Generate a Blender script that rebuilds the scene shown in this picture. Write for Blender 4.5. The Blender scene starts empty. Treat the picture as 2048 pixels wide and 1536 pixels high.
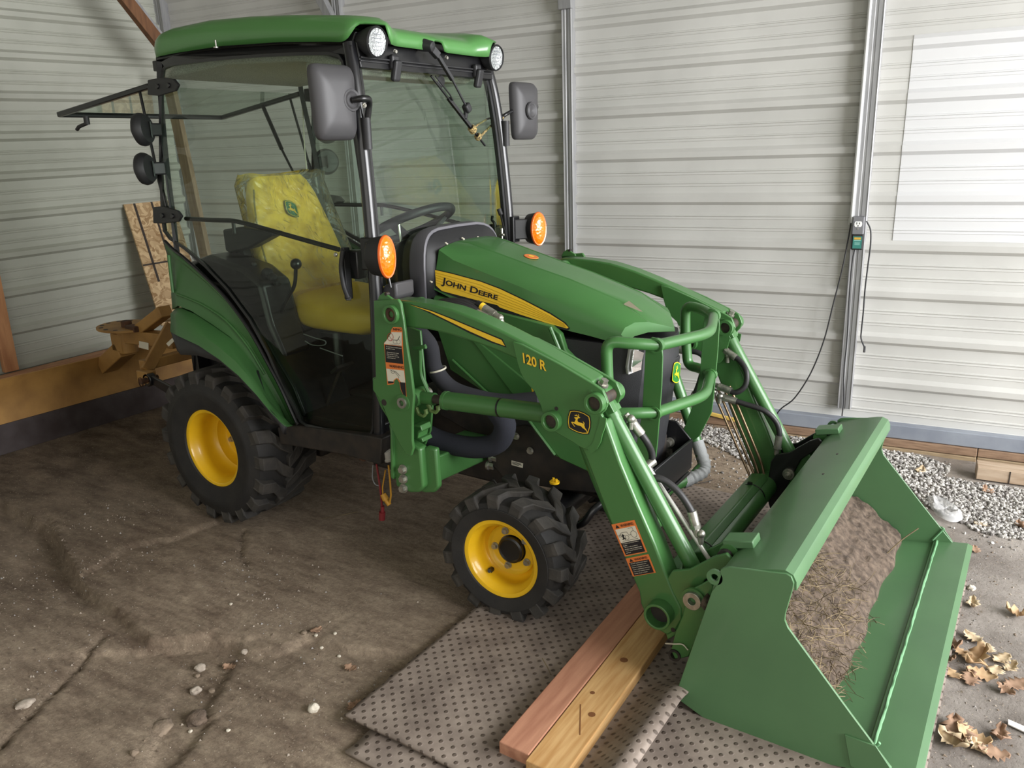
import bpy, bmesh, math, random
from mathutils import Vector, Matrix, noise
S = bpy.context.scene
COL = S.collection
PI = math.pi
rnd = random.Random(7)

# ---------------------------------------------------------------- camera, sky, exposure
_f, _c, _r = (28.3548, [2.781, -2.50106, 1.52334], [[0.837445, 0.546185, -0.019189], [0.140522, -0.249122, -0.958223], [-0.528148, 0.799762, -0.285377]])
cam_data = bpy.data.cameras.new('camera')
cam = bpy.data.objects.new('camera', cam_data)
COL.objects.link(cam)
cam_data.sensor_width = 36
cam_data.lens = _f
cam_data.clip_start = .02
cam.matrix_world = Matrix(((_r[0][0], -_r[1][0], -_r[2][0], _c[0]), (_r[0][1], -_r[1][1], -_r[2][1], _c[1]),
                           (_r[0][2], -_r[1][2], -_r[2][2], _c[2]), (0, 0, 0, 1)))
S.camera = cam
S.view_settings.view_transform = 'Standard'
S.view_settings.look = 'None'
S.view_settings.exposure = 0.30
S.view_settings.gamma = 1
S.view_settings.use_curve_mapping = False
S.cycles.use_denoising = True
S.cycles.max_bounces = 10
S.cycles.transparent_max_bounces = 16
S.cycles.sample_clamp_indirect = 6

world = bpy.data.worlds.new('overcast_sky')
S.world = world
world.use_nodes = True
_n, _l = world.node_tree.nodes, world.node_tree.links
_bg = _n['Background']
_tc = _n.new('ShaderNodeTexCoord'); _sx = _n.new('ShaderNodeSeparateXYZ'); _rp = _n.new('ShaderNodeValToRGB')
_l.new(_tc.outputs['Generated'], _sx.inputs[0]); _l.new(_sx.outputs['Z'], _rp.inputs[0])
_rp.color_ramp.elements[0].position = .42; _rp.color_ramp.elements[0].color = (.30, .30, .25, 1)
_rp.color_ramp.elements[1].position = .62; _rp.color_ramp.elements[1].color = (1, 1, .97, 1)
_l.new(_rp.outputs[0], _bg.inputs[0])
_bg.inputs[1].default_value = 1.0

def area(name, loc, target, sx, sy, power, color):
    d = bpy.data.lights.new(name, 'AREA'); d.shape = 'RECTANGLE'; d.size = sx; d.size_y = sy
    d.energy = power; d.color = color
    o = bpy.data.objects.new(name, d); COL.objects.link(o)
    o.location = loc
    o.rotation_euler = (Vector(target) - Vector(loc)).to_track_quat('-Z', 'Y').to_euler()
    return o
# daylight through the open end of the carport and through the drive-in side behind the camera
area('daylight_open_end', (6.8, .0, 2.1), (0, .2, .7), 4.6, 2.8, 590, (.98, .985, 1.0))
area('daylight_drive_in_side', (3.2, -6.2, 1.9), (1.0, 0, .8), 6.0, 2.6, 60, (1, .98, .93))

# ---------------------------------------------------------------- materials
def lin(c):
    return tuple(((v / 255) / 12.92 if v <= 10 else ((v / 255 + .055) / 1.055) ** 2.4) for v in c) + (1,)

def mat(name, c, rough=.5, metal=0, spec=.5, noise_amt=0, nscale=20, c2=None, bump=0, bscale=200, coat=0, emit=None, stretch=None, detail=6):
    m = bpy.data.materials.new(name); m.use_nodes = True
    n, l = m.node_tree.nodes, m.node_tree.links
    b = n['Principled BSDF']
    b.inputs['Base Color'].default_value = lin(c)
    b.inputs['Roughness'].default_value = rough
    b.inputs['Metallic'].default_value = metal
    b.inputs['Specular IOR Level'].default_value = spec
    if coat:
        b.inputs['Coat Weight'].default_value = coat; b.inputs['Coat Roughness'].default_value = .08
    if c2 or bump:
        tc = n.new('ShaderNodeTexCoord'); mp = n.new('ShaderNodeMapping')
        l.new(tc.outputs['Object'], mp.inputs[0])
        if stretch: mp.inputs['Scale'].default_value = stretch
        if c2:
            t = n.new('ShaderNodeTexNoise'); t.inputs['Scale'].default_value = nscale; t.inputs['Detail'].default_value = detail
            r = n.new('ShaderNodeValToRGB'); r.color_ramp.elements[0].position = .35; r.color_ramp.elements[1].position = .68
            r.color_ramp.elements[0].color = lin(c); r.color_ramp.elements[1].color = lin(c2)
            l.new(mp.outputs[0], t.inputs['Vector']); l.new(t.outputs['Fac'], r.inputs[0]); l.new(r.outputs[0], b.inputs['Base Color'])
        if bump:
            t2 = n.new('ShaderNodeTexNoise'); t2.inputs['Scale'].default_value = bscale; t2.inputs['Detail'].default_value = 4
            bp = n.new('ShaderNodeBump'); bp.inputs['Strength'].default_value = bump; bp.inputs['Distance'].default_value = .004
            l.new(mp.outputs[0], t2.inputs['Vector']); l.new(t2.outputs['Fac'], bp.inputs['Height']); l.new(bp.outputs[0], b.inputs['Normal'])
    if emit:
        b.inputs['Emission Color'].default_value = lin(c); b.inputs['Emission Strength'].default_value = emit
    return m

def glass_mat(name, tint, refl_rough=.02, base=.04):
    m = bpy.data.materials.new(name); m.use_nodes = True
    n, l = m.node_tree.nodes, m.node_tree.links
    n.remove(n['Principled BSDF'])
    out = n['Material Output']
    t = n.new('ShaderNodeBsdfTransparent'); t.inputs[0].default_value = lin(tint)
    g = n.new('ShaderNodeBsdfGlossy'); g.inputs['Roughness'].default_value = refl_rough
    fr = n.new('ShaderNodeFresnel'); fr.inputs[0].default_value = 1.45
    mx = n.new('ShaderNodeMixShader')
    l.new(fr.outputs[0], mx.inputs[0]); l.new(t.outputs[0], mx.inputs[1]); l.new(g.outputs[0], mx.inputs[2])
    l.new(mx.outputs[0], out.inputs[0])
    return m

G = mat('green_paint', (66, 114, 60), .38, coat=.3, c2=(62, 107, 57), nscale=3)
GD = mat('green_plastic', (62, 104, 56), .42, c2=(58, 97, 53), nscale=4)
YEL = mat('yellow_paint', (238, 190, 28), .38, coat=.3, c2=(226, 178, 26), nscale=9)
YDEC = mat('decal_yellow', (238, 196, 52), .4)
BLK = mat('black_paint', (20, 20, 22), .35, coat=.2)
PLAS = mat('black_plastic', (34, 34, 36), .5, bump=.15, bscale=900)
GREYP = mat('grey_plastic', (66, 65, 67), .5, bump=.1, bscale=900)
RUB = mat('tyre_rubber', (27, 26, 26), .7, c2=(38, 36, 34), nscale=14, bump=.2, bscale=120)
RUBT = mat('dusty_tread_rubber', (46, 44, 42), .8, c2=(66, 62, 57), nscale=16, bump=.3, bscale=120)
HOSE = mat('hose_rubber', (38, 37, 38), .5)
STEEL = mat('bright_steel', (198, 196, 188), .25, metal=1)
RODM = mat('polished_rod', (206, 204, 198), .42, metal=.35)
DASHG = mat('dash_grey_plastic', (98, 97, 102), .5, bump=.1, bscale=900)
GROOF = mat('lit_roof_green', (82, 136, 74), .34, coat=.4, c2=(78, 130, 70), nscale=3)  # lighter than the body green: bright ambient reflection put into the colour
ZINC = mat('zinc_plate', (190, 188, 178), .38, metal=.85, c2=(150, 148, 140), nscale=60)
GALV = mat('galvanised_steel', (158, 158, 158), .45, metal=.2, c2=(138, 138, 140), nscale=9, stretch=(6, 6, .6))
DARK = mat('dark_iron', (30, 28, 27), .6, c2=(52, 44, 38), nscale=18)
RUST = mat('rusty_steel', (96, 62, 40), .8, c2=(58, 42, 34), nscale=30, bump=.4)
WHT = mat('decal_white', (214, 208, 190), .5)
ORG = mat('decal_orange', (222, 122, 58), .5)
DBLK = mat('decal_black', (22, 22, 26), .5)
DRED = mat('decal_red', (170, 40, 40), .5)
GLASS = glass_mat('tinted_cab_glass', (214, 228, 216))
CLEARG = glass_mat('clear_lens', (235, 238, 240), .05)
FUZZ = mat('headliner_cloth', (222, 215, 206), .95, c2=(172, 166, 158), nscale=240, bump=.4, bscale=500)  # cloth colour raised to make up for the little light reaching the headliner
SEATY = mat('seat_vinyl', (246, 202, 62), .5, c2=(236, 190, 54), nscale=6, bump=.1, bscale=400)
TEALG = mat('decal_green', (20, 98, 50), .5)

# ---------------------------------------------------------------- geometry
def join(*gs):
    V, F = [], []
    for v, f in gs:
        o = len(V); V += list(v); F += [tuple(i + o for i in q) for q in f]
    return V, F

def mir(g):
    return [(x, -y, z) for x, y, z in g[0]], [tuple(reversed(q)) for q in g[1]]

def shift(g, d):
    return [(x + d[0], y + d[1], z + d[2]) for x, y, z in g[0]], g[1]

def xform(g, M):
    return [tuple(M @ Vector(v)) for v in g[0]], g[1]

def prism(poly, y0, y1):
    "closed (x,z) outline extruded from y0 to y1"
    n = len(poly)
    V = [(p[0], y0, p[1]) for p in poly] + [(p[0], y1, p[1]) for p in poly]
    a = sum(poly[i][0] * poly[(i + 1) % n][1] - poly[(i + 1) % n][0] * poly[i][1] for i in range(n))
    F = [tuple(range(n)), tuple(range(2 * n - 1, n - 1, -1))] + [(i, i + n, (i + 1) % n + n, (i + 1) % n) for i in range(n)]
    if (a > 0) != (y1 > y0): F = [tuple(reversed(q)) for q in F]
    return V, F

def extr(pts, vec):
    "closed 3D outline swept along vec"
    n = len(pts); v = Vector(vec)
    V = [tuple(p) for p in pts] + [tuple(Vector(p) + v) for p in pts]
    return V, [tuple(range(n)), tuple(range(2 * n - 1, n - 1, -1))] + [(i, i + n, (i + 1) % n + n, (i + 1) % n) for i in range(n)]

def box(c, s, R=None):
    V = []
    for dx in (-.5, .5):
        for dy in (-.5, .5):
            for dz in (-.5, .5):
                p = Vector((dx * s[0], dy * s[1], dz * s[2]))
                if R: p = R @ p
                V.append(tuple(p + Vector(c)))
    return V, [(0, 1, 3, 2), (4, 6, 7, 5), (0, 4, 5, 1), (2, 3, 7, 6), (0, 2, 6, 4), (1, 5, 7, 3)]

def ebox(a, b, w, h, up=(0, 0, 1)):
    "bar with a rectangular section from a to b; w across, h along up"
    a, b = Vector(a), Vector(b); d = (b - a).normalized(); s = d.cross(Vector(up)).normalized(); u = s.cross(d)
    R = Matrix((d, s, u)).transposed()
    return box((a + b) / 2, ((b - a).length, w, h), R)

def fillet(pts, r, k=5):
    if not r: return [Vector(p) for p in pts]
    P = [Vector(p) for p in pts]; out = [P[0]]
    for i in range(1, len(P) - 1):
        a, b, c = P[i - 1], P[i], P[i + 1]
        t = min(r, (a - b).length * .45, (c - b).length * .45)
        p, q = b + (a - b).normalized() * t, b + (c - b).normalized() * t
        for j in range(k + 1):
            u = j / k
            out.append(p * (1 - u) ** 2 + b * 2 * u * (1 - u) + q * u * u)
    out.append(P[-1]); return out

def spline(pts, k=6):
    P = [Vector(p) for p in pts]; P = [P[0] * 2 - P[1]] + P + [P[-1] * 2 - P[-2]]; out = []
    for i in range(1, len(P) - 2):
        for j in range(k):
            t = j / k; a, b, c, d = P[i - 1:i + 3]
            out.append(.5 * ((2 * b) + (c - a) * t + (2 * a - 5 * b + 4 * c - d) * t * t + (3 * b - a - 3 * c + d) * t ** 3))
    out.append(P[-2]); return out

def sweep(path, prof, closed=False, caps=True, up=(0, 0, 1), scale=None):
    "prof: list of (s,u) in the frame across the path"
    P = [Vector(p) for p in path]; n = len(P); m = len(prof); V, F = [], []
    T = []
    for i in range(n):
        if closed: t = P[(i + 1) % n] - P[i - 1]
        else: t = P[min(i + 1, n - 1)] - P[max(i - 1, 0)]
        T.append(t.normalized() if t.length > 1e-9 else Vector((0, 0, 1)))
    s = T[0].cross(Vector(up))
    if s.length < .05: s = T[0].cross(Vector((1, .3, 0)))
    s.normalize()
    for i in range(n):
        if i:
            s = s - T[i] * s.dot(T[i]); s.normalize()
        u = s.cross(T[i]); k = scale[i] if scale else 1
        V += [tuple(P[i] + s * a * k + u * b * k) for a, b in prof]
    for i in range(n if closed else n - 1):
        a, b = i * m, ((i + 1) % n) * m
        F += [(a + j, a + (j + 1) % m, b + (j + 1) % m, b + j) for j in range(m)]
    if caps and not closed:
        F += [tuple(range(m - 1, -1, -1)), tuple(range((n - 1) * m, n * m))]
    return V, F

def circ(r, n=12, ry=None):
    return [(r * math.cos(2 * PI * i / n), (ry or r) * math.sin(2 * PI * i / n)) for i in range(n)]

def tube(pts, r, n=12, bend=0, smooth=False, **k):
    p = spline(pts) if smooth else fillet(pts, bend)
    return sweep(p, circ(r, n), **k)

def rectprof(w, h):
    return [(-w / 2, -h / 2), (w / 2, -h / 2), (w / 2, h / 2), (-w / 2, h / 2)]

def lathe(prof, o, ax=(0, 1, 0), n=40, closed=False):
    "prof: (radius, distance along ax)"
    ax = Vector(ax).normalized(); s = ax.orthogonal().normalized(); u = ax.cross(s); o = Vector(o); m = len(prof)
    V, F = [], []
    for i in range(n):
        a = 2 * PI * i / n; d = s * math.cos(a) + u * math.sin(a)
        V += [tuple(o + d * r + ax * t) for r, t in prof]
    for i in range(n):
        a, b = i * m, ((i + 1) % n) * m
        F += [(a + j, a + j + 1, b + j + 1, b + j) for j in range(m - 1)]
        if closed: F.append((a + m - 1, a, b, b + m - 1))
    return V, F

def cyl(a, b, r, n=20, r2=None):
    a, b = Vector(a), Vector(b); h = (b - a).length
    return lathe([(0.0001, 0), (r, 0), (r2 if r2 is not None else r, h), (.0001, h)], a, b - a, n)

def ring(a, b, ro, ri, n=24):
    a, b = Vector(a), Vector(b); h = (b - a).length
    return lathe([(ri, 0), (ro, 0), (ro, h), (ri, h)], a, b - a, n, closed=True)

def bolt(p, ax, r, h=.01):
    p = Vector(p); ax = Vector(ax).normalized()
    return join(cyl(p, p + ax * h * .3, r * 1.35, 16), cyl(p + ax * h * .3, p + ax * h, r, 6))

def grid(rows):
    m = len(rows[0]); V = [tuple(p) for r in rows for p in r]
    return V, [(i * m + j, i * m + j + 1, (i + 1) * m + j + 1, (i + 1) * m + j) for i in range(len(rows) - 1) for j in range(m - 1)]

def loft(rings, caps=True):
    m = len(rings[0]); V = [tuple(p) for r in rings for p in r]; F = []
    for i in range(len(rings) - 1):
        a, b = i * m, (i + 1) * m
        F += [(a + j, a + (j + 1) % m, b + (j + 1) % m, b + j) for j in range(m)]
    if caps: F += [tuple(range(m - 1, -1, -1)), tuple(range((len(rings) - 1) * m, len(rings) * m))]
    return V, F

def sphere(c, r, n=12, sc=(1, 1, 1)):
    pr = [(max(.0001, r * math.sin(PI * i / (n // 2 + 2))), -r * math.cos(PI * i / (n // 2 + 2))) for i in range(n // 2 + 3)]
    v, f = lathe(pr, (0, 0, 0), (0, 0, 1), n)
    return [(c[0] + x * sc[0], c[1] + y * sc[1], c[2] + z * sc[2]) for x, y, z in v], f

def flat(pts):
    return [tuple(p) for p in pts], [tuple(range(len(pts)))]

def lerp(a, b, t):
    return tuple(x + (y - x) * t for x, y in zip(a, b))

def quadmap(q):
    "q: 4 corners TL,TR,BR,BL -> function (s right, t down) in 0..1"
    q = [Vector(p) for p in q]
    return lambda s, t: (q[0] * (1 - s) + q[1] * s) * (1 - t) + (q[3] * (1 - s) + q[2] * s) * t

# ---------------------------------------------------------------- objects
def ob(name, g, m, parent=None, smooth=32, bevel=0, solid=0, subsurf=0, label=None, cat=None, kind=None, group=None, seg=2, keep=False):
    me = bpy.data.meshes.new(name)
    V = [Vector(v) for v in g[0]]
    loc = Vector((0, 0, 0))
    if parent is None and not keep:
        xs = [v.x for v in V]; ys = [v.y for v in V]; zs = [v.z for v in V]
        loc = Vector(((min(xs) + max(xs)) / 2, (min(ys) + max(ys)) / 2, min(zs)))
    me.from_pydata([v - loc for v in V], [], g[1])
    bm = bmesh.new(); bm.from_mesh(me)
    bmesh.ops.remove_doubles(bm, verts=bm.verts, dist=1e-5)
    bmesh.ops.recalc_face_normals(bm, faces=bm.faces)
    bm.to_mesh(me); bm.free()
    for mm in (m if isinstance(m, (list, tuple)) else [m]): me.materials.append(mm)
    if smooth:
        me.shade_smooth(); me.set_sharp_from_angle(angle=math.radians(smooth))
    o = bpy.data.objects.new(name, me); COL.objects.link(o)
    o.location = loc
    if parent: o.parent = parent
    if solid:
        s = o.modifiers.new('solid', 'SOLIDIFY'); s.thickness = solid; s.offset = 0
    if subsurf:
        s = o.modifiers.new('sub', 'SUBSURF'); s.levels = s.render_levels = subsurf
    if bevel:
        b = o.modifiers.new('bevel', 'BEVEL'); b.width = bevel; b.segments = seg; b.limit_method = 'ANGLE'; b.angle_limit = math.radians(35)
        b.harden_normals = False
    return tag(o, label, cat, kind, group)

def tag(o, label=None, cat=None, kind=None, group=None):
    if label: o['label'] = label
    if cat: o['category'] = cat
    if kind: o['kind'] = kind
    if group: o['group'] = group
    return o

def empty(name, loc, label, cat, group=None):
    o = bpy.data.objects.new(name, None); COL.objects.link(o); o.location = loc; o.empty_display_size = .1
    return tag(o, label, cat, None, group)

def both(name, g, m, parent, **k):
    return ob(name, g, m, parent, **k), ob(name, mir(g), m, parent, **k)

def textgeo(s, fn, bold=0, small_caps=False, spacing=1.0):
    "lettering as a flat mesh, fitted to 0..1 x 0..1 and mapped through fn(s,t) (t downwards)"
    cu = bpy.data.curves.new('tmp', 'FONT'); cu.body = s; cu.size = 1; cu.offset = bold; cu.space_character = spacing
    cu.resolution_u = 4
    if small_caps:
        cu.small_caps_scale = .78
        for i, ch in enumerate(s):
            if ch.islower(): cu.body_format[i].use_small_caps = True
    o = bpy.data.objects.new('tmp', cu); COL.objects.link(o)
    dg = bpy.context.evaluated_depsgraph_get(); dg.update()
    me = bpy.data.meshes.new_from_object(o.evaluated_get(dg))
    V = [v.co.copy() for v in me.vertices]; F = [tuple(p.vertices) for p in me.polygons]
    bpy.data.objects.remove(o); bpy.data.curves.remove(cu); bpy.data.meshes.remove(me)
    x0, x1 = min(v.x for v in V), max(v.x for v in V); y0, y1 = min(v.y for v in V), max(v.y for v in V)
    return [tuple(fn((v.x - x0) / (x1 - x0), 1 - (v.y - y0) / (y1 - y0))) for v in V], F

# ================================================================ the carport
WALLS = {'A': {'u': [0.99574, 0.09082, 0.01595], 'v': [-0.01499, -0.01118, 0.99983], 'n': [0.09098, -0.9958, -0.00977], 'd': -1.5926, 'z0': 1.1645, 'sp': 0.2286}, 'B': {'u': [0.00761, 0.99982, 0.01753], 'v': [-0.01504, -0.01742, 0.99974], 'n': [0.99986, -0.00787, 0.0149], 'd': -2.6, 'z0': 2.3431, 'sp': 0.2343}}
WA, WB = WALLS['A'], WALLS['B']
def wp(W, s, t, off=0):
    "point on a wall: s along, t up, off towards the room"
    return tuple(Vector(W['u']) * s + Vector(W['v']) * t + Vector(W['n']) * (W['d'] + off))
def wst(W, p):
    p = Vector(p); return p.dot(Vector(W['u'])), p.dot(Vector(W['v']))

def panel(W, s0, s1, t0, t1, off=0, nseg=1):
    sp, z0 = W['sp'], W['z0']
    prof = []
    k0, k1 = math.floor((t0 - z0) / sp) - 1, math.ceil((t1 - z0) / sp) + 1
    for k in range(k0, k1 + 1):
        b = z0 + k * sp
        prof += [(b - .009, 0), (b + .008, .021), (b + .036, .023), (b + .054, 0)]
        for q in (.40, .46, .66, .72):
            c = b + sp * q
            prof += [(c - .005, 0), (c - .002, .0050), (c + .003, .0045), (c + .0055, 0)] if q in (.46, .72) else [(c - .005, 0), (c - .002, .003), (c + .005, 0)]
    prof = [p for p in prof if t0 <= p[0] <= t1]
    prof = [(t0, 0)] + prof + [(t1, 0)]
    rows = [[wp(W, s0 + (s1 - s0) * i / nseg, t, off + d) for t, d in prof] for i in range(nseg + 1)]
    return grid(rows)

SHEET = mat('painted_steel_sheet', (203, 202, 198), .42, spec=.4, c2=(190, 189, 185), nscale=2.5, bump=.02, bscale=60)
SHEETN = mat('newer_steel_sheet', (212, 212, 213), .42, spec=.4)
SHEETL = mat('shaded_steel_sheet', (180, 181, 170), .45, spec=.4, c2=(164, 165, 154), nscale=2.5)  # darker, greener copy of the wall sheet: left wall's shade put into the colour
ca = wst(WA, (-2.607, 1.337, 0))[0]; cb = wst(WB, (-2.607, 1.337, 0))[0]
ob('wall_back', panel(WA, ca, 5.2, .04, 3.0), SHEET, smooth=0, kind='structure', keep=True)
ob('wall_left', panel(WB, -4.5, cb, .02, 3.0), SHEETL, smooth=0, kind='structure', keep=True)
ROOFM = mat('roof_sheet', (168, 166, 156), .6)
ob('ceiling', join(box((.9, -1.3, 3.02), (7.6, 6.4, .03)), *[box((.9 - 3.6 + i * 1.2, -1.3, 2.97), (.06, 6.4, .06)) for i in range(7)]), ROOFM, kind='structure', keep=True)
# newer overlapping sheet at the right end of the back wall
q = [wst(WA, p) for p in [(2.1609,1.7776,1.9573),(2.1658,1.787,1.041),(2.5826,1.8163,1.9343),(2.7044,1.8362,1.0472)]]
def newsheet():
    n = len(panel(WA, 0, 1, q[1][1], q[0][1])[0]) // 2
    a = panel(WA, q[1][0], 5.2, q[1][1], q[0][1], .003)
    V = []
    for i, v in enumerate(a[0]):
        s, t = wst(WA, v); 
        if i < n: s = q[1][0] + (q[0][0] - q[1][0]) * (t - q[1][1]) / (q[0][1] - q[1][1])
        V.append(wp(WA, s, t, Vector(v).dot(Vector(WA['n'])) - WA['d']))
    return V, a[1]
ob('trim_overlap_sheet', newsheet(), SHEETN, smooth=0, kind='structure', keep=True)

# steel posts: square tube with folded edge lines
def post(W, s, t0, t1, w, d, off=0, s_top=None):
    s_top = s if s_top is None else s_top
    a, b = Vector(wp(W, s, t0, off)), Vector(wp(W, s_top, t1, off))
    prof = [(-w / 2, 0), (-w / 2, d), (-w / 2 + .004, d + .003), (-w / 2 + .010, d), (-.008, d), (-.005, d - .003), (.004, d - .003), (.007, d), (w / 2 - .010, d), (w / 2 - .004, d + .003), (w / 2, d), (w / 2, 0)]
    u, n = Vector(W['u']), Vector(W['n'])
    return loft([[tuple(p + u * x + n * y) for x, y in prof] for p in (a, b)])
pa = [wst(WA, p) for p in [(2.0043,1.7116,2.109),(2.034,1.7336,0.1399),(0.4826,1.5712,2.2464),(0.4973,1.586,0.8736),(-1.0528,1.4295,2.385),(-1.0421,1.4316,2.272),(-2.4803,1.2979,2.5139),(-2.4909,1.2987,2.3249)]]
def pslope(i, j, t): 
    (s1, t1), (s2, t2) = pa[i], pa[j]; return s1 + (s2 - s1) * (t - t1) / (t2 - t1)
P1 = (pslope(0, 1, .13), pslope(0, 1, 3.0)); P2 = (pslope(2, 3, .13), pslope(2, 3, 3.0))
ob('trim_steel_post', post(WA, P1[0], .13, 3.0, .066, .05, 0, P1[1]), GALV, smooth=0, kind='structure', keep=True)
ob('trim_steel_post', post(WA, P2[0], .13, 3.0, .060, .05, 0, P2[1]), GALV, smooth=0, kind='structure', keep=True)
ob('trim_steel_post', post(WA, pa[4][0], .13, 3.0, .062, .05, 0), GALV, smooth=0, kind='structure', keep=True)
ob('trim_corner_post', post(WA, ca + .045, .13, 3.0, .07, .06, 0), GALV, smooth=0, kind='structure', keep=True)
# diagonal knee brace going up from the third post, and the header brace on the second post
br = [(-1.1646,1.3783,2.4738),(-1.0401,1.392,2.2396)]
ob('trim_knee_brace', ebox(br[0], br[1], .055, .05, WA['n']), GALV, smooth=0, bevel=.003, kind='structure', keep=True)
hb = wp(WA, P2[1], 2.62, .05)
hb = [(0.4799,1.56,2.3412),(0.4848,1.5618,2.2015)]
ob('trim_post_sleeve', ebox(hb[0], hb[1], .074, .03, WA['n']), GALV, smooth=0, bevel=.002, kind='structure', keep=True)
# base rail and sill timbers along the back wall
RAIL = mat('base_rail_steel', (150, 156, 166), .5, metal=.15, c2=(132, 138, 150), nscale=7, bump=.1, bscale=50)
SILL = mat('sill_timber', (150, 122, 98), .8, c2=(122, 97, 77), nscale=9, stretch=(1, 12, 12), bump=.2, bscale=60)
SILL2 = mat('weathered_timber', (166, 146, 116), .85, c2=(138, 117, 92), nscale=9, stretch=(1, 12, 12), bump=.2, bscale=60)
def wbox(W, s0, s1, t0, t1, o0, o1):
    P = [wp(W, s, t, o) for s in (s0, s1) for o in (o0, o1) for t in (t0, t1)]
    return P, [(0, 1, 3, 2), (4, 6, 7, 5), (0, 4, 5, 1), (2, 3, 7, 6), (0, 2, 6, 4), (1, 5, 7, 3)]
rt = [(1.7227,1.7003,0.1193),(2.2525,1.7487,0.1274),(2.2389,1.7481,0.0578),(2.8245,1.8015,0.0689)]
r0, r1 = wst(WA, rt[1])[1], wst(WA, rt[2])[1]
ob('trim_base_rail', wbox(WA, ca, 5.2, r1, r0, 0, .055), RAIL, smooth=0, bevel=.003, kind='structure', keep=True)
se = wst(WA, [(2.6549,1.7713,0.0299)][0])[0]
ob('trim_sill_timber', wbox(WA, ca, se - .004, r1 - .042, r1 - .003, 0, .068), SILL, smooth=0, bevel=.003, kind='structure', keep=True)
ob('trim_sill_timber', wbox(WA, ca, se - .004, r1 - .10, r1 - .045, .004, .074), SILL2, smooth=0, bevel=.003, kind='structure', keep=True)
ob('trim_sill_timber', wbox(WA, se, 5.2, r1 - .042, r1 - .003, 0, .062), SILL, smooth=0, bevel=.003, kind='structure', keep=True)
ob('trim_sill_timber', wbox(WA, se, 5.2, r1 - .10, r1 - .045, .004, .066), SILL2, smooth=0, bevel=.003, kind='structure', keep=True)

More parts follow.
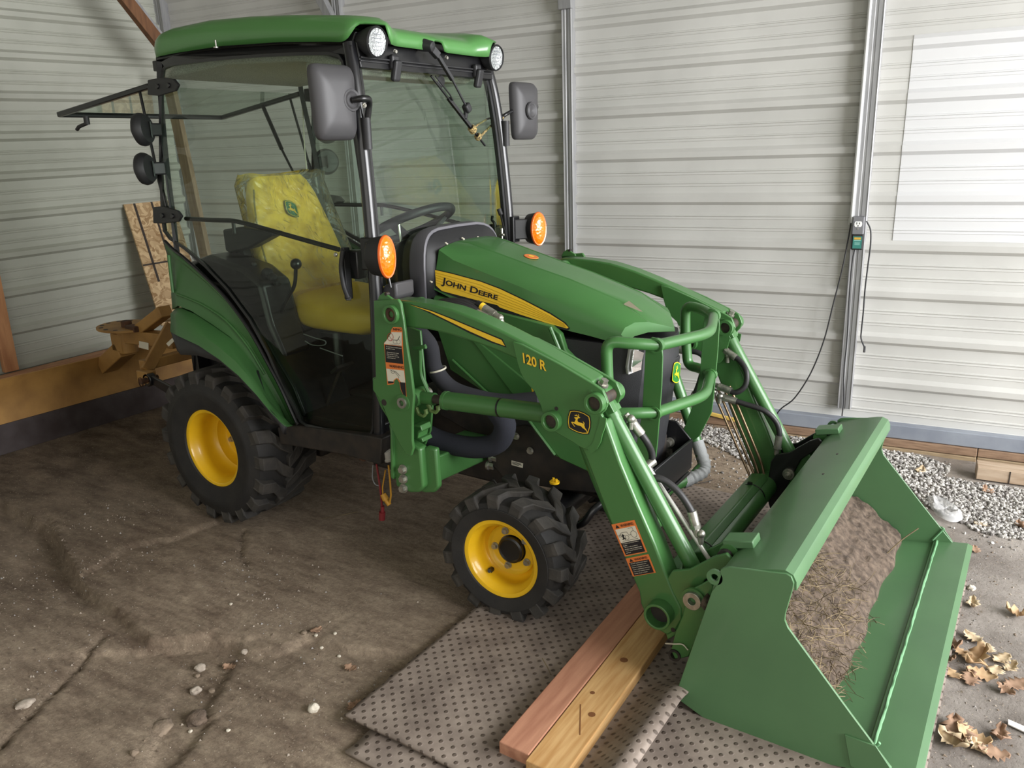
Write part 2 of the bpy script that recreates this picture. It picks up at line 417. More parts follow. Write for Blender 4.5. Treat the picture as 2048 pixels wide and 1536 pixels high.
# ================================================================ floor
DIRT = bpy.data.materials.new('packed_dirt_floor'); DIRT.use_nodes = True
def floor_nodes():
    n, l = DIRT.node_tree.nodes, DIRT.node_tree.links; b = n['Principled BSDF']
    tc = n.new('ShaderNodeTexCoord')
    def noi(sc, det=6, rough=.6, st=None):
        t = n.new('ShaderNodeTexNoise'); t.inputs['Scale'].default_value = sc; t.inputs['Detail'].default_value = det; t.inputs['Roughness'].default_value = rough
        if st:
            mp = n.new('ShaderNodeMapping'); mp.inputs['Scale'].default_value = st; mp.inputs['Rotation'].default_value = (0, 0, -.5)
            l.new(tc.outputs['Object'], mp.inputs[0]); l.new(mp.outputs[0], t.inputs['Vector'])
        else: l.new(tc.outputs['Object'], t.inputs['Vector'])
        return t
    def ramp(src, p0, c0, p1, c1):
        r = n.new('ShaderNodeValToRGB'); e = r.color_ramp.elements
        e[0].position, e[1].position = p0, p1; e[0].color, e[1].color = lin(c0), lin(c1); l.new(src, r.inputs[0]); return r
    def mix(f, a, b_, mode='MIX'):
        m = n.new('ShaderNodeMix'); m.data_type = 'RGBA'; m.blend_type = mode
        if hasattr(f, 'is_linked') or not isinstance(f, (int, float)): l.new(f, m.inputs[0])
        else: m.inputs[0].default_value = f
        l.new(a, m.inputs[6]); l.new(b_, m.inputs[7]); return m.outputs[2]
    base = ramp(noi(1.3, 8).outputs['Fac'], .36, (132, 113, 97), .66, (190, 172, 151))
    streak = ramp(noi(6, 8, .7, (1, 3.2, 1)).outputs['Fac'], .36, (106, 89, 76), .66, (200, 183, 160))
    c = mix(.5, base.outputs[0], streak.outputs[0])
    fine = ramp(noi(48, 10, .8).outputs['Fac'], .36, (134, 127, 120), .64, (255, 252, 246))
    c = mix(.55, c, fine.outputs[0], 'MULTIPLY')
    # greyer, paler crushed stone dust towards the open end
    sx = n.new('ShaderNodeSeparateXYZ'); l.new(tc.outputs['Object'], sx.inputs[0])
    ad = n.new('ShaderNodeMath'); ad.operation = 'ADD'; nn = noi(1.6, 4); l.new(sx.outputs['X'], ad.inputs[0]); l.new(nn.outputs['Fac'], ad.inputs[1])
    g1 = ramp(ad.outputs[0], 0, (0, 0, 0), 1, (255, 255, 255)); mr = n.new('ShaderNodeMapRange')
    mr.inputs[1].default_value, mr.inputs[2].default_value = 2.2, 3.2; l.new(ad.outputs[0], mr.inputs[0])
    grey = ramp(noi(5, 8).outputs['Fac'], .35, (126, 118, 111), .68, (170, 162, 154))
    c = mix(mr.outputs[0], c, grey.outputs[0])
    # darker brown old concrete towards the back
    mr2 = n.new('ShaderNodeMapRange'); ad2 = n.new('ShaderNodeMath'); ad2.operation = 'ADD'; n2 = noi(2.2, 6, .65); l.new(sx.outputs['X'], ad2.inputs[0]); l.new(n2.outputs['Fac'], ad2.inputs[1])
    mr2.inputs[1].default_value, mr2.inputs[2].default_value, mr2.inputs[3].default_value, mr2.inputs[4].default_value = -.7, .9, .75, 0
    l.new(ad2.outputs[0], mr2.inputs[0])
    dk = ramp(noi(3.5, 8, .7, (1, 2, 1)).outputs['Fac'], .4, (50, 39, 32), .66, (128, 112, 96))
    c = mix(mr2.outputs[0], c, dk.outputs[0])
    # pale worn flecks and grit
    fl = ramp(noi(34, 10, .75).outputs['Fac'], .60, (0, 0, 0), .74, (255, 255, 255))
    pale = n.new('ShaderNodeRGB'); pale.outputs[0].default_value = lin((186, 172, 150))
    fm = n.new('ShaderNodeMath'); fm.operation = 'MULTIPLY'; fm.inputs[1].default_value = .55; l.new(fl.outputs[0], fm.inputs[0])
    c = mix(fm.outputs[0], c, pale.outputs[0])
    vo = n.new('ShaderNodeTexVoronoi'); vo.inputs['Scale'].default_value = 130; l.new(tc.outputs['Object'], vo.inputs['Vector'])
    gr = ramp(vo.outputs['Distance'], .10, (200, 188, 168), .22, (0, 0, 0))
    wn = n.new('ShaderNodeTexWhiteNoise'); l.new(vo.outputs['Position'], wn.inputs['Vector'])
    gt = n.new('ShaderNodeMath'); gt.operation = 'GREATER_THAN'; gt.inputs[1].default_value = .86; l.new(wn.outputs['Value'], gt.inputs[0])
    lt = n.new('ShaderNodeMath'); lt.operation = 'LESS_THAN'; lt.inputs[1].default_value = .22; l.new(vo.outputs['Distance'], lt.inputs[0])
    ml = n.new('ShaderNodeMath'); ml.operation = 'MULTIPLY'; l.new(gt.outputs[0], ml.inputs[0]); l.new(lt.outputs[0], ml.inputs[1])
    c = mix(ml.outputs[0], c, pale.outputs[0])
    l.new(c, b.inputs['Base Color']); b.inputs['Roughness'].default_value = .88; b.inputs['Specular IOR Level'].default_value = .25
    b1 = n.new('ShaderNodeBump'); b1.inputs['Strength'].default_value = .85; b1.inputs['Distance'].default_value = .012
    hn = noi(60, 10, .75); l.new(hn.outputs['Fac'], b1.inputs['Height'])
    b2 = n.new('ShaderNodeBump'); b2.inputs['Strength'].default_value = .5; b2.inputs['Distance'].default_value = .03
    h2 = noi(9, 8, .65); l.new(h2.outputs['Fac'], b2.inputs['Height']); l.new(b1.outputs[0], b2.inputs['Normal']); l.new(b2.outputs[0], b.inputs['Normal'])
floor_nodes()

# broken slab edges: polyline, drop, falloff width, which side drops (+1 left of travel, -1 right)
LEDGES = [
    ([(-1.3849,-0.9426),(-0.9738,-0.9586),(-0.7755,-0.9712),(-0.5609,-0.9876),(-0.3938,-1.0427)], .05, .30, -1),
    ([(-0.3938,-1.0427),(-0.0982,-1.1509),(0.2974,-1.2063),(0.3658,-1.2181),(0.5069,-1.2405),(0.5707,-1.2014)], .035, .22, -1),
    ([(0.5707,-1.2014),(0.6669,-1.1094),(0.8298,-1.1005),(0.9168,-1.0535),(0.9498,-0.9562),(1.0913,-0.9402),(1.2052,-0.9015)], .022, .30, -1),
    ([(-0.1061,-1.0679),(-0.1582,-0.9109),(-0.0578,-0.7751),(-0.0339,-0.5734)], .015, .12, -1),
    ([(0.9091,-1.2858),(0.9476,-1.3412),(1.0082,-1.3788),(1.0304,-1.4363)], .014, .2, -1),
    ([(0.9061,-1.49),(0.9595,-1.5481),(1.0205,-1.5955)], .016, .2, 1),
]
CRACKS = [[(0.3247,-1.2951),(0.3708,-1.382),(0.4215,-1.4434),(0.4698,-1.5291),(0.5421,-1.6425),(0.6094,-1.743),(0.6625,-1.8182)], [(0.1461,-0.5745),(0.3171,-0.7207),(0.4424,-0.7805)]]
def segd(p, a, b):
    ax, ay = a; bx, by = b; dx, dy = bx - ax, by - ay
    t = max(0, min(1, ((p[0] - ax) * dx + (p[1] - ay) * dy) / (dx * dx + dy * dy + 1e-12)))
    cx, cy = ax + dx * t, ay + dy * t
    return math.hypot(p[0] - cx, p[1] - cy), (dx * (p[1] - ay) - dy * (p[0] - ax)), t
def floor_z(x, y):
    z = noise.noise(Vector((x * 1.7, y * 1.7, 3))) * .012 + noise.noise(Vector((x * 5, y * 5, 9))) * .004
    # flat where wheels, bucket and mat stand
    k = min(1, max(0, (-y - .35 - .28 * max(0, x)) / .5)) if x < 1.0 else 0
    k = max(k, min(1, max(0, (x - 2.85) / .4)), min(1, max(0, (y - .9) / .4)) if x > -.5 else 0)
    z *= k
    for pl, drop, wd, side in LEDGES:
        best = (9, 0, 0)
        for i in range(len(pl) - 1):
            r = segd((x, y), pl[i], pl[i + 1])
            if r[0] < best[0]: best = r
        d = best[0]
        d += noise.noise(Vector((x * 14, y * 14, 1))) * .012
        if best[1] * side > 0 and d < wd * 2.2:
            e = 1 if d > .012 else max(0, d / .012)
            z -= drop * e * max(0, 1 - d / (wd * 2.2)) ** 1.3
    for pl in CRACKS:
        for i in range(len(pl) - 1):
            d = segd((x, y), pl[i], pl[i + 1])[0] + noise.noise(Vector((x * 20, y * 20, 5))) * .006
            if d < .014: z -= .016 * (1 - max(0, d) / .014)
    return z
def floor_geo():
    xs = [-2.7 + .05 * i for i in range(22)] + [-1.6 + .014 * i for i in range(228)] + [1.6 + .05 * i for i in range(76)]
    ys = [-4.5 + .12 * i for i in range(19)] + [-2.22 + .014 * i for i in range(140)] + [-.26 + .05 * i for i in range(50)]
    return grid([[(x, y, floor_z(x, y) if -2.7 < x < 3.6 and -2.4 < y < 2.1 else 0) for y in ys] for x in xs])
ob('floor', floor_geo(), DIRT, smooth=60, kind='structure', keep=True)

# ================================================================ the tractor
T = empty('tractor', (0, 0, 0), 'green compact tractor with a glazed cab, yellow wheels and a front loader', 'tractor')

def wheel(name, cx, y_rim, cz, R, W, rr, disc, side, nl, lug_h, yaw, hub):
    """side -1: outside faces -y. y_rim: outer rim flange. Built around (cx, yc, cz) then yawed."""
    yc = y_rim - side * (W * .5 - .022)
    o = Vector((cx, yc, cz)); ax = Vector((0, side, 0)); h = W / 2
    Rz = Matrix.Translation(o) @ Matrix.Rotation(yaw, 4, 'Z') @ Matrix.Translation(-o)
    w = ob(name, ring(o - ax * .02, o + ax * .02, .04, .01), BLK, T) if False else None
    root = ob(name, xform(cyl(o - ax * (h * .3), o + ax * (disc + .004), .03, 12), Rz), DARK, T)
    c0 = R - lug_h
    tp = [(rr * 1.0, -h * .86), (rr * 1.03, -h * .93), (rr + (c0 - rr) * .45, -h), (c0 - .035, -h * .97), (c0 - .012, -h * .9), (c0 - .002, -h * .7), (c0 + .003, 0),
          (c0 - .002, h * .7), (c0 - .012, h * .9), (c0 - .035, h * .97), (rr + (c0 - rr) * .62, h * 1.0), (rr + (c0 - rr) * .60, h * 1.012), (rr + (c0 - rr) * .45, h), (rr * 1.03, h * .93), (rr * 1.0, h * .86)]
    ob('tyre', xform(lathe(tp, o, ax, 72, closed=True), Rz), RUB, root, smooth=40)
    # tread bars
    gs = []
    pit = 2 * PI / nl
    def cp(y, ph, r):
        return o + ax * y + Vector((math.cos(ph) * r, 0, math.sin(ph) * r))
    for sgn in (1, -1):
        for i in range(nl):
            ph = pit * (i + (.5 if sgn < 0 else 0))
            path = [(.955, .0, -.046, .85), (.975, .01, -.022, .95), (.93, .03, -.002, 1.0), (.52, .16, .0, 1.05), (.30, .50, .0, 1.05), (-.08, .86, .0, 1.0)]
            rings = []
            for (yy, pp, dr, ww) in path:
                y = sgn * yy * h; a = ph + side * pp * pit * 1.0; dw = pit * .255 * ww
                ra = R + dr; rb = max(c0 - .03 + dr * .6, rr)
                rings.append([cp(y, a - dw * 1.15, rb), cp(y, a + dw * 1.15, rb), cp(y, a + dw * .9, ra), cp(y, a - dw * .9, ra)])
            gs.append(loft(rings))
    ob('tread', xform(join(*gs), Rz), RUBT, root, smooth=0, bevel=.003, seg=1)
    rim = [(rr * .99, h * .80), (rr + .008, h * .83), (rr + .009, h * .87), (rr - .002, h * .885), (rr - .012, h * .86), (rr - .016, h * .78), (rr - .026, h * .70), (rr - .030, h * .5), (rr - .026, h * .3), (rr - .036, h * .12), (rr - .045, h * .08), (rr - .048, disc + .012), (rr - .056, disc + .002),
           (.075, disc), (.05, disc), (.05, disc - .006), (rr - .04, disc - .008), (rr - .02, -h * .86), (rr, -h * .87)]
    rm = ob('rim', xform(lathe(rim, o, ax, 64), Rz), YEL, root, smooth=40, keep=True)
    if hub:
        ob('hub_cap', xform(lathe([(.046, disc - .01), (.046, disc + .016), (.040, disc + .020), (.036, disc + .016), (.02, disc + .014), (.0001, disc + .014)], o, ax, 28), Rz), BLK, root)
        for k in range(5):
            a = PI * .62 + k * 2 * PI / 5
            ob('wheel_bolt', xform(bolt(o + Vector((math.cos(a) * .066, 0, math.sin(a) * .066)) + ax * disc, ax, .0095, .014), Rz), ZINC, root)
        a = PI * 1.28
        ob('valve_stem', xform(join(cyl(o + Vector((math.cos(a) * .104, 0, math.sin(a) * .104)) + ax * (disc + .03), o + Vector((math.cos(a) * .094, 0, math.sin(a) * .094)) + ax * (disc + .055), .006), cyl(o + Vector((math.cos(a) * .106, 0, math.sin(a) * .106)) + ax * (disc + .025), o + Vector((math.cos(a) * .103, 0, math.sin(a) * .103)) + ax * (disc + .04), .009)), Rz), BLK, root)
    else:
        for k in range(6):
            a = k * PI / 3 + .3
            ob('wheel_bolt', xform(bolt(o + Vector((math.cos(a) * .085, 0, math.sin(a) * .085)) + ax * disc, ax, .010, .014), Rz), ZINC, root)
    return root

wheel('rear_wheel', 0, -.561, .332, .332, .30, .166, -.03, -1, 18, .022, 0, False)
wheel('rear_wheel', 0, .561, .332, .332, .30, .166, -.03, 1, 18, .022, 0, False)
wheel('front_wheel', 1.436, -.556, .228, .228, .215, .136, .012, -1, 15, .019, math.radians(4), True)
wheel('front_wheel', 1.436, .50, .228, .228, .215, .136, .012, 1, 15, .019, math.radians(4), True)

# ---------------------------------------------------------------- chassis under the bodywork
def trio(*gs): return join(*gs)
ob('chassis', join(box((.55, 0, .40), (1.3, .30, .26)), box((.05, 0, .38), (.42, .42, .32)), box((1.35, 0, .40), (.75, .26, .20)), cyl((0, -.40, .332), (0, .40, .332), .075), box((.72, -.16, .33), (.3, .12, .16))), DARK, T, bevel=.012)
ob('front_axle', join(tube([(1.436, -.36, .235), (1.436, -.25, .26), (1.436, .25, .26), (1.436, .36, .235)], .05, 14), cyl((1.436, -.40, .16), (1.436, -.36, .33), .055), cyl((1.436, .32, .16), (1.436, .34, .33), .055), cyl((1.44, -.40, .30), (1.44, -.40, .345), .03, 16, .02)), BLK, T)
pl = [(1.5169,-0.34,0.4292)][0]
ob('axle_fill_plug', join(cyl(pl, Vector(pl) + Vector((0, 0, .006)), .017, 20), cyl(Vector(pl) + Vector((-.004, 0, .005)), Vector(pl) + Vector((-.004, 0, .018)), .004, 10), cyl(Vector(pl) + Vector((.007, 0, .005)), Vector(pl) + Vector((.007, 0, .016)), .004, 10)), YEL, T)
ob('tie_rod', tube([(1.5738,-0.3,0.2676),(1.6084,-0.3,0.2877),(1.6354,-0.28,0.338),(1.6599,-0.24,0.361),(1.7112,-0.2,0.3757)], .013, 12, .03), BLK, T)
# engine block seen below the hood, with its bolts and data plate
ob('engine_side_panel', join(prism([(1.171,0.5117),(1.3137,0.5566),(1.5954,0.5343),(1.6914,0.4264),(1.6833,0.3692),(1.4576,0.3363),(1.2216,0.323),(1.1666,0.3717)], -.20, -.10), prism([(0.8709,0.8123),(1.4416,0.8426),(1.672,0.664),(1.6573,0.4632),(1.1818,0.4247),(0.9024,0.5157)], -.17, .17)), DARK, T, bevel=.004)
for (px) in [(1.3387,-0.205,0.4654),(1.2797,-0.205,0.5099),(1.2436,-0.205,0.5399)]: ob('frame_bolt', bolt(px, (0, -1, 0), .010, .012), ZINC, T)
dp = [(1.2541,-0.2025,0.4086),(1.3041,-0.2025,0.4071),(1.3016,-0.2025,0.3889),(1.2537,-0.2025,0.3907)]
r_ = ob('data_plate', extr(dp, (0, .001, 0)), WHT, T, smooth=0)
fm_ = quadmap(dp)
ob('lettering', join(*[flat([fm_(a, t) + Vector((0, -.0006, 0)) for a, t in ((.08, t0), (b, t0), (b, t0 + .12), (.08, t0 + .12))]) for t0, b in ((.15, .85), (.38, .9), (.6, .7))]), DBLK, r_, smooth=0)
# loader frame crossmember and its bolts
cmf = [(1.1197,-0.53,0.488),(1.1126,-0.53,0.3771)]
c0_, c1_ = Vector((1.145, -.55, .515)), Vector((1.12, -.17, .465))
ob('loader_crossmember', extr([(1.148, -.555, .508), (1.135, -.555, .405), (1.03, -.555, .405), (1.03, -.555, .508)], (-.015, .39, -.035)), G, T, bevel=.006)
for p in [(1.1332,-0.19,0.3977),(1.1181,-0.19,0.3621)]: ob('crossmember_bolt', bolt(Vector(p) + Vector((.02, 0, 0)), (1, 0, 0), .014, .03), ZINC, T)

# ---------------------------------------------------------------- hood
def hy(x, z): return -(.3846 - .063 * x - .107 * z)
sh = [(0.9578,-0.2,1.1617),(1.019,-0.1996,1.1293),(1.1334,-0.1958,1.097),(1.2939,-0.1903,1.0537),(1.4321,-0.1864,1.0096),(1.5629,-0.1827,0.9671),(1.6749,-0.1801,0.925)]     # shoulder crease, right side
lo = [(0.935,-0.2165,1.0207),(1.021,-0.2143,0.9908),(1.1691,-0.2073,0.9685),(1.3108,-0.2009,0.9454),(1.412,-0.1963,0.9287),(1.5666,-0.1886,0.9096),(1.7121,-0.1819,0.8865)]     # lower edge
gr = [(1.033,-0.085,1.1687),(1.1833,-0.085,1.1264),(1.3534,-0.085,1.0842),(1.5106,-0.085,1.0474),(1.6421,-0.085,1.0007),(1.7149,-0.085,0.9723)]
tipz = [(1.7875,0,0.9057),(1.7947,0,0.903)]
def ztop(x, y):
    "crown of the hood: groove line interpolated in x, falling gently to the shoulder"
    pts = [(sh[0][0] - .02, gr[0][2] + .006)] + [(p[0], p[2]) for p in gr[:5]] + [(tipz[0][0], tipz[0][2] + .006)]
    for i in range(len(pts) - 1):
        if x <= pts[i + 1][0] or i == len(pts) - 2:
            t = (x - pts[i][0]) / (pts[i + 1][0] - pts[i][0]); z = pts[i][1] * (1 - t) + pts[i + 1][1] * t; break
    return z + .010 * (1 - (y / .2) ** 2)
def hood_geo():
    rows = []
    n = 7
    front = Vector(tipz[0]); A = Vector(sh[-1])
    for i in range(n):
        s, l = Vector(sh[i]), Vector(lo[i]); row = []
        half = [l, (s + l) / 2, s]
        for f in (.93, .75, .5, .46, .43, .2, 0):
            y = s.y * f
            # sweep the cross line forward towards the nose near the front
            k = max(0, (i - 4) / 2); x = s.x + (front.x - s.x) * (1 - f) * k * .98 + .0
            z = ztop(x, y)
            if f > .6: z = s.z + (z - s.z) * ((1 - f) / .4) ** .55
            if f == .46: z -= .004 * min(1, (6 - i) / 1.0) if i > 0 else 0
            half.append(Vector((x, y, z)))
        row = half + [Vector((v.x, -v.y, v.z)) for v in reversed(half[:-1])]
        rows.append(row)
    # front face: down from the V shaped nose crease
    last = rows[-1]; lowR = Vector(lo[-1]); fr = []
    for j, v in enumerate(last):
        if j < 2 or j > len(last) - 3: fr.append(v + (Vector((.008, 0, -.004)) if j in (0, len(last) - 1) else Vector((.006, 0, -.012))))
        else:
            f = abs(v.y / A.y); drop = .046 * f + .012
            fr.append(Vector((v.x + .002 - .004 * f, v.y * .995, v.z - drop)))
    rows.append(fr)
    inner = [Vector((v.x - .03, v.y * .93, v.z - .006)) for v in fr]
    rows.append(inner)
    return grid(rows)
hood = ob('hood', hood_geo(), G, T, smooth=26)
# yellow stripe decal with lettering on both sides
st_out = [(0.9433,-0.2101,1.0899),(1.0195,-0.2064,1.0801),(1.1358,-0.2011,1.0608),(1.2181,-0.1982,1.0402),(1.3186,-0.1955,1.0063),(1.4164,-0.1932,0.97),(1.4703,-0.1925,0.9444),(1.4877,-0.1929,0.9308),(1.4824,-0.1936,0.927),(1.3991,-0.1975,0.9397),(1.3013,-0.2016,0.9587),(1.2208,-0.2048,0.9764),(1.2084,-0.2048,0.9841),(1.1383,-0.2083,0.9927),(0.9758,-0.2159,1.0166),(0.9491,-0.2157,1.0346)]
st_blk = [(0.9384,-0.2095,1.0931),(1.019,-0.2055,1.0835),(1.1353,-0.2002,1.0642),(1.2196,-0.1971,1.0437),(1.32,-0.1944,1.0097),(1.4196,-0.192,0.9735),(1.4754,-0.1914,0.9464),(1.4931,-0.1923,0.9279),(1.4862,-0.1935,0.9205),(1.3993,-0.198,0.9294),(1.3015,-0.2023,0.9465),(1.2211,-0.2059,0.9606),(1.2005,-0.2064,0.9677),(1.1385,-0.2094,0.9768),(1.0105,-0.2145,1.0046),(0.9667,-0.216,1.0158),(0.9444,-0.2164,1.0252)]
jd = quadmap([(0.9752,-0.2114,1.0687),(1.2113,-0.2011,1.0261),(1.2085,-0.2044,0.9964),(0.9718,-0.2155,1.0326)])
jq = [(0.9774,-0.2115,1.067),(1.2135,-0.2015,1.0211),(1.2086,-0.2046,0.9947),(0.9717,-0.2153,1.0344)]
jd = quadmap(jq)
jdh = quadmap([(0.977,-0.2109,1.0669),(1.2132,-0.2009,1.021),(1.2082,-0.2041,0.9946),(0.9713,-0.2147,1.0343)])
def fat(fn, e): return lambda s, t: fn(s, t)
for m_ in (0, 1):
    mm = mir if m_ else (lambda g: g)
    d = ob('stripe_decal', mm(flat(st_blk)), DBLK, hood, smooth=0, label='black edged yellow stripe decal')
    ob('stripe', mm(flat(st_out)), YDEC, d, smooth=0) if False else None
    ob('hood_stripe', mm(flat(st_out)), YDEC, hood, smooth=0, label='tapering yellow stripe')
    if not m_:
        ob('lettering', textgeo('John Deere', jdh, .075, True), YDEC, hood, smooth=0, label='yellow halo of the lettering')
        ob('lettering', textgeo('John Deere', jd, .026, True), DBLK, hood, smooth=0, label='black lettering JOHN DEERE')
    else:
        q_ = [(x, -y, z) for x, y, z in (jq[1], jq[0], jq[3], jq[2])]
        ob('lettering', textgeo('John Deere', quadmap(q_), .012, True), DBLK, hood, smooth=0, label='black lettering JOHN DEERE')
for k in range(5):
    u = .16 + .16 * k
    ps = [lerp(a, b, u) for a, b in zip([(0.9437,-0.2106,1.09),(1.1362,-0.2016,1.0609),(1.3189,-0.1959,1.0064),(1.4705,-0.193,0.9445)], [(0.9494,-0.2162,1.0347),(1.1387,-0.2087,0.9928),(1.3016,-0.2021,0.9588),(1.4827,-0.1941,0.9271)])]
    ob('pinstripe', sweep(ps, rectprof(.0006, .0016)), mat('pinstripe_ochre', (206, 166, 40), .4) if k == 0 else bpy.data.materials['pinstripe_ochre'], hood, smooth=0)
tape = [(1.5863,0.0169,0.985),(1.5889,0.0597,0.985),(1.7095,-0.0935,0.985),(1.7057,-0.1047,0.985)]
tp_ = []
for p in [(1.6348,-0.085,1),(1.6564,-0.085,1.0138),(1.7075,-0.085,0.9816),(1.6968,-0.085,0.9822)]: tp_.append((p[0], p[1], p[2] + .004))
ob('torn_tape', flat(tp_), mat('dusty_tape', (196, 182, 164), .7), hood, smooth=0, label='torn beige sticker remnant')
bd = Vector((1.224, 0, ztop(1.224, 0) + .002))
ob('hood_badge', join(lathe([(.0001, .002), (.026, .002), (.028, 0)], bd, (.22, 0, 1), 28)), ORG, hood, label='round orange sticker')
ob('deer_head', lathe([(.0001, .0028), (.012, .0028)], bd, (.22, 0, 1), 5), YDEC, hood)
ws = Vector([(1.0202,0.17,1.1163)][0])
ob('rubber_stop', join(cyl(ws, ws + Vector((0, 0, .02)), .011, 14, .007)), BLK, hood)

# black cowl between hood and cab, with white dashes of fasteners
def arch(x0, sc, dz, n=17, w=.245, zb=.99, lean=0, xs=None):
    out = []
    for i in range(n):
        a = PI * i / (n - 1); c, s = math.cos(a), math.sin(a)
        y = -w * sc * (abs(c) ** .42) * (1 if c > 0 else -1); z = zb + (dz) * (abs(s) ** .45)
        out.append(Vector((x0 + ((xs if xs is not None else x0) - x0) * abs(c) ** 1.5, y, z)))
    return out
cow = [(0.8613,-0.235,0.9955),(0.9423,-0.235,1.2004)]; cow2 = [(0.8708,0,1.2331),(0.9173,0,1.2084)]
ob('cowl', grid([arch(.880, .985, .232, xs=.915), arch(.892, .985, .232, xs=.922), arch(.902, .97, .226, xs=.927), arch(.940, .90, .196, xs=.934), arch(.965, .83, .172, xs=.945)]), PLAS, T, smooth=40, solid=.006)
ob('dash_hood', grid([arch(.80, .90, .225), arch(.846, .975, .238), arch(.858, 1.0, .243), arch(.892, 1.0, .241, xs=.920), arch(.897, .985, .234, xs=.924)]), DASHG, T, smooth=40, solid=.006)
for p in [(0.9466,-0.14,1.1778),(0.9556,-0.05,1.187),(0.9555,0.05,1.1805),(0.935,-0.226,1.0497)]: ob('cowl_clip', box(p, (.012, .008, .004), Matrix.Rotation(.5, 3, 'Y')), WHT, T, smooth=0, bevel=.001)
ob('firewall', join(box((.80, 0, .86), (.05, .62, .34)), box((.86, -.30, .96), (.12, .20, .07)), box((.86, .30, .96), (.12, .20, .07))), PLAS, T, bevel=.006)
cw = [(0.9132,-0.36,1.0943),(1.0442,-0.24,1.0652),(1.042,-0.24,1.0203),(0.9082,-0.36,1.0286)]
ob('cowl_tray', join(prism([(0.8343,1.0099),(0.8666,1.0592),(0.9182,1.0701),(0.9188,1.017),(0.8992,1.0011)], -.40, -.30)), GREYP, T, bevel=.008)

# grille shell, head lamps, nose emblem
gsh = []
for z, f in ((.890, .80), (.872, .92), (.80, 1.0), (.755, .995), (.75, .97), (.62, .95), (.48, .88), (.40, .80)):
    row = []
    for y, dx in ((-.205, -.42), (-.20, -.10), (-.19, -.012), (-.155, .050), (-.08, .083), (0, .093), (.08, .083), (.155, .050), (.19, -.012), (.20, -.10), (.205, -.42)):
        row.append((1.70 + dx * (1 if dx < 0 else f) - (.90 - z) * .09 * (1 if abs(y) < .2 else .3), y * (.98 if f > .96 else .95), z))
    gsh.append(row)
GRL = mat('grille_plastic', (40, 40, 43), .5, bump=.35, bscale=700)
grille = ob('grille', (lambda g: (g[0], g[1] + [tuple(range(11))]))(grid(gsh)), GRL, T, smooth=35)
ob('grille_screen', grid([[(x - .006 + .004, y * 1.005, z) for x, y, z in r][1:10] for r in gsh[4:7]]), mat('grille_mesh', (60, 60, 64), .6, bump=1.0, bscale=1500), grille, smooth=35)
ob('side_screen', grid([[(x, y, z) for x, z in r] for y, r in ((-.207, [(1.4437,0.9204),(1.5948,0.8981),(1.7239,0.8852)]), (-.204, [(1.557,0.7954),(1.6135,0.7515),(1.705,0.7309)]))]), GRL, grille, smooth=0) if False else None
hl = [(1.7166,-0.192,0.8942),(1.7453,-0.105,0.8533),(1.7442,-0.1,0.8179),(1.7357,-0.12,0.8044),(1.7093,-0.19,0.7959),(1.707,-0.194,0.8218)]
hl_in = [(1.7212,-0.19,0.8861),(1.7414,-0.108,0.8501),(1.7414,-0.106,0.8206),(1.7342,-0.125,0.8105),(1.7152,-0.188,0.8063),(1.7139,-0.19,0.8251)]
def headlamp(mm):
    b = ob('head_lamp', mm(extr(hl, (-.012, .006, 0))), mat('lamp_bezel', (196, 196, 196), .4, metal=.2), T, smooth=0, bevel=.003)
    ob('reflector', mm(extr([Vector(p) + Vector((.006, -.004, 0)) for p in hl_in], (-.004, .002, 0))), mat('lamp_reflector', (214, 212, 208), .3, metal=.6, bump=1.0, bscale=120), b, smooth=0)
    ob('lens', mm(flat([Vector(p) + Vector((.010, -.006, 0)) for p in hl_in])), CLEARG, b, smooth=0)
headlamp(lambda g: g); headlamp(mir)

# leaping deer mark, normalised 0..1
SHIELD = [(430, 350), (600, 336), (800, 365), (1000, 440), (1205, 570), (1243, 780), (1235, 1000), (1158, 1262), (950, 1266), (750, 1215), (540, 1120), (378, 1020), (342, 800), (362, 560)]
DEER = [(600, 603), (640, 592), (745, 592), (742, 560), (715, 542), (640, 540), (600, 530), (650, 520), (618, 478), (680, 512), (712, 520), (680, 452), (720, 500), (748, 540), (768, 540), (778, 505), (752, 450), (795, 490), (802, 545), (786, 590), (850, 600), (836, 625), (780, 632), (750, 660),
        (735, 700), (742, 760), (780, 792), (880, 820), (978, 862), (985, 830), (952, 760), (1000, 795), (1032, 875), (1005, 890), (1025, 960), (1048, 1042), (1100, 1100), (1132, 1180), (1170, 1212), (1122, 1216), (1085, 1140), (1018, 1085), (930, 1020), (880, 962), (830, 940), (720, 920), (640, 870), (558, 832), (528, 832), (582, 900), (642, 988), (622, 985), (540, 892), (490, 820), (468, 784), (520, 778), (610, 792), (640, 730), (665, 672), (625, 640)]
def nrm(p): return ((p[0] - 330) / 920, (p[1] - 330) / 945)
def grow(P, k):
    cx = sum(p[0] for p in P) / len(P); cy = sum(p[1] for p in P) / len(P)
    return [(cx + (p[0] - cx) * k, cy + (p[1] - cy) * k) for p in P]
def logo(name, fn, n, parent, back, edge, deer, step=.0006, flip=False, kk=1.0):
    n = Vector(n)
    def g(P, i): return flat([fn(*( (1 - s, t) if flip else (s, t))) + n * step * i for s, t in (nrm(p) for p in P)])
    a = ob(name, g(grow(SHIELD, 1.09), 1), back, parent, smooth=0)
    rr = [g(grow(SHIELD, 1.0), 2), g(grow(SHIELD, .935), 2)]
    m = len(SHIELD); V = rr[0][0] + rr[1][0]
    ob('border', (V, [(i, (i + 1) % m, m + (i + 1) % m, m + i) for i in range(m)]), edge, a, smooth=0) if parent is T else ob('emblem_border', (V, [(i, (i + 1) % m, m + (i + 1) % m, m + i) for i in range(m)]), edge, parent, smooth=0)
    ob('leaping_deer', g(DEER, 3), deer, a if parent is T else parent, smooth=0)
    return a
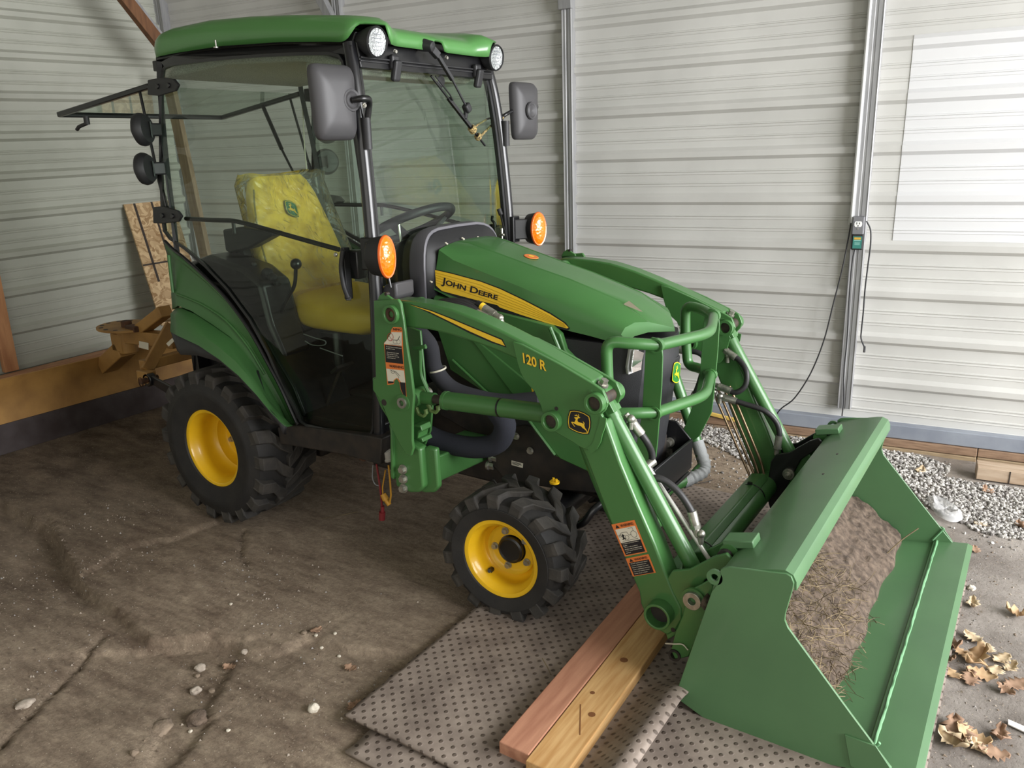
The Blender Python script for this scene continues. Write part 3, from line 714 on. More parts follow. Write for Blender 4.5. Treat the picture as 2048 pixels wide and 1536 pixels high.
em = [(1.8,-0.0597,0.8088),(1.8,0.0208,0.7895),(1.8,0.0262,0.7385),(1.8,-0.055,0.7592)]
def em_fn(s, t): return Vector((1.793 - .0 , -.045 + .075 * s + .02, .80 - .085 * t))
ey = [(1.7811,0.035,0.7587)][0]
def em_fn(s, t): return Vector((ey[0] + .004 - .012 * t * .3, ey[1] - .034 + .068 * s, ey[2] + .038 - .076 * t))
ob('nose_strip', extr([(ey[0] - .0, ey[1] - .042, ey[2] + .052), (ey[0] - .0, ey[1] + .042, ey[2] + .052), (ey[0] - .01, ey[1] + .046, ey[2] - .05), (ey[0] - .01, ey[1] - .046, ey[2] - .05)], (-.06, 0, 0)), PLAS, grille, smooth=0, bevel=.004)
logo('nose_emblem', em_fn, (1, 0, 0), grille, mat('emblem_yellow', (222, 214, 40), .4), mat('emblem_green', (44, 128, 50), .4), mat('emblem_deer', (230, 216, 40), .4), .0012)
ob('emblem_field', flat([em_fn(*nrm(p)) + Vector((.0018, 0, 0)) for p in grow(SHIELD, .96)]), mat('emblem_field_green', (40, 120, 50), .4), grille, smooth=0)

# lower green engine side shields
for m_ in (0, 1):
    mm = mir if m_ else (lambda g: g)
    ob('engine_shield', mm(join(prism([(0.9324,0.9982),(1.2272,0.9611),(1.4329,0.9346),(1.4676,0.9109),(1.4868,0.8581),(1.5629,0.7954),(1.5446,0.7091),(1.1962,0.6362),(0.9963,0.7216),(0.9315,0.9047)], -.215, -.19),
       prism([(1.31,0.6347),(1.4326,0.5853),(1.5896,0.5142),(1.6379,0.4459),(1.6095,0.4361),(1.4722,0.4667),(1.371,0.5464)], -.225, -.20),
       prism([(1.0696,0.8839),(1.3535,0.7189),(1.5879,0.7448),(1.6493,0.5888),(1.6383,0.4518),(1.5713,0.4652),(1.4527,0.4687),(1.29,0.6541)], -.22, -.2))), G, T, bevel=.004)
    for a_ in (tube([(1.4367,-0.228,0.9324),(1.4788,-0.228,0.8462)], .007, 8), tube([(1.3335,-0.23,0.6066),(1.4551,-0.23,0.4799)], .005, 8), tube([(1.0169,-0.224,0.7649),(1.2025,-0.224,0.6397)], .005, 8)): ob('shield_rib', mm(a_), G, T)
ob('model_number', flat([(1.3606,-0.231,0.7176),(1.3688,-0.231,0.717),(1.3725,-0.231,0.6941),(1.3644,-0.231,0.6946)]), YDEC, T, smooth=0, label='yellow numeral 1')

# front weight bracket
ob('weight_bracket', join(prism([(1.58, .34), (1.58, .53), (1.74, .535), (1.80, .475), (1.80, .36), (1.68, .34)], -.172, -.164), prism([(1.58, .34), (1.58, .53), (1.74, .535), (1.80, .475), (1.80, .36), (1.68, .34)], .164, .172), box((1.80, 0, .418), (.010, .344, .115)), box((1.69, 0, .34), (.22, .344, .012))), BLK, T, bevel=.003)
for p in [(1.7204,0.162,0.4506),(1.7161,0.162,0.41)]: ob('bracket_bolt', bolt(p, (0, -1, 0), .014, .03), ZINC, T)

# ================================================================ loader
PINM = mat('brown_pin', (70, 58, 48), .6, c2=(46, 40, 36), nscale=60)
YO, YI = -.578, -.505            # outer and inner face of the right loader arm
def pin_boss(c, ro, ri, y0, y1):
    return ring((c[0], y0, c[1]), (c[0], y1, c[1]), ro, ri, 30)
armbeam = [(1.0697,1.0524),(1.1361,1.0534),(1.2123,1.0506),(1.2897,1.0437),(1.346,1.032),(1.401,1.0191),(1.49,0.9921),(1.5761,0.963),(1.676,0.9251),(1.766,0.8906),(1.7818,0.8827),(1.7726,0.8506),(1.6176,0.8875),(1.5408,0.912),(1.4706,0.9306),(1.3982,0.945),(1.2952,0.9613),(1.2073,0.9692),(1.1092,0.9668),(1.0589,0.9697),(1.0231,1.0025),(1.0367,1.0365)]
gusset = [(1.5232,0.97),(1.5543,0.9662),(1.6794,0.924),(1.7912,0.8798),(1.817,0.867),(1.8272,0.8476),(1.8336,0.8312),(1.8262,0.8095),(1.814,0.7957),(1.8188,0.7892),(1.8099,0.7535),(1.8055,0.7348),(1.7979,0.7078),(1.787,0.689),(1.7774,0.681),(1.7483,0.6861),(1.727,0.6958),(1.6621,0.7177),(1.6334,0.7374),(1.6185,0.7874),(1.5968,0.8299),(1.5661,0.8544),(1.5492,0.8795),(1.5377,0.913)]
lower = [(1.7252,0.715),(1.8206,0.7774),(1.8693,0.6595),(1.926,0.5427),(1.9826,0.4332),(2.0186,0.3523),(2.0431,0.301),(2.0703,0.2569),(2.0747,0.2229),(2.0555,0.1805),(2.0306,0.1553),(2.0041,0.1627),(1.9625,0.1917),(1.944,0.2321),(1.9382,0.2681),(1.9116,0.3205),(1.8581,0.4314),(1.8081,0.5428),(1.7616,0.6481)]
bp1 = [(1.8,0.8303)][0]; bp2 = [(1.6599,0.753)][0]; bpt = [(1.0837,1.0139)][0]; bpb = [(2.0097,0.2294)][0]
for m_ in (0, 1):
    mm = mir if m_ else (lambda g: g)
    arm = ob('loader_arm', mm(join(prism(armbeam, YO, YI), prism(lower, YO, YI))), G, T, bevel=.007, seg=3)
    for y0, y1 in ((-.590, -.578), (-.505, -.493)):
        ob('gusset_plate', mm(prism(gusset, y0, y1)), G, arm, bevel=.002)
    ob('gusset_lip', mm(sweep([(p[0], -.588, p[1]) for p in [(1.8204,0.788),(1.8176,0.7638),(1.8086,0.7384),(1.8041,0.7165),(1.7933,0.6948),(1.7774,0.681)]], rectprof(.02, .006), up=(0, 1, 0))), G, arm, smooth=40)
    for c in (bp1, bp2): ob('pin_boss', mm(pin_boss(c, .030, .0205, -.612, -.584)), G, arm, smooth=30, bevel=.0015); ob('pivot_pin', mm(cyl((c[0], -.597, c[1]), (c[0], -.49, c[1]), .0206)), PINM, arm)
    for c in (bp1, bp2): ob('pin_boss', mm(pin_boss(c, .030, .0205, -.47, -.493)), G, arm, smooth=30)
    for p in [(1.7805,0.858),(1.6709,0.79)]: ob('grease_hole', mm(cyl((p[0], -.5915, p[1]), (p[0], -.585, p[1]), .006)), DARK if p[0] < 1.72 else G, arm)
    ob('pivot_tube', mm(join(ring((bpb[0], -.615, bpb[1]), (bpb[0], -.49, bpb[1]), .040, .032, 32))), G, arm, bevel=.002)
    ob('bolt', mm(bolt((lambda p: (p[0], -.545, p[1]))([(1.7947,0.8658)][0]), (.4, 0, 1), .012, .02)), ZINC, arm)
    # welded pads on the front face of the lower arm
    # lift cylinder
    a, b = Vector((bpt[0] + .055, -.542, .735)), Vector((bp2[0], -.542, bp2[1]))
    mt = Vector(([(1.1078,0.7241)][0][0], -.542, [(1.1078,0.7241)][0][1]))
    d = (b - mt).normalized()
    lc = ob('lift_cylinder', mm(join(cyl(mt + d * .125, b - d * .03, .0295, 28), cyl(mt + d * .118, mt + d * .13, .031, 28))), G, T, smooth=40)
    ob('cylinder_rod', mm(cyl(mt + d * .02, mt + d * .125, .015)), DARK, lc)
    ob('rod_eye', mm(join(cyl(mt + Vector((0, -.03, 0)), mt + Vector((0, .03, 0)), .03), cyl(mt + d * .02, mt + d * .075, .021))), G, lc)
    ob('zip_tie', mm(ring(mt + d * .335, mt + d * .341, .0305, .028, 28)), BLK, lc)
    # bucket cylinder
    ta, tb = Vector((bp1[0], -.540, bp1[1])), Vector(([(2.0995,0.3248)][0][0], -.540, [(2.0995,0.3248)][0][1]))
    ta = Vector([(1.7793,-0.52,0.8285)][0]); tb = Vector([(2.1095,-0.512,0.3023)][0]); d2 = (tb - ta).normalized()
    tl = (tb - ta).length
    bc = ob('bucket_cylinder', mm(join(cyl(ta + d2 * .05, ta + d2 * (tl * .905), .0228, 28), cyl(ta + d2 * .03, ta + d2 * .075, .0255, 28))), G, T, smooth=40)
    ob('cylinder_base', mm(join(cyl(ta + Vector((0, -.028, 0)), ta + Vector((0, .028, 0)), .036), ebox(ta, ta + d2 * .06, .05, .05, (0, 1, 0)))), G, bc, bevel=.002)
    ob('cylinder_rod', mm(ebox(ta + d2 * (tl * .90), ta + d2 * (tl * 1.01), .030, .030, (0, 1, 0))), BLK, bc, bevel=.002)

# self-levelling rod of the right bucket cylinder
rd = [(1.9114,-0.475,0.6164),(2.104,-0.475,0.3768)]
lr = ob('level_rod', cyl(rd[0], rd[1], .0065, 14), RODM, T)
rb = Vector(rd[1])
ob('rod_plate', extr([rb + Vector(v) for v in ((.012, -.012, .012), (.014, .012, .010), (-.01, .012, -.03), (-.06, .010, -.06), (-.055, -.012, -.06), (-.01, -.014, -.022))], (.002, 0, -.005)), RODM, lr, bevel=.002)

# decals on the right arm
dn = Vector((0, -1, 0))
ast = [(1.1297,-0.5786,1.0433),(1.2155,-0.5786,1.0306),(1.2887,-0.5786,1.0141),(1.382,-0.5786,0.9912),(1.4774,-0.5786,0.9681),(1.4894,-0.5786,0.9513),(1.4448,-0.5786,0.9598),(1.363,-0.5786,0.9814),(1.2787,-0.5786,1.0069),(1.2113,-0.5786,1.027)]
ast_b = [(1.1234,-0.5782,1.0459),(1.2153,-0.5782,1.0336),(1.2905,-0.5782,1.0173),(1.3836,-0.5782,0.9944),(1.4808,-0.5782,0.9715),(1.4943,-0.5782,0.9472),(1.4426,-0.5782,0.9548),(1.3587,-0.5782,0.9762),(1.2743,-0.5782,1.0032),(1.2068,-0.5782,1.0233)]
RA = [o for o in T.children if o.name.startswith('loader_arm')][0]
ob('arm_stripe_edge', flat(ast_b), DBLK, RA, smooth=0); ob('arm_stripe', flat(ast), YDEC, RA, smooth=0)
q = [(1.5584,-0.5912,0.9429),(1.6376,-0.5912,0.9261),(1.639,-0.5912,0.8967),(1.5613,-0.5912,0.9117)]
ob('model_lettering', textgeo('120 R', quadmap([(1.5581,-0.5906,0.9427),(1.6372,-0.5906,0.926),(1.6386,-0.5906,0.8965),(1.5609,-0.5906,0.9115)]), .075), DBLK, RA, smooth=0)
ob('model_lettering', textgeo('120 R', quadmap(q), .028), YDEC, RA, smooth=0, label='yellow lettering 120 R')
dq = quadmap([(1.7091,-0.5902,0.7902),(1.7811,-0.5902,0.8022),(1.7818,-0.5902,0.7335),(1.7091,-0.5902,0.7201)])
logo('deer_emblem', dq, dn, RA, DBLK, YDEC, YDEC, .0007)
ob('emblem_field', flat([dq(*nrm(p)) + dn * .00155 for p in grow(SHIELD, .93)]), DBLK, RA, smooth=0)

def warn(parent, q, y, pict, lines, tri=True, head='WARNING', hh=.2, ph=.42):
    f = quadmap(q); e = Vector((0, -1, 0))
    def R(s0, t0, s1, t1, i): return flat([f(s, t) + e * (.0006 * i) for s, t in ((s0, t0), (s1, t0), (s1, t1), (s0, t1))])
    b = ob('warning_decal', R(0, 0, 1, 1, 1), ORG, parent, smooth=0, label='orange, white and black safety sticker')
    if pict: ob('pictogram_field', R(.07, hh, .93, hh + ph, 2), WHT, parent, smooth=0)
    t0 = hh + (ph if pict else 0)
    ob('text_field', R(.07, t0, .93, .965, 2), DBLK, parent, smooth=0)
    ob('lettering', textgeo(head, lambda s, t: f(.34 + .56 * s, hh * (.28 + .5 * t)) + e * .0015, .02), DBLK, parent, smooth=0, label='lettering %s' % head)
    if tri: ob('warning_triangle', flat([f(s, t) + e * .0015 for s, t in ((.12, hh * .82), (.20, hh * .2), (.29, hh * .82))]), DBLK, parent, smooth=0)
    n = len(lines); step = (.95 - t0) / (n + .4)
    ob('small_print', join(*[textgeo(L, lambda s, t, i=i, w=len(L): f(.13 + .75 * s * min(1, w / 30), t0 + step * (i + .35 + .6 * t)) + e * .0018, .015) for i, L in enumerate(lines) if L]), WHT, parent, smooth=0)
    if pict: pict(lambda s, t: f(.07 + .86 * s, hh + ph * t) + e * .0018, parent)
def line(fn, pts, w, k=1):
    "thin drawn line on a decal"
    gs = []
    P = [fn(*p) for p in pts]
    for a, b in zip(P, P[1:]):
        d = (b - a).normalized(); s = d.cross(Vector((0, 1, 0))) * w
        gs.append(flat([a - s, b - s, b + s, a + s]))
    return join(*gs)
def cir(cx, cy, rx, ry, n=16): return [(cx + rx * math.cos(2 * PI * i / n), cy + ry * math.sin(2 * PI * i / n)) for i in range(n + 1)]
def pict_loader(fn, parent):
    ob('pictogram', join(line(fn, cir(.80, .55, .14, .24), .0005), line(fn, cir(.42, .68, .09, .15), .0005), line(fn, [(.13, .9), (.92, .9)], .0005), line(fn, [(.10, .5), (.22, .30), (.5, .30), (.55, .55), (.66, .55)], .0005),
        line(fn, [(.08, .42), (.16, .42), (.18, .56), (.08, .58), (.05, .5), (.08, .42)], .0005), line(fn, [(.62, .08), (.84, .08), (.84, .3)], .0005)), DBLK, parent, smooth=0)
    ob('pictogram_figure', flat([fn(*p) for p in ((.24, .38), (.29, .44), (.36, .52), (.30, .52), (.28, .66), (.33, .72), (.30, .88), (.27, .74), (.20, .80), (.14, .78), (.21, .70), (.20, .52))]), DBLK, parent, smooth=0)
warn(RA, [(1.8465,-0.5782,0.462),(1.9181,-0.5782,0.4952),(1.9607,-0.5782,0.4053),(1.8914,-0.5782,0.3715)], 0, pict_loader, ['To avoid injury from falling', 'loader:', '- Do not walk or perform', '  service under a raised loader', '- Lower loader to ground when', '  parked'], hh=.17)
warn(RA, [(1.8939,-0.5782,0.3657),(1.964,-0.5782,0.3999),(1.9886,-0.5782,0.3483),(1.9181,-0.5782,0.3144)], 0, None, ['DO NOT operate loader without', 'engaging attachment locks.', 'Failure to engage lock could', 'result in attachment detaching', 'from loader causing serious', 'bodily injury or death.'], hh=.26)

# ---------------------------------------------------------------- masts
mo = [(1.0085,1.0508),(1.1105,1.0644),(1.1218,1.0511),(1.1301,0.9975),(1.1366,0.9172),(1.1473,0.8362),(1.154,0.7535),(1.1429,0.6836),(1.1368,0.5957),(1.1393,0.5698),(1.1266,0.5408),(1.1094,0.5409),(1.0854,0.5682),(1.0638,0.5997),(1.0444,0.6316),(1.0205,0.6892),(0.9971,0.7257),(0.9767,0.7471),(0.9799,0.7823),(0.9939,0.7895)]
ft = [(1.0354,0.6565),(1.1378,0.5783),(1.155,0.5816),(1.1799,0.5777),(1.175,0.4348),(1.1523,0.4133),(1.1107,0.4074),(1.0497,0.4194)]
ft = [(1.0109,0.6255),(1.0867,0.5765),(1.146,0.5611),(1.1501,0.4232),(1.129,0.4),(1.091,0.3895),(1.0267,0.3992)]
mi = [(0.9681,0.9566),(1.0889,0.9348),(1.0973,0.7625),(1.1278,0.6963),(1.1103,0.5852),(1.0826,0.5284),(1.0254,0.5137),(0.9684,0.671)]
for m_ in (0, 1):
    mm = mir if m_ else (lambda g: g)
    ms = ob('loader_mast', mm(prism(mo, -.612, -.600)), G, T, bevel=.003)
    ob('mast_inner_plate', mm(prism(mi, -.485, -.475)), G, ms, bevel=.003)
    ob('mast_foot', mm(join(prism(ft, -.585, -.545), prism([(p[0] + .045, p[1]) for p in ft[2:6]] + [(ft[5][0], ft[5][1]), (ft[2][0], ft[2][1])], -.56, -.535))), G, ms, bevel=.008, seg=3)
    ob('mast_back_plate', mm(join(prism([(0.9643,0.7818),(0.9852,0.7917),(0.9921,0.7197),(1.015,0.676),(1.0377,0.6304),(1.0303,0.4299),(1.0173,0.4363),(1.0317,0.6382),(0.9935,0.6848),(0.9748,0.7258)], -.598, -.49))), G, ms, bevel=.003)
    lug = [(1.0217,1.0649),(1.0419,1.0779),(1.0803,1.0585),(1.0839,1.0508),(1.0113,1.0444)]
    ob('lifting_lug', mm(join(prism(lug, -.60, -.59))), G, ms, bevel=.002)
    lh = [(1.053,1.074)][0]
    ob('lug_hole', mm(cyl((lh[0], -.6025, lh[1]), (lh[0], -.588, lh[1]), .0055)), DARK, ms)
    ob('pivot_boss', mm(join(ring((bpt[0], -.625, bpt[1]), (bpt[0], -.60, bpt[1]), .031, .022, 30), ring((bpt[0], -.50, bpt[1]), (bpt[0], -.46, bpt[1]), .031, .02, 30))), G, ms, bevel=.0015)
    ob('pivot_pin', mm(ring((bpt[0], -.618, bpt[1]), (bpt[0], -.48, bpt[1]), .0215, .011, 24)), RUST if not m_ else DARK, ms)
    c = [(1.1078,0.7241)][0]
    ob('pivot_boss', mm(ring((c[0], -.616, c[1]), (c[0], -.612, c[1]), .028, .018, 30)), G, ms)
    ob('pivot_pin', mm(ring((c[0], -.622, c[1]), (c[0], -.48, c[1]), .018, .010, 24)), ZINC, ms)
    h = [(1.0246,0.7108)][0]
    ob('plate_hole', mm(cyl((h[0], -.6125, h[1]), (h[0], -.60, h[1]), .011)), DARK, ms)
    for p in [(1.0685,-0.586,0.4734),(1.0681,-0.586,0.4385),(1.0654,-0.586,0.4028)]: ob('mast_bolt', mm(bolt(p, (0, -1, 0), .0125, .016)), ZINC, ms)
    hk = [Vector(p) for p in [(1.1082,-0.55,0.6892),(1.1197,-0.55,0.6684),(1.1408,-0.55,0.6649),(1.1521,-0.55,0.6773),(1.1488,-0.55,0.6907)]]
    ob('latch_hook', mm(join(sweep(hk, rectprof(.012, .010)), sweep([p + Vector((.035, .02, .012)) for p in hk], rectprof(.012, .010)))), mat('worn_green', (96, 120, 66), .6), ms, smooth=0, bevel=.002)
    ob('latch_saddle', mm(join(sweep([(1.0905,-0.55,0.6209),(1.1173,-0.55,0.6327),(1.1431,-0.55,0.6355),(1.1466,-0.55,0.6238),(1.1332,-0.55,0.6143),(1.1275,-0.55,0.592),(1.1446,-0.55,0.5916),(1.1482,-0.55,0.5816)], rectprof(.05, .008)))), G, ms, smooth=0, bevel=.002)
    ob('latch_lever', mm(join(tube([(1.0926,-0.53,0.8884),(1.1478,-0.53,0.8967),(1.1459,-0.53,0.8998),(1.0945,-0.53,0.8853)], .006, 8), tube([(1.1219,-0.53,0.8835),(1.1183,-0.53,0.7981),(1.139,-0.53,0.758),(1.162,-0.53,0.7219)], .006, 8, .03))), G, ms)
RM = [o for o in T.children if o.name.startswith('loader_mast')][0]
# torn safety sticker on the mast
def YM(*pts): return None
tq = [(1.0813,-0.613,0.9724),(1.1272,-0.613,0.9756),(1.1274,-0.613,0.9644),(1.1221,-0.613,0.963),(1.1201,-0.613,0.9636),(1.0802,-0.613,0.9593),(1.0756,-0.613,0.9539),(1.0762,-0.613,0.9621)]
E_ = Vector((0, -1, 0))
def yl(P, i): return flat([Vector(p) + E_ * .0006 * i for p in P])
w1 = [(1.0867,-0.612,0.9728),(1.1222,-0.612,0.9749),(1.1236,-0.612,0.967),(1.1218,-0.612,0.8606),(1.1255,-0.612,0.7405),(1.119,-0.612,0.7378),(1.102,-0.612,0.7657),(1.0976,-0.612,0.7904),(1.0879,-0.612,0.8025),(1.0766,-0.612,0.7941),(1.0735,-0.612,0.7818),(1.0449,-0.612,0.7742),(1.0441,-0.612,0.7912),(1.0432,-0.612,0.8821),(1.0417,-0.612,0.9152),(1.0509,-0.612,0.9229),(1.0604,-0.612,0.9339),(1.0743,-0.612,0.9486),(1.0751,-0.612,0.9585),(1.08,-0.612,0.9672)]
mw = ob('torn_warning_decal', yl(w1, 1), ORG, RM, smooth=0, label='torn orange and white safety sticker')
ob('pictogram_field', yl([(1.079,-0.612,0.9557),(1.121,-0.612,0.9594),(1.1176,-0.612,0.9143),(1.0436,-0.612,0.9121),(1.0439,-0.612,0.9155),(1.0555,-0.612,0.9268),(1.072,-0.612,0.9467)], 2), WHT, RM, smooth=0)
ob('text_field', yl([(1.0456,-0.612,0.9107),(1.1174,-0.612,0.9127),(1.1193,-0.612,0.8553),(1.045,-0.612,0.8522)], 2), DBLK, RM, smooth=0)
ob('pictogram_field', yl([(1.0453,-0.612,0.8303),(1.1209,-0.612,0.8339),(1.1232,-0.612,0.7941),(1.1061,-0.612,0.7917),(1.0944,-0.612,0.8034),(1.0859,-0.612,0.8039),(1.0746,-0.612,0.7955),(1.072,-0.612,0.7901),(1.0482,-0.612,0.7883)], 2), WHT, RM, smooth=0)
ob('text_field', yl([(1.0999,-0.612,0.7924),(1.1232,-0.612,0.7941),(1.1237,-0.612,0.7453),(1.1172,-0.612,0.7426),(1.1043,-0.612,0.7677)], 3), DBLK, RM, smooth=0)
ob('text_field', yl([(1.0504,-0.612,0.7887),(1.0742,-0.612,0.7904),(1.0738,-0.612,0.7853),(1.0497,-0.612,0.78)], 3), DBLK, RM, smooth=0)
ob('lettering', textgeo('NING', quadmap([(1.0861,-0.614,0.9699),(1.1216,-0.614,0.972),(1.121,-0.614,0.9639),(1.0855,-0.614,0.9617)]), .02), DBLK, RM, smooth=0, label='lettering NING')
ob('lettering', textgeo('WARNING', quadmap([(1.0591,-0.614,0.8461),(1.1205,-0.614,0.8485),(1.1209,-0.614,0.8394),(1.0594,-0.614,0.8369)]), .02), DBLK, RM, smooth=0, label='lettering WARNING')
f_ = quadmap([(1.051,-0.614,0.953),(1.1227,-0.614,0.96),(1.1193,-0.614,0.915),(1.0455,-0.614,0.9128)])
ob('pictogram_ring', line(f_, cir(.32, .40, .17, .30), .0008), DRED, RM, smooth=0); ob('pictogram_slash', line(f_, [(.22, .25), (.42, .6)], .0008), DRED, RM, smooth=0) 
ob('pictogram', join(line(f_, cir(.8, .72, .1, .16), .0005), line(f_, [(.5, .6), (.5, .85), (.72, .85)], .0005), line(f_, [(.5, .6), (.72, .62), (.78, .55), (.86, .3)], .0009), line(f_, [(.3, .95), (.97, .97)], .0004)), DBLK, RM, smooth=0)
f_ = quadmap([(1.0475,-0.614,0.9114),(1.1192,-0.614,0.9133),(1.1211,-0.614,0.856),(1.0468,-0.614,0.8529)])
ob('small_print', join(*[textgeo(L, lambda s, t, i=i, w=len(L): f_(.06 + .9 * s * min(1, w / 30), .08 + .105 * i + .07 * t), .015) for i, L in enumerate(['To avoid injury or death caused', 'by falling loads:', '', '- Use an approved canopy', '  when handling loads', '- Operate from seat only', '- Carry loads low'])  if L]), WHT, RM, smooth=0)
f_ = quadmap([(1.0471,-0.614,0.8311),(1.1226,-0.614,0.8346),(1.1249,-0.614,0.7949),(1.0501,-0.614,0.7891)])
ob('pictogram', join(line(f_, [(.18, .05), (.34, .2), (.5, .15), (.72, .5)], .0006), line(f_, cir(.34, .2, .1, .14), .0005), line(f_, [(.45, .2), (.66, .62), (.6, .75)], .0005)), DBLK, RM, smooth=0)

# ---------------------------------------------------------------- cross tube and lines
for s in (-1, 1): ob('tube_bore', cyl((bpb[0], s * .581, bpb[1]), (bpb[0], s * .515, bpb[1]), .0325), DARK, T)
ct = ob('cross_tube', cyl((bpb[0] - .003, -.50, bpb[1]), (bpb[0] - .003, .50, bpb[1]), .043, 36), G, T, smooth=40)
x_, z_ = bpb[0] - .003, bpb[1]
ob('tube_shroud', prism([(x_ - .058, z_ + .006), (x_ - .052, z_ + .052), (x_ - .006, z_ + .060), (x_ + .016, z_ + .040), (x_ - .03, z_ + .03)], -.425, .425), G, ct, bevel=.004)
for y in (-.22, .30): ob('zip_tie', join(lathe([(.052, -.002), (.052, .002)], (x_ - .012, y, z_ + .008), (0, 1, 0), 30), box((x_ - .02, y, z_ + .062), (.014, .008, .008))), BLK, ct, solid=.003)
# four hydraulic lines along the left arm's inner face
ltop = [(1.7622,0.475,0.5796),(1.7842,0.475,0.587),(1.8079,0.475,0.5947),(1.8315,0.475,0.6022)]
lmid = [(1.908,0.475,0.2975),(1.9321,0.475,0.294),(1.9557,0.475,0.2968),(1.9787,0.475,0.3037)]
lbot = [(1.9482,0.462,0.232),(1.9678,0.462,0.2342),(1.9832,0.462,0.2376),(2.0004,0.462,0.2435)]
for a, b, c in zip(ltop, lmid, lbot): ob('hydraulic_line', tube([a, b, lerp(b, c, .6), c], .0052, 10, .02), mat('steel_line', (132, 112, 88), .35, metal=.8), T, smooth=60)
# two pads on right arm
for p in [(1.865,-0.545,0.6301),(1.8801,-0.545,0.5871)]: pass

# ---------------------------------------------------------------- hoses
def hose(pts, r=.0105, fit=((0, 1), (0, 1)), elbow=None):
    P = spline(pts, 7); h = ob('hydraulic_hose', sweep(P, circ(r, 12)), HOSE, T, smooth=60)
    for e, on in ((0, 1), (-1, 1)):
        a = Vector(pts[e]); b = Vector(pts[1 if e == 0 else -2]); d = (a - b).normalized()
        ob('hose_fitting', join(cyl(a - d * .035, a + d * .006, r * 1.35, 14), cyl(a + d * .006, a + d * .018, r * 1.5, 6), cyl(a + d * .018, a + d * .04, r * .9, 12)), ZINC, h, smooth=30)
    return h
hose([(1.8601,-0.47,0.7364),(1.893,-0.46,0.693),(1.9043,-0.44,0.6497),(1.9053,-0.44,0.6185),(1.894,-0.46,0.6074)])
hose([(1.905,-0.5,0.5773),(1.9389,-0.49,0.5951),(1.9733,-0.48,0.585),(2.0135,-0.475,0.5533),(2.0474,-0.472,0.5057),(2.0563,-0.472,0.4766)])
hose([(1.8136,0.5,0.7291),(1.8618,0.49,0.7035),(1.8958,0.47,0.6671),(1.8964,0.46,0.6158),(1.8625,0.45,0.5872),(1.8127,0.455,0.5966)])
hose([(1.8281,0.47,0.552),(1.8966,0.475,0.539),(1.9736,0.48,0.5217),(2.0176,0.49,0.4797),(2.0326,0.49,0.4315),(2.0296,0.49,0.394)])
hose([(1.6519,0.4,0.7417),(1.723,0.4,0.7404),(1.7503,0.4,0.7141),(1.7312,0.42,0.6262),(1.6972,0.44,0.5334)])
for p in [(1.776,0.46,0.5754),(1.801,0.46,0.5607),(1.8102,0.5,0.7187),(2.0269,0.49,0.379),(1.8548,-0.48,0.7568),(2.0771,-0.472,0.4458)]: ob('line_elbow', join(sphere(p, .013, 10), cyl(p, Vector(p) + Vector((0, 0, -.03)), .009, 10)), ZINC, T, smooth=40)
# sleeve-wrapped hose bundle along the right side of the tractor
bn = [(1.0205,-0.44,0.9302),(1.0703,-0.42,0.8704),(1.0712,-0.4,0.786),(1.1218,-0.38,0.7159),(1.2132,-0.36,0.6883),(1.3172,-0.33,0.6784),(1.4387,-0.3,0.6983)]
ob('hose_bundle', sweep(spline(bn, 6), circ(.030, 14)), mat('woven_sleeve', (46, 46, 52), .85, bump=.6, bscale=900), T, smooth=60)
bn2 = [(1.2959,-0.36,0.6656),(1.3353,-0.36,0.6095),(1.3025,-0.36,0.5399),(1.2206,-0.38,0.5123),(1.1045,-0.4,0.5153),(1.0317,-0.42,0.5402)]
ob('hose_bundle', sweep(spline(bn2, 6), circ(.038, 14)), mat('woven_sleeve_dark', (38, 40, 50), .85, bump=.6, bscale=900), T, smooth=60)
bd_ = bpy.data.materials['woven_sleeve']
ob('hose_bundle', join(*[sweep(spline([Vector(p) + Vector((0, .013 * k, -.003 * abs(k))) for p in [(1.056,-0.42,0.9871),(1.1105,-0.4,1.0176),(1.1709,-0.385,1.0254),(1.2303,-0.38,1.0131),(1.2665,-0.375,0.9955)]], 5), circ(.011, 8)) for k in (-2, -1, 0, 1, 2)]), HOSE, T, smooth=60)
def coupler(a, b, col, nm):
    a, b = Vector(a), Vector(b); d = (b - a).normalized()
    c = ob('quick_coupler', join(cyl(a, a + d * .045, .014, 16), cyl(a + d * .045, b, .011, 16), sphere(b, .013, 10), cyl(b, b + Vector((.012, 0, -.03)), .010, 12)), ZINC, T, smooth=30)
    ob('colour_ring', ring(a - d * .012, a, .0145, .009), col, c); ob('dust_cap', cyl(a - d * .03, a - d * .012, .013), BLK, c)
coupler(*[(1.2695,-0.37,1.0082),(1.3321,-0.37,0.9809)], YDEC, 'y'); coupler(*[(1.249,-0.39,0.9965),(1.3159,-0.39,0.9732)], BLK, 'b')
ob('bundle_tie', join(*[lathe([(.032, -.004), (.032, .004)], p, ax, 20) for p, ax in (([(1.1021,-0.395,0.7836)][0], (.3, .05, -.6)), ([(1.1518,-0.376,0.7247)][0], (.6, .1, -.3)))]), WHT, T, solid=.002) if False else None
ob('bundle_tie', lathe([(.032, -.003), (.032, .003)], [(1.08,-0.395,0.7788)][0], (.2, .1, -1), 20), WHT, T, solid=.003)

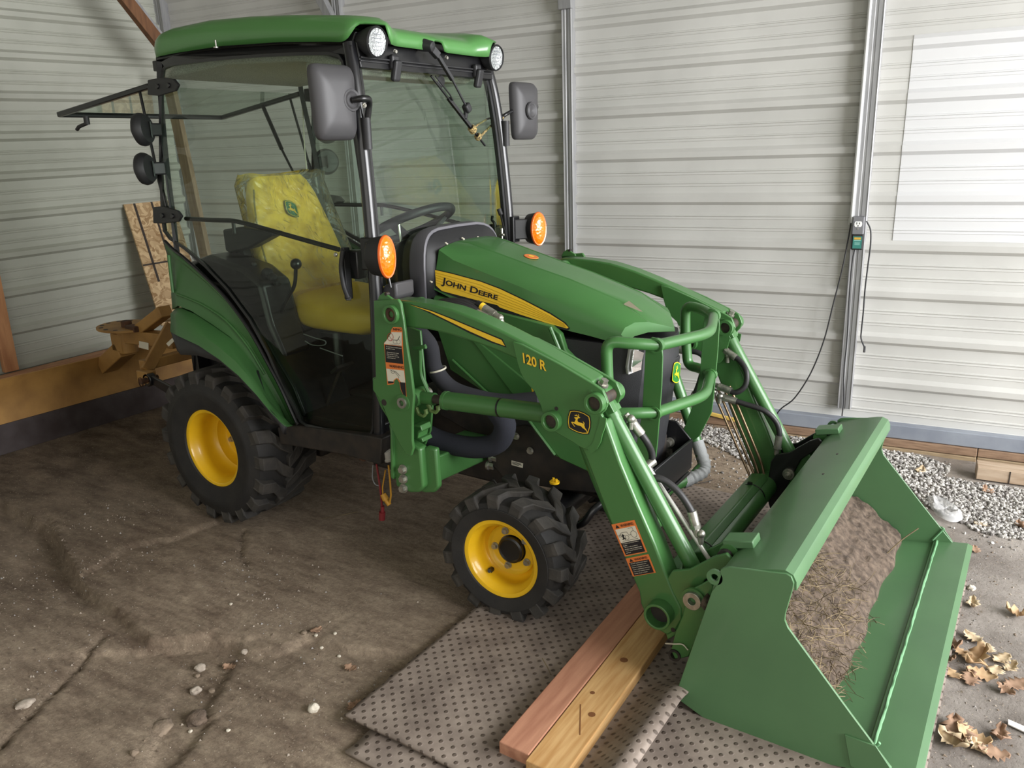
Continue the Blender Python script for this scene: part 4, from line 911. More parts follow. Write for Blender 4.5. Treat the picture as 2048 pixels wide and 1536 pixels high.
# ---------------------------------------------------------------- brush guard
bgp = [(1.8142,0.9227),(1.8284,0.9417),(1.8446,0.9451),(1.8612,0.9361),(1.8685,0.9135),(1.8734,0.787),(1.8699,0.7051),(1.8636,0.6041),(1.8498,0.5162),(1.8249,0.4324),(1.8167,0.4709),(1.8185,0.5784),(1.8199,0.6966),(1.8201,0.8437)]
xo = 1.838
bgp = [(1.795, .90), (1.80, .935), (1.815, .948), (1.835, .946), (1.848, .93), (1.853, .89), (1.853, .80), (1.850, .71), (1.846, .62), (1.842, .56), (1.80, .46), (1.735, .39), (1.715, .40), (1.745, .50), (1.775, .60), (1.79, .70)]
for s in (-1, 1):
    gp = ob('brush_guard_plate', prism(bgp, s * .257, s * .251), G, T, bevel=.0015)
for z, x0, xf in ((.922, 1.72, 1.828), (.706, 1.735, 1.828)): pass
for s in (-1, 1):
    pts = [(1.828, s * .20, .925), (1.815, s * .30, .925), (1.72, s * .325, .930), (1.715, s * .325, .70), (1.815, s * .30, .702), (1.828, s * .20, .702)]
    ob('brush_guard_tube', tube([(1.83, s * .245, .922), (1.77, s * .300, .932), (1.695, s * .325, .936), (1.700, s * .325, .82), (1.715, s * .325, .705), (1.775, s * .300, .708), (1.83, s * .245, .704)], .0185, 16, .06), G, T, smooth=60)
    for z in (.922, .704): ob('tube_collar', ring((1.8305, s * .243, z), (1.8305, s * .262, z), .023, .017), G, T)
ob('brush_guard_bar', tube([(1.83, -.25, .922), (1.908, 0, .918), (1.83, .25, .922)], .0185, 16, .07), G, T, smooth=60)
ob('brush_guard_bar', tube([(1.83, -.25, .704), (1.90, 0.01, .700), (1.83, .25, .704)], .0185, 16, .07), G, T, smooth=60)

# stand tube with taped bend, left and right
for s in (-1, 1):
    y = .36
    a = [Vector((p[0], s * p[1], p[2])) for p in [(1.6438,0.38,0.6341),(1.6947,0.38,0.5085),(1.7449,0.37,0.3956),(1.7877,0.355,0.3043),(1.7635,0.3,0.2665),(1.7204,0.18,0.2603),(1.6762,0.05,0.2497)]]
    ob('parking_stand_tube', tube([a[0], a[1], a[2], a[3], a[4] * .5 + a[3] * .5, a[4], a[5], Vector((a[5].x - .02, 0, a[5].z - .02))], .022, 16, .05), G, T, smooth=60)
TAPE = mat('grey_duct_tape', (158, 160, 160), .38, bump=.5, bscale=60, stretch=(3, 3, 14))
tp = [Vector(p) for p in [(1.7492,0.37,0.3922),(1.7706,0.362,0.3488),(1.7914,0.35,0.3069),(1.7917,0.325,0.2844),(1.7651,0.285,0.2682),(1.7427,0.25,0.2596)]]
ob('taped_wrap', sweep(spline(tp, 8), circ(.0245, 18), scale=[1 + .09 * math.sin(i * 1.9) * (.2 < i / 40 < .85) for i in range(41)]), TAPE, T, smooth=50, label='grey tape wrapped around the bend')
ob('taped_wrap', sweep(spline([(1.8045,-0.42,0.5857),(1.8324,-0.42,0.5311),(1.8635,-0.42,0.4805),(1.8899,-0.42,0.4205)], 8), circ(.019, 16), scale=[1 + .08 * math.sin(i * 2.3) for i in range(25)]), mat('silver_tape', (186, 190, 198), .35, bump=.5, bscale=60), T, smooth=50, label='silver tape wrapped around the tube')
ob('guard_tube', tube([(1.7936,-0.42,0.629),(1.8324,-0.42,0.5311),(1.8954,-0.42,0.4019),(1.898,-0.38,0.3922),(1.8777,-0.3,0.3668)], .020, 14, .03), G, T, smooth=60)
for p in [(1.8533,-0.52,0.6187),(1.8718,-0.52,0.5727)]: ob('arm_pad', box(Vector(p) + Vector((.012, -.012, .004)), (.016, .045, .022), Matrix.Rotation(.5, 3, 'Y')), G, RA, bevel=.003)

# ================================================================ bucket
side = [(2.0969,0.0409),(2.1241,0.1517),(2.1842,0.3986),(2.2,0.4283),(2.2042,0.4484),(2.2031,0.4668),(2.2131,0.4769),(2.2271,0.481),(2.3667,0.5039),(2.379,0.4993),(2.3862,0.4836),(2.3852,0.4668),(2.3728,0.3929),(2.3728,0.376),(2.3816,0.3576),(2.4136,0.3217),(2.5445,0.1754),(2.6451,0.0657)] + [(2.668, .045), (2.64, .035), (2.483, -.001), (2.40, -.004), (2.267, -.005), (2.18, .006), (2.12, .03)]
shell = [(2.390, .462), (2.388, .484), (2.380, .499), (2.362, .506), (2.345, .503), (2.225, .470), (2.205, .455), (2.19, .42), (2.145, .16), (2.138, .10), (2.15, .06), (2.18, .03), (2.24, .010), (2.40, .012), (2.60, .042)]
def thick(path, t):
    P = [Vector((p[0], p[1])) for p in path]; L, Rr = [], []
    for i, p in enumerate(P):
        d = (P[min(i + 1, len(P) - 1)] - P[max(i - 1, 0)]).normalized(); n_ = Vector((-d.y, d.x)) * t / 2
        L.append((p.x + n_.x, p.y + n_.y)); Rr.append((p.x - n_.x, p.y - n_.y))
    return L, Rr
Ls, Rs = thick(shell, .006)
nn_ = len(Ls)
V_ = [(p[0], y, p[1]) for y in (-.668, .668) for p in Ls + Rs]
F_ = []
o2 = 2 * nn_
for i in range(nn_ - 1):
    F_ += [(i, i + 1, o2 + i + 1, o2 + i), (nn_ + i, o2 + nn_ + i, o2 + nn_ + i + 1, nn_ + i + 1)]
F_ += [(0, o2, o2 + nn_, nn_), (nn_ - 1, 2 * nn_ - 1, o2 + 2 * nn_ - 1, o2 + nn_ - 1)]
F_ += [(i, nn_ + i, nn_ + i + 1, i + 1) for i in range(nn_ - 1)] + [(o2 + i, o2 + i + 1, o2 + nn_ + i + 1, o2 + nn_ + i) for i in range(nn_ - 1)]
GB = mat('bucket_green', (82, 120, 80), .44, coat=.2, c2=(77, 113, 76), nscale=5)
bucket = ob('loader_bucket', (V_, F_), GB, T, smooth=25)
for s in (-1, 1):
    ob('side_plate', prism(side, s * .667, s * .675), GB, bucket, bevel=.0015)
    h = [(2.1894,0.4403)][0]
    ob('pin_ear', ring((h[0], s * .667, h[1]), (h[0], s * .675, h[1]), .0215, .0105, 28), GB, bucket)
    ob('wear_plate', prism([(2.5393,0.1115),(2.6105,0.1111),(2.6452,0.0673)] + [(2.66, .045), (2.58, .026), (2.56, .03)], s * .675, s * .680), GB, bucket, bevel=.001)
ob('cutting_edge', prism([(2.585, .044), (2.588, .052), (2.700, .068), (2.718, .060), (2.700, .052)], -.675, .675), GB, bucket, bevel=.0015)
random.seed(3)
ob('weld_bead', sweep([(2.600 + rnd.uniform(-.0008, .0008), -.665 + i * .0222, .0530 + rnd.uniform(0, .0015)) for i in range(61)], circ(.0045, 6)), mat('weld_green', (112, 160, 118), .4), bucket, smooth=60)
for s in (-1, 1): ob('weld_bead', sweep([(2.597 + i * .004 - .012, s * .664, .056 + i * .007) for i in range(9)], circ(.004, 6)), bpy.data.materials['weld_green'], bucket, smooth=60)
for p in [(2.2803,0.0865,0.488),(2.2813,-0.153,0.488)]:
    ob('top_hole', cyl((p[0], p[1], .470), (p[0], p[1], .4905), .006), DARK, bucket) if False else None
for y in (.235, .035): ob('top_hole', cyl((2.295, y, .480), (2.295, y, .4925), .0065), DARK, bucket)
# brackets over the pins, links, couplers
for s in (-1, 1):
    ob('link_bracket', box((2.205, s * .512, .478), (.085, .062, .022), Matrix.Rotation(-.25, 3, 'Y')), GB, bucket, bevel=.003)
    cpl = [(2.1127,0.317)][0]
    # coupler plates (dark behind, green outer)
    outer = [(2.0936,0.3235),(2.1015,0.3415),(2.1194,0.3563),(2.153,0.3879),(2.1651,0.3704),(2.1611,0.3416),(2.1334,0.2153),(2.1054,0.1293),(2.0675,0.1054),(2.0529,0.1298),(2.0638,0.1959),(2.0821,0.2535)]
    cp_ = ob('coupler_plate', prism(outer, s * .605, s * .595), G, bucket, bevel=.003)
    ob('coupler_plate', prism(outer, s * .470, s * .460), G, bucket, bevel=.003)
    ob('coupler_pin', join(ring((cpl[0], s * .622, cpl[1]), (cpl[0], s * .605, cpl[1]), .026, .011, 26)), ZINC if s < 0 else DARK, cp_, bevel=.001)
    ob('coupler_boss', ring((cpl[0], s * .612, cpl[1]), (cpl[0], s * .604, cpl[1]), .034, .02, 26), G, cp_)
    lk = [(2.0825,0.2604),(2.0954,0.3033),(2.1486,0.4013),(2.1883,0.4464),(2.2067,0.4408),(2.1989,0.4096),(2.152,0.3397),(2.1096,0.256),(2.0908,0.2435)]
    ob('bucket_link', prism([(2.02, .335), (2.035, .365), (2.085, .385), (2.155, .445), (2.185, .462), (2.20, .45), (2.195, .43), (2.13, .365), (2.105, .30), (2.085, .24), (2.06, .17), (2.03, .14), (2.01, .20)], s * .455, s * .443), BLK if s > 0 else G, T, bevel=.003)
    ob('bucket_link', prism([(2.02, .335), (2.035, .365), (2.085, .385), (2.155, .445), (2.185, .462), (2.20, .45), (2.195, .43), (2.13, .365), (2.105, .30), (2.085, .24), (2.06, .17), (2.03, .14), (2.01, .20)], s * .575, s * .563), BLK if s > 0 else G, T, bevel=.003)
    ob('link_roller', cyl((2.182, s * .49, .447), (2.182, s * .545, .447), .026), G, T)
    ob('link_roller', cyl((2.175, s * .545, .440), (2.175, s * .56, .440), .02), DARK, T)
p = Vector([(2.091,0.443,0.3015)][0])
ob('link_bolt', join(cyl(p, p + Vector((0, -.012, 0)), .022), cyl(p + Vector((0, -.012, 0)), p + Vector((0, -.024, 0)), .014), cyl(p + Vector((0, -.024, 0)), p + Vector((0, -.036, 0)), .007)), ZINC, T, bevel=.001)
ob('plate_hole', cyl(*[(v[0], y, v[2]) for y, v in ((-.579, [(2.0468,-0.579,0.1813)][0]), (-.57, [(2.0468,-0.579,0.1813)][0]))], .007), DARK, RA)
c_ = [(2.0654,-0.6,0.1212)][0]
ob('coupler_pivot', ring((c_[0], -.61, c_[2]), (c_[0], -.58, c_[2]), .018, .011), DARK, bucket)
ob('wire_tie', tube([(2.0341,-0.6,0.1445),(2.0642,-0.612,0.1606),(2.0891,-0.612,0.168),(2.1052,-0.61,0.1548)], .0018, 6, smooth=True), WHT, bucket)

# ================================================================ cab
def ydoor(x, z):
    s = min(max((.9 - x) / 1.2, 0), 1); b = 4 * s * (1 - s)
    return -(.425 + .035 * b + .03 * min(max((1.2 - z) / .7, 0), 1) - .03 * min(max((z - 1.2) / .6, 0), 1) ** 2)

# ---------------------------------------------------------------- roof
def interp(pts, x):
    if x <= pts[0][0]: return pts[0][1]
    for (a, b), (c, d) in zip(pts, pts[1:]):
        if x <= c: return b + (d - b) * (x - a) / (c - a)
    return pts[-1][1]
def sstep(a, b, x):
    t = min(1, max(0, (x - a) / (b - a))); return t * t * (3 - 2 * t)
def roof_geo():
    def outline(hw, x0, x1, r, n=10):
        P = []
        for cx, cy, a0 in ((x1 - r, -hw + r, -90), (x1 - r, hw - r, 0), (x0 + r, hw - r, 90), (x0 + r, -hw + r, 180)):
            P += [(cx + r * math.cos(math.radians(a0 + 90 * i / n)), cy + r * math.sin(math.radians(a0 + 90 * i / n))) for i in range(n + 1)]
        # resample finely
        L = [0]
        for i in range(len(P)): L.append(L[-1] + math.dist(P[i], P[(i + 1) % len(P)]))
        out = []; N = 260
        for k in range(N):
            d = L[-1] * k / N
            for i in range(len(P)):
                if d <= L[i + 1] + 1e-9:
                    t = (d - L[i]) / max(1e-9, L[i + 1] - L[i]); a, b = P[i], P[(i + 1) % len(P)]
                    out.append((a[0] + (b[0] - a[0]) * t, a[1] + (b[1] - a[1]) * t)); break
        return out
    low = [(-.33, 1.876), (-.15, 1.884), (.14, 1.889), (.46, 1.878), (.68, 1.862), (.80, 1.850)]
    top = [(-.30, 1.946), (-.18, 1.968), (.05, 1.976), (.28, 1.968), (.48, 1.954), (.69, 1.934), (.86, 1.918)]
    def zlow(x, y):
        z = interp(low, x)
        if x > .70:
            d = abs(abs(y) - .348)
            z = z + (1.906 - z) * (1 - sstep(.036, .062, d)) * sstep(.74, .80, x)
            z = z + (1.884 - z) * (1 - sstep(.020, .045, abs(y))) * sstep(.74, .80, x)
        return z
    def ztop(x, y, extra=0):
        z = interp(top, x)
        dip = (1 - sstep(.20, .30, abs(y))) * sstep(.1, .7, x) * .022
        return z - dip
    rings = []
    for hw, x0, x1, r, kind, f in ((.400, -.325, .862, .10, 'low', 0), (.402, -.328, .866, .10, 'mid', .5), (.398, -.322, .860, .10, 'mid', .86), (.388, -.312, .848, .095, 'top', 0), (.365, -.288, .822, .085, 'top', .010), (.31, -.23, .76, .07, 'top', .016), (.2, -.12, .6, .05, 'top', .020), (.08, .05, .4, .03, 'top', .022)):
        row = []
        for x, y in outline(hw, x0, x1, r):
            # recess of the front fascia between the lamps
            if x > .6: x -= .028 * (1 - sstep(.22, .30, abs(y))) * sstep(.6, .8, x)
            zl, zt = zlow(x, y), ztop(x, y)
            z = zl if kind == 'low' else (max(zl + .002, zl * (1 - f) + (zt - .004) * f) if kind == 'mid' else zt + f * (1 if kind == 'top' else 0))
            row.append((x, y, z))
        rings.append(row)
    return loft(rings, caps=False)
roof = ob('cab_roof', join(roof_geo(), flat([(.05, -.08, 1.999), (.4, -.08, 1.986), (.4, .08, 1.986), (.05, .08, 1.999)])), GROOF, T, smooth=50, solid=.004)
ob('roof_underside', prism([(-.29, 1.868), (-.1, 1.882), (.14, 1.884), (.46, 1.874), (.68, 1.858), (.78, 1.850), (.80, 1.885), (.46, 1.90), (.1, 1.91), (-.28, 1.90)], -.385, .385), BLK, roof, smooth=0, bevel=.004)
ob('thumb_bolt', join(cyl([(0.1722,-0.4484,1.8828)][0], Vector([(0.1722,-0.4484,1.8828)][0]) + Vector((0, 0, .02)), .003), cyl([(0.1709,-0.4484,1.8762)][0], Vector([(0.1709,-0.4484,1.8762)][0]) + Vector((0, 0, .004)), .009)), ZINC, roof)
# work lights in the roof
for s in (-1, 1):
    c = Vector((.850, s * .348, 1.852)); ax = Vector((1, 0, -.12)).normalized()
    wl = ob('work_light', lathe([(.0001, -.07), (.030, -.065), (.047, -.02), (.050, .006), (.046, .012), (.043, .008)], c, ax, 36), PLAS, T, smooth=40)
    ob('reflector', lathe([(.0001, .001), (.02, .0035), (.043, .006)], c, ax, 36), mat('led_reflector', (232, 232, 228), .15, metal=.75, bump=1.0, bscale=120), wl, smooth=60)
    ob('lens', lathe([(.0001, .012), (.025, .011), (.0435, .008)], c, ax, 36), CLEARG, wl, smooth=60)
    ob('lens_grid', join(*[box(c + ax * .0105 + Vector((0, 0, .012 * k)), (.002, .05 - .008 * abs(k), .0022)) for k in (-2, -1, 0, 1, 2)]), mat('lens_grey', (150, 150, 154), .3), wl, smooth=0)

# ---------------------------------------------------------------- pillars and header
PIL = mat('pillar_black', (24, 24, 27), .28, coat=.3)
rp = [Vector(p) for p in [(0.8022,-0.42,1.8333)]] 
pr_ = [(.772, -.392, 1.85), (.800, -.405, 1.72), (.822, -.415, 1.55), (.842, -.425, 1.30), (.852, -.432, 1.05), (.852, -.445, .78), (.845, -.455, .52)]
for s in (-1, 1):
    pp = [Vector((x, -s * y, z)) for x, y, z in pr_]
    ob('cab_pillar', sweep(spline(pp, 5), circ(.022, 18)), PIL, T, smooth=60)
    ob('pillar_flange', sweep(spline([p + Vector((-.004, -s * .022, 0)) for p in pp], 5), rectprof(.016, .03), up=(0, 1, 0)), BLK, T, smooth=40)
ob('header_panel', prism([(.775, 1.86), (.80, 1.855), (.808, 1.80), (.812, 1.775), (.79, 1.770), (.765, 1.80)], -.385, .385), BLK, T, smooth=0, bevel=.004)
ob('header_seal', join(*[ebox((.812 - .004 * k, -.385, 1.806 - .010 * k), (.812 - .004 * k, .385, 1.806 - .010 * k), .010, .006) for k in range(3)]), PLAS, T, smooth=0, bevel=.002)
for y in (-.22, .07): ob('header_bolt', bolt((.800, y + .02, 1.838), (1, 0, -.1), .006, .01), ZINC, T)
ob('screen_hinge', join(box((.818, .265, 1.80), (.022, .04, .05)), box((.826, .265, 1.772), (.022, .036, .07), Matrix.Rotation(.25, 3, 'Y'))), PLAS, T, smooth=0, bevel=.008) 
ob('screen_hinge', join(box((.818, -.225, 1.80), (.022, .04, .05)), box((.826, -.225, 1.772), (.022, .036, .07), Matrix.Rotation(.25, 3, 'Y'))), PLAS, T, smooth=0, bevel=.008)
# windshield
def wsx(z): return .812 + (1.77 - z) * .10 - max(0, 1.77 - z) ** 2 * .045
ws_rows = [[(wsx(z) - .02 * (y / .4) ** 2, y, z) for y in [-.395 + .79 * i / 10 for i in range(11)]] for z in [.98 + (1.79 - .98) * j / 10 for j in range(11)]]
ob('windshield', grid(ws_rows), GLASS, T, smooth=60)
ob('windshield_stop', lathe([(.0001, .004), (.018, .003), (.022, 0)], (.818, .035, 1.752), (1, 0, 0), 20), PLAS, T)

# ---------------------------------------------------------------- right door (and mirrored left door)
dpts = [(-0.1881,-0.4068,1.8388),(-0.1468,-0.4106,1.8432),(0.0388,-0.4234,1.8427),(0.218,-0.4293,1.8406),(0.4043,-0.4289,1.8361),(0.5721,-0.4228,1.8296),(0.7045,-0.4141,1.8225),(0.7458,-0.4107,1.8122),(0.7612,-0.41,1.7927),(0.777,-0.4146,1.7281),(0.7951,-0.4211,1.6253),(0.8115,-0.4264,1.5133),(0.8294,-0.4299,1.3833),(0.8431,-0.4311,1.2503),(0.85,-0.4357,1.0798),(0.8503,-0.4433,0.9038),(0.844,-0.4517,0.7215),(0.8294,-0.4606,0.5507),(0.8211,-0.4628,0.5189),(0.8026,-0.4651,0.5084),(0.7144,-0.4732,0.5026),(0.5924,-0.4817,0.499),(0.5027,-0.486,0.5005),(0.4718,-0.4866,0.5117),(0.4412,-0.4854,0.5613),(0.3831,-0.4832,0.643),(0.3162,-0.4787,0.7619),(0.2245,-0.4731,0.8825),(0.0963,-0.4648,0.9933),(-0.0321,-0.4548,1.071),(-0.1734,-0.441,1.1343),(-0.2846,-0.4281,1.1687),(-0.3231,-0.425,1.1999),(-0.3219,-0.4246,1.266),(-0.2999,-0.4207,1.428),(-0.2674,-0.4138,1.6231),(-0.2373,-0.4027,1.7922),(-0.2173,-0.404,1.8279)]
def door_glass():
    # fill the outline with a grid of strips: triangulate fan rows between front and rear edges by height
    bm = bmesh.new(); vs = [bm.verts.new(p) for p in dpts]; f = bm.faces.new(vs)
    bmesh.ops.triangulate(bm, faces=[f]); bmesh.ops.subdivide_edges(bm, edges=bm.edges[:], cuts=2, use_grid_fill=True)
    bmesh.ops.triangulate(bm, faces=bm.faces[:])
    V = []
    for v in bm.verts: V.append((v.co.x, ydoor(v.co.x, v.co.z), v.co.z))
    bm.verts.index_update(); F = [tuple(v.index for v in q.verts) for q in bm.faces]; bm.free()
    return V, F
dg = door_glass()
hinges = [[(-0.3085,-0.4074,1.7958),(-0.3143,-0.4128,1.7393),(-0.2312,-0.421,1.7315),(-0.1049,-0.4314,1.7436),(-0.0819,-0.4313,1.7642),(-0.1145,-0.4265,1.7879),(-0.2008,-0.4178,1.7986)], [(-0.3522,-0.4362,1.2989),(-0.3636,-0.4369,1.2327),(-0.2976,-0.4372,1.233),(-0.1685,-0.4505,1.2467),(-0.1408,-0.4527,1.2696),(-0.1658,-0.4502,1.2905),(-0.279,-0.4385,1.3049)]]
for m_ in (0, 1):
    mm = mir if m_ else (lambda g: g)
    seal = ob('door_seal', mm(sweep(dpts, rectprof(.010, .018), closed=True, up=(0, 1, 0))), BLK, T, smooth=40)
    ob('door_header', mm(extr([(-0.2213,-0.4076,1.8573),(-0.1327,-0.4158,1.8725),(0.0512,-0.428,1.8728),(0.3366,-0.4339,1.8667),(0.5795,-0.4264,1.8556),(0.7938,-0.4103,1.8423),(0.7946,-0.4102,1.8088),(0.7583,-0.4136,1.8172),(0.7085,-0.4178,1.825),(0.5766,-0.4266,1.8322),(0.4093,-0.4328,1.8387),(0.2236,-0.4334,1.8433),(0.0452,-0.4277,1.8455),(-0.1395,-0.4152,1.846),(-0.1976,-0.4099,1.8337)], (0, .02, 0))), BLK, T, smooth=0)
    door = ob('cab_door', mm(dg), GLASS, T, smooth=60)
    for hg in hinges:
        h_ = ob('door_hinge', mm(extr(hg, (0, -.012, 0))), PLAS, door, smooth=0, bevel=.004)
        for k in (2, 4): 
            a = (Vector(hg[0]) + Vector(hg[1])) / 2 * (1 - .2 * k) + (Vector(hg[3]) + Vector(hg[5])) / 2 * (.2 * k)
            ob('hinge_cap', mm(cyl(a + Vector((0, -.010, 0)), a + Vector((0, -.018, 0)), .010, 18)), BLK, door, bevel=.002)
    bar = [(-0.1967,-0.4058,1.254),(-0.0236,-0.4196,1.2547),(0.1265,-0.4268,1.2583),(0.2269,-0.4293,1.2468),(0.3903,-0.4292,1.2214),(0.5408,-0.4245,1.1965),(0.6769,-0.4173,1.1738)]
    ob('door_bar', mm(tube(bar, .009, 12, .03)), BLK, door, smooth=60)
    ob('bar_stub', mm(join(cyl(bar[2], Vector(bar[2]) + Vector((0, 0, -.05)), .007, 10))), BLK, door)
    hd = [(0.7437,-0.4716,1.1818),(0.7416,-0.4748,1.1127),(0.7512,-0.4765,1.0522),(0.7644,-0.477,1.0144),(0.7732,-0.4762,1.015),(0.7768,-0.4716,1.1146),(0.7787,-0.4684,1.1833),(0.7691,-0.4686,1.2034),(0.7535,-0.47,1.1994)]
    hnd = ob('door_handle', mm(join(tube([(0.7548,-0.4756,1.1829),(0.7401,-0.4795,1.1219),(0.7513,-0.4815,1.0529),(0.7689,-0.4815,1.0155)], .0085, 12, .05), ebox([(0.7432,-0.4534,1.1884)][0], [(0.7502,-0.4605,1.0086)][0], .014, .03, (0, 1, 0)), ebox([(0.7689,-0.4815,1.0155)][0], [(0.7372,-0.4497,1.0075)][0], .018, .014))), PLAS, door, smooth=40, bevel=.002)
    ob('key_lock', mm(lathe([(.0001, .006), (.006, .006), (.0075, .004), (.008, 0)], [(0.7275,-0.4836,1.1668)][0], (0, -1, 0), 20)), ZINC, door)
    ob('latch_box', mm(join(box(Vector([(0.762,-0.4223,1.128)][0]), (.055, .045, .10)))), BLK, door, bevel=.006)
# left door latch details seen over the hood
lx = Vector([(0.8209,0.4,1.1322)][0])
ob('latch_plate', join(box(lx, (.04, .03, .10))), STEEL, T, bevel=.003)
for z in (-.02, .02): ob('latch_rivet', sphere(lx + Vector((.022, -.01, z)), .007, 10), ZINC, T)
ob('latch_lever', tube([(0.7892,0.39,1.2292),(0.786,0.39,1.2122),(0.7985,0.39,1.1979),(0.7977,0.39,1.1704)], .006, 10, smooth=True), PLAS, T)
ob('gas_strut', join(cyl([(0.8371,0.37,1.2612)][0], [(0.8466,0.37,1.2366)][0], .010), tube([(0.8418,0.37,1.2469),(0.8824,0.33,1.2),(0.9982,0.2,1.1176)], .004, 8)), BLK, T)
ob('side_rod', tube([(0.8865,-0.4,1.0981),(0.8964,-0.4,1.0516)], .004, 8), BLK, T)

# rear frame
rr_ = [(-.300, -.375, 1.865), (-.305, -.385, 1.76), (-.285, -.415, 1.50), (-.27, -.43, 1.25), (-.26, -.44, 1.10), (-.24, -.445, .80)]
for s in (-1, 1):
    ob('rear_pillar', sweep(spline([(x + .014, -s * (y + .006), z) for x, y, z in rr_], 5), rectprof(.02, .02)), PLAS, T, smooth=40)
ob('rear_frame', join(ebox((-.305, -.38, 1.85), (-.305, .38, 1.85), .03, .04), ebox((-.25, -.43, 1.03), (-.25, .43, 1.03), .03, .05)), BLK, T, smooth=0, bevel=.004)
ob('rear_panel', prism([(-.26, .55), (-.26, 1.02), (-.24, 1.02), (-.22, .55)], -.42, .42), BLK, T)
# rear window swung open, on its struts
wq = [(-.326, -.40, 1.774), (-.968, -.435, 1.686), (-.968, .435, 1.686), (-.326, .40, 1.774)]
rw = ob('rear_window', flat(wq), GLASS, T, smooth=0)
for a, b in ((0, 1), (1, 2), (2, 3)): ob('window_edge', ebox(wq[a], wq[b], .022, .022), BLK, rw, bevel=.004)
ob('window_latch', join(cyl((-.80, -.41, 1.675), (-.80, -.41, 1.64), .012), tube([(-.80, -.41, 1.645), (-.85, -.42, 1.632), (-.87, -.42, 1.62)], .008, 8)), PLAS, rw)
for s in (-1, 1): ob('window_strut', join(cyl((-.40, s * .40, 1.765), (-.33, s * .42, 1.45), .006), cyl((-.33, s * .42, 1.45), (-.285, s * .42, 1.25), .009)), BLK, rw)
ob('window_strut', join(cyl((-.60, .40, 1.73), (-.47, .38, 1.52), .010), cyl((-.47, .38, 1.52), (-.30, .36, 1.28), .006)), BLK, rw)
# rear lamps on the rear pillars
for s in (-1, 1):
    for z in (1.605, 1.455):
        c = Vector((-.27 if z > 1.5 else -.29, s * .50, z))
        rl = ob('rear_lamp', lathe([(.0001, .03), (.052, .026), (.062, .012), (.064, 0), (.060, -.012), (.03, -.03), (.0001, -.032)], c, (1, -s * .55, .1), 32), PLAS, T, smooth=40)
        ob('lamp_bracket', ebox(c + Vector((.0, -s * .02, 0)), (-.275, s * .42, z), .04, .05), PLAS, rl, bevel=.006)
        ob('lamp_rib', box(c + Vector((.030, -s * .02, 0)), (.006, .006, .06)), BLK, rl)

# ---------------------------------------------------------------- fenders
NS = 9
fS = [(-0.3123,-0.4387,1.1602),(-0.2482,-0.4459,1.1268),(-0.1718,-0.4547,1.0991),(-0.031,-0.4685,1.0326),(0.0979,-0.4784,0.9576),(0.2259,-0.4867,0.8453),(0.3154,-0.4921,0.7307),(0.3844,-0.4956,0.6343),(0.4503,-0.499,0.5198),(0.4674,-0.4993,0.5004)]
fK = [(-0.2495,-0.485,0.9481),(-0.2037,-0.488,0.9523),(-0.1115,-0.49,0.9375),(-0.0253,-0.49,0.9183),(0.0993,-0.492,0.8714),(0.2102,-0.492,0.7843),(0.2929,-0.49,0.6766),(0.3514,-0.488,0.5844),(0.3978,-0.48,0.4947),(0.4131,-0.475,0.4813)]
fL = [(-0.2347,-0.5,0.8883),(-0.1934,-0.5,0.9069),(-0.0997,-0.505,0.8955),(0.0257,-0.505,0.8521),(0.132,-0.505,0.8105),(0.2266,-0.503,0.7319),(0.2967,-0.5,0.6449),(0.3505,-0.495,0.5636),(0.3883,-0.485,0.4883),(0.4042,-0.48,0.4791)]
fA = [(-0.21,-0.5,0.8927),(-0.1752,-0.505,0.8968),(-0.0733,-0.51,0.8803),(0.0393,-0.51,0.8402),(0.1426,-0.51,0.8005),(0.2369,-0.508,0.7222),(0.3042,-0.505,0.6371),(0.3583,-0.5,0.558),(0.3907,-0.49,0.4861),(0.4039,-0.485,0.4786)]
fB = [(-0.1371,-0.58,0.856),(-0.0851,-0.585,0.8521),(0.0333,-0.59,0.8372),(0.1481,-0.59,0.7981),(0.2513,-0.59,0.7474),(0.3363,-0.585,0.6746),(0.3949,-0.575,0.6033),(0.4394,-0.565,0.5498),(0.456,-0.555,0.5134),(0.4633,-0.55,0.5072)]
fC = [(-0.1218,-0.598,0.824),(-0.0724,-0.6,0.8134),(0.0596,-0.605,0.7909),(0.1793,-0.605,0.7495),(0.2844,-0.605,0.6981),(0.3699,-0.6,0.6321),(0.4265,-0.59,0.569),(0.4538,-0.575,0.5332),(0.4586,-0.56,0.5114),(0.4633,-0.555,0.5067)]
fD = [(-0.112,-0.585,0.7453),(-0.0922,-0.585,0.731),(0.0295,-0.59,0.7432),(0.1755,-0.595,0.7347),(0.2751,-0.595,0.6823),(0.3556,-0.59,0.6172),(0.4155,-0.58,0.5542),(0.4456,-0.57,0.5162),(0.4426,-0.555,0.4786),(0.4475,-0.55,0.4738)]
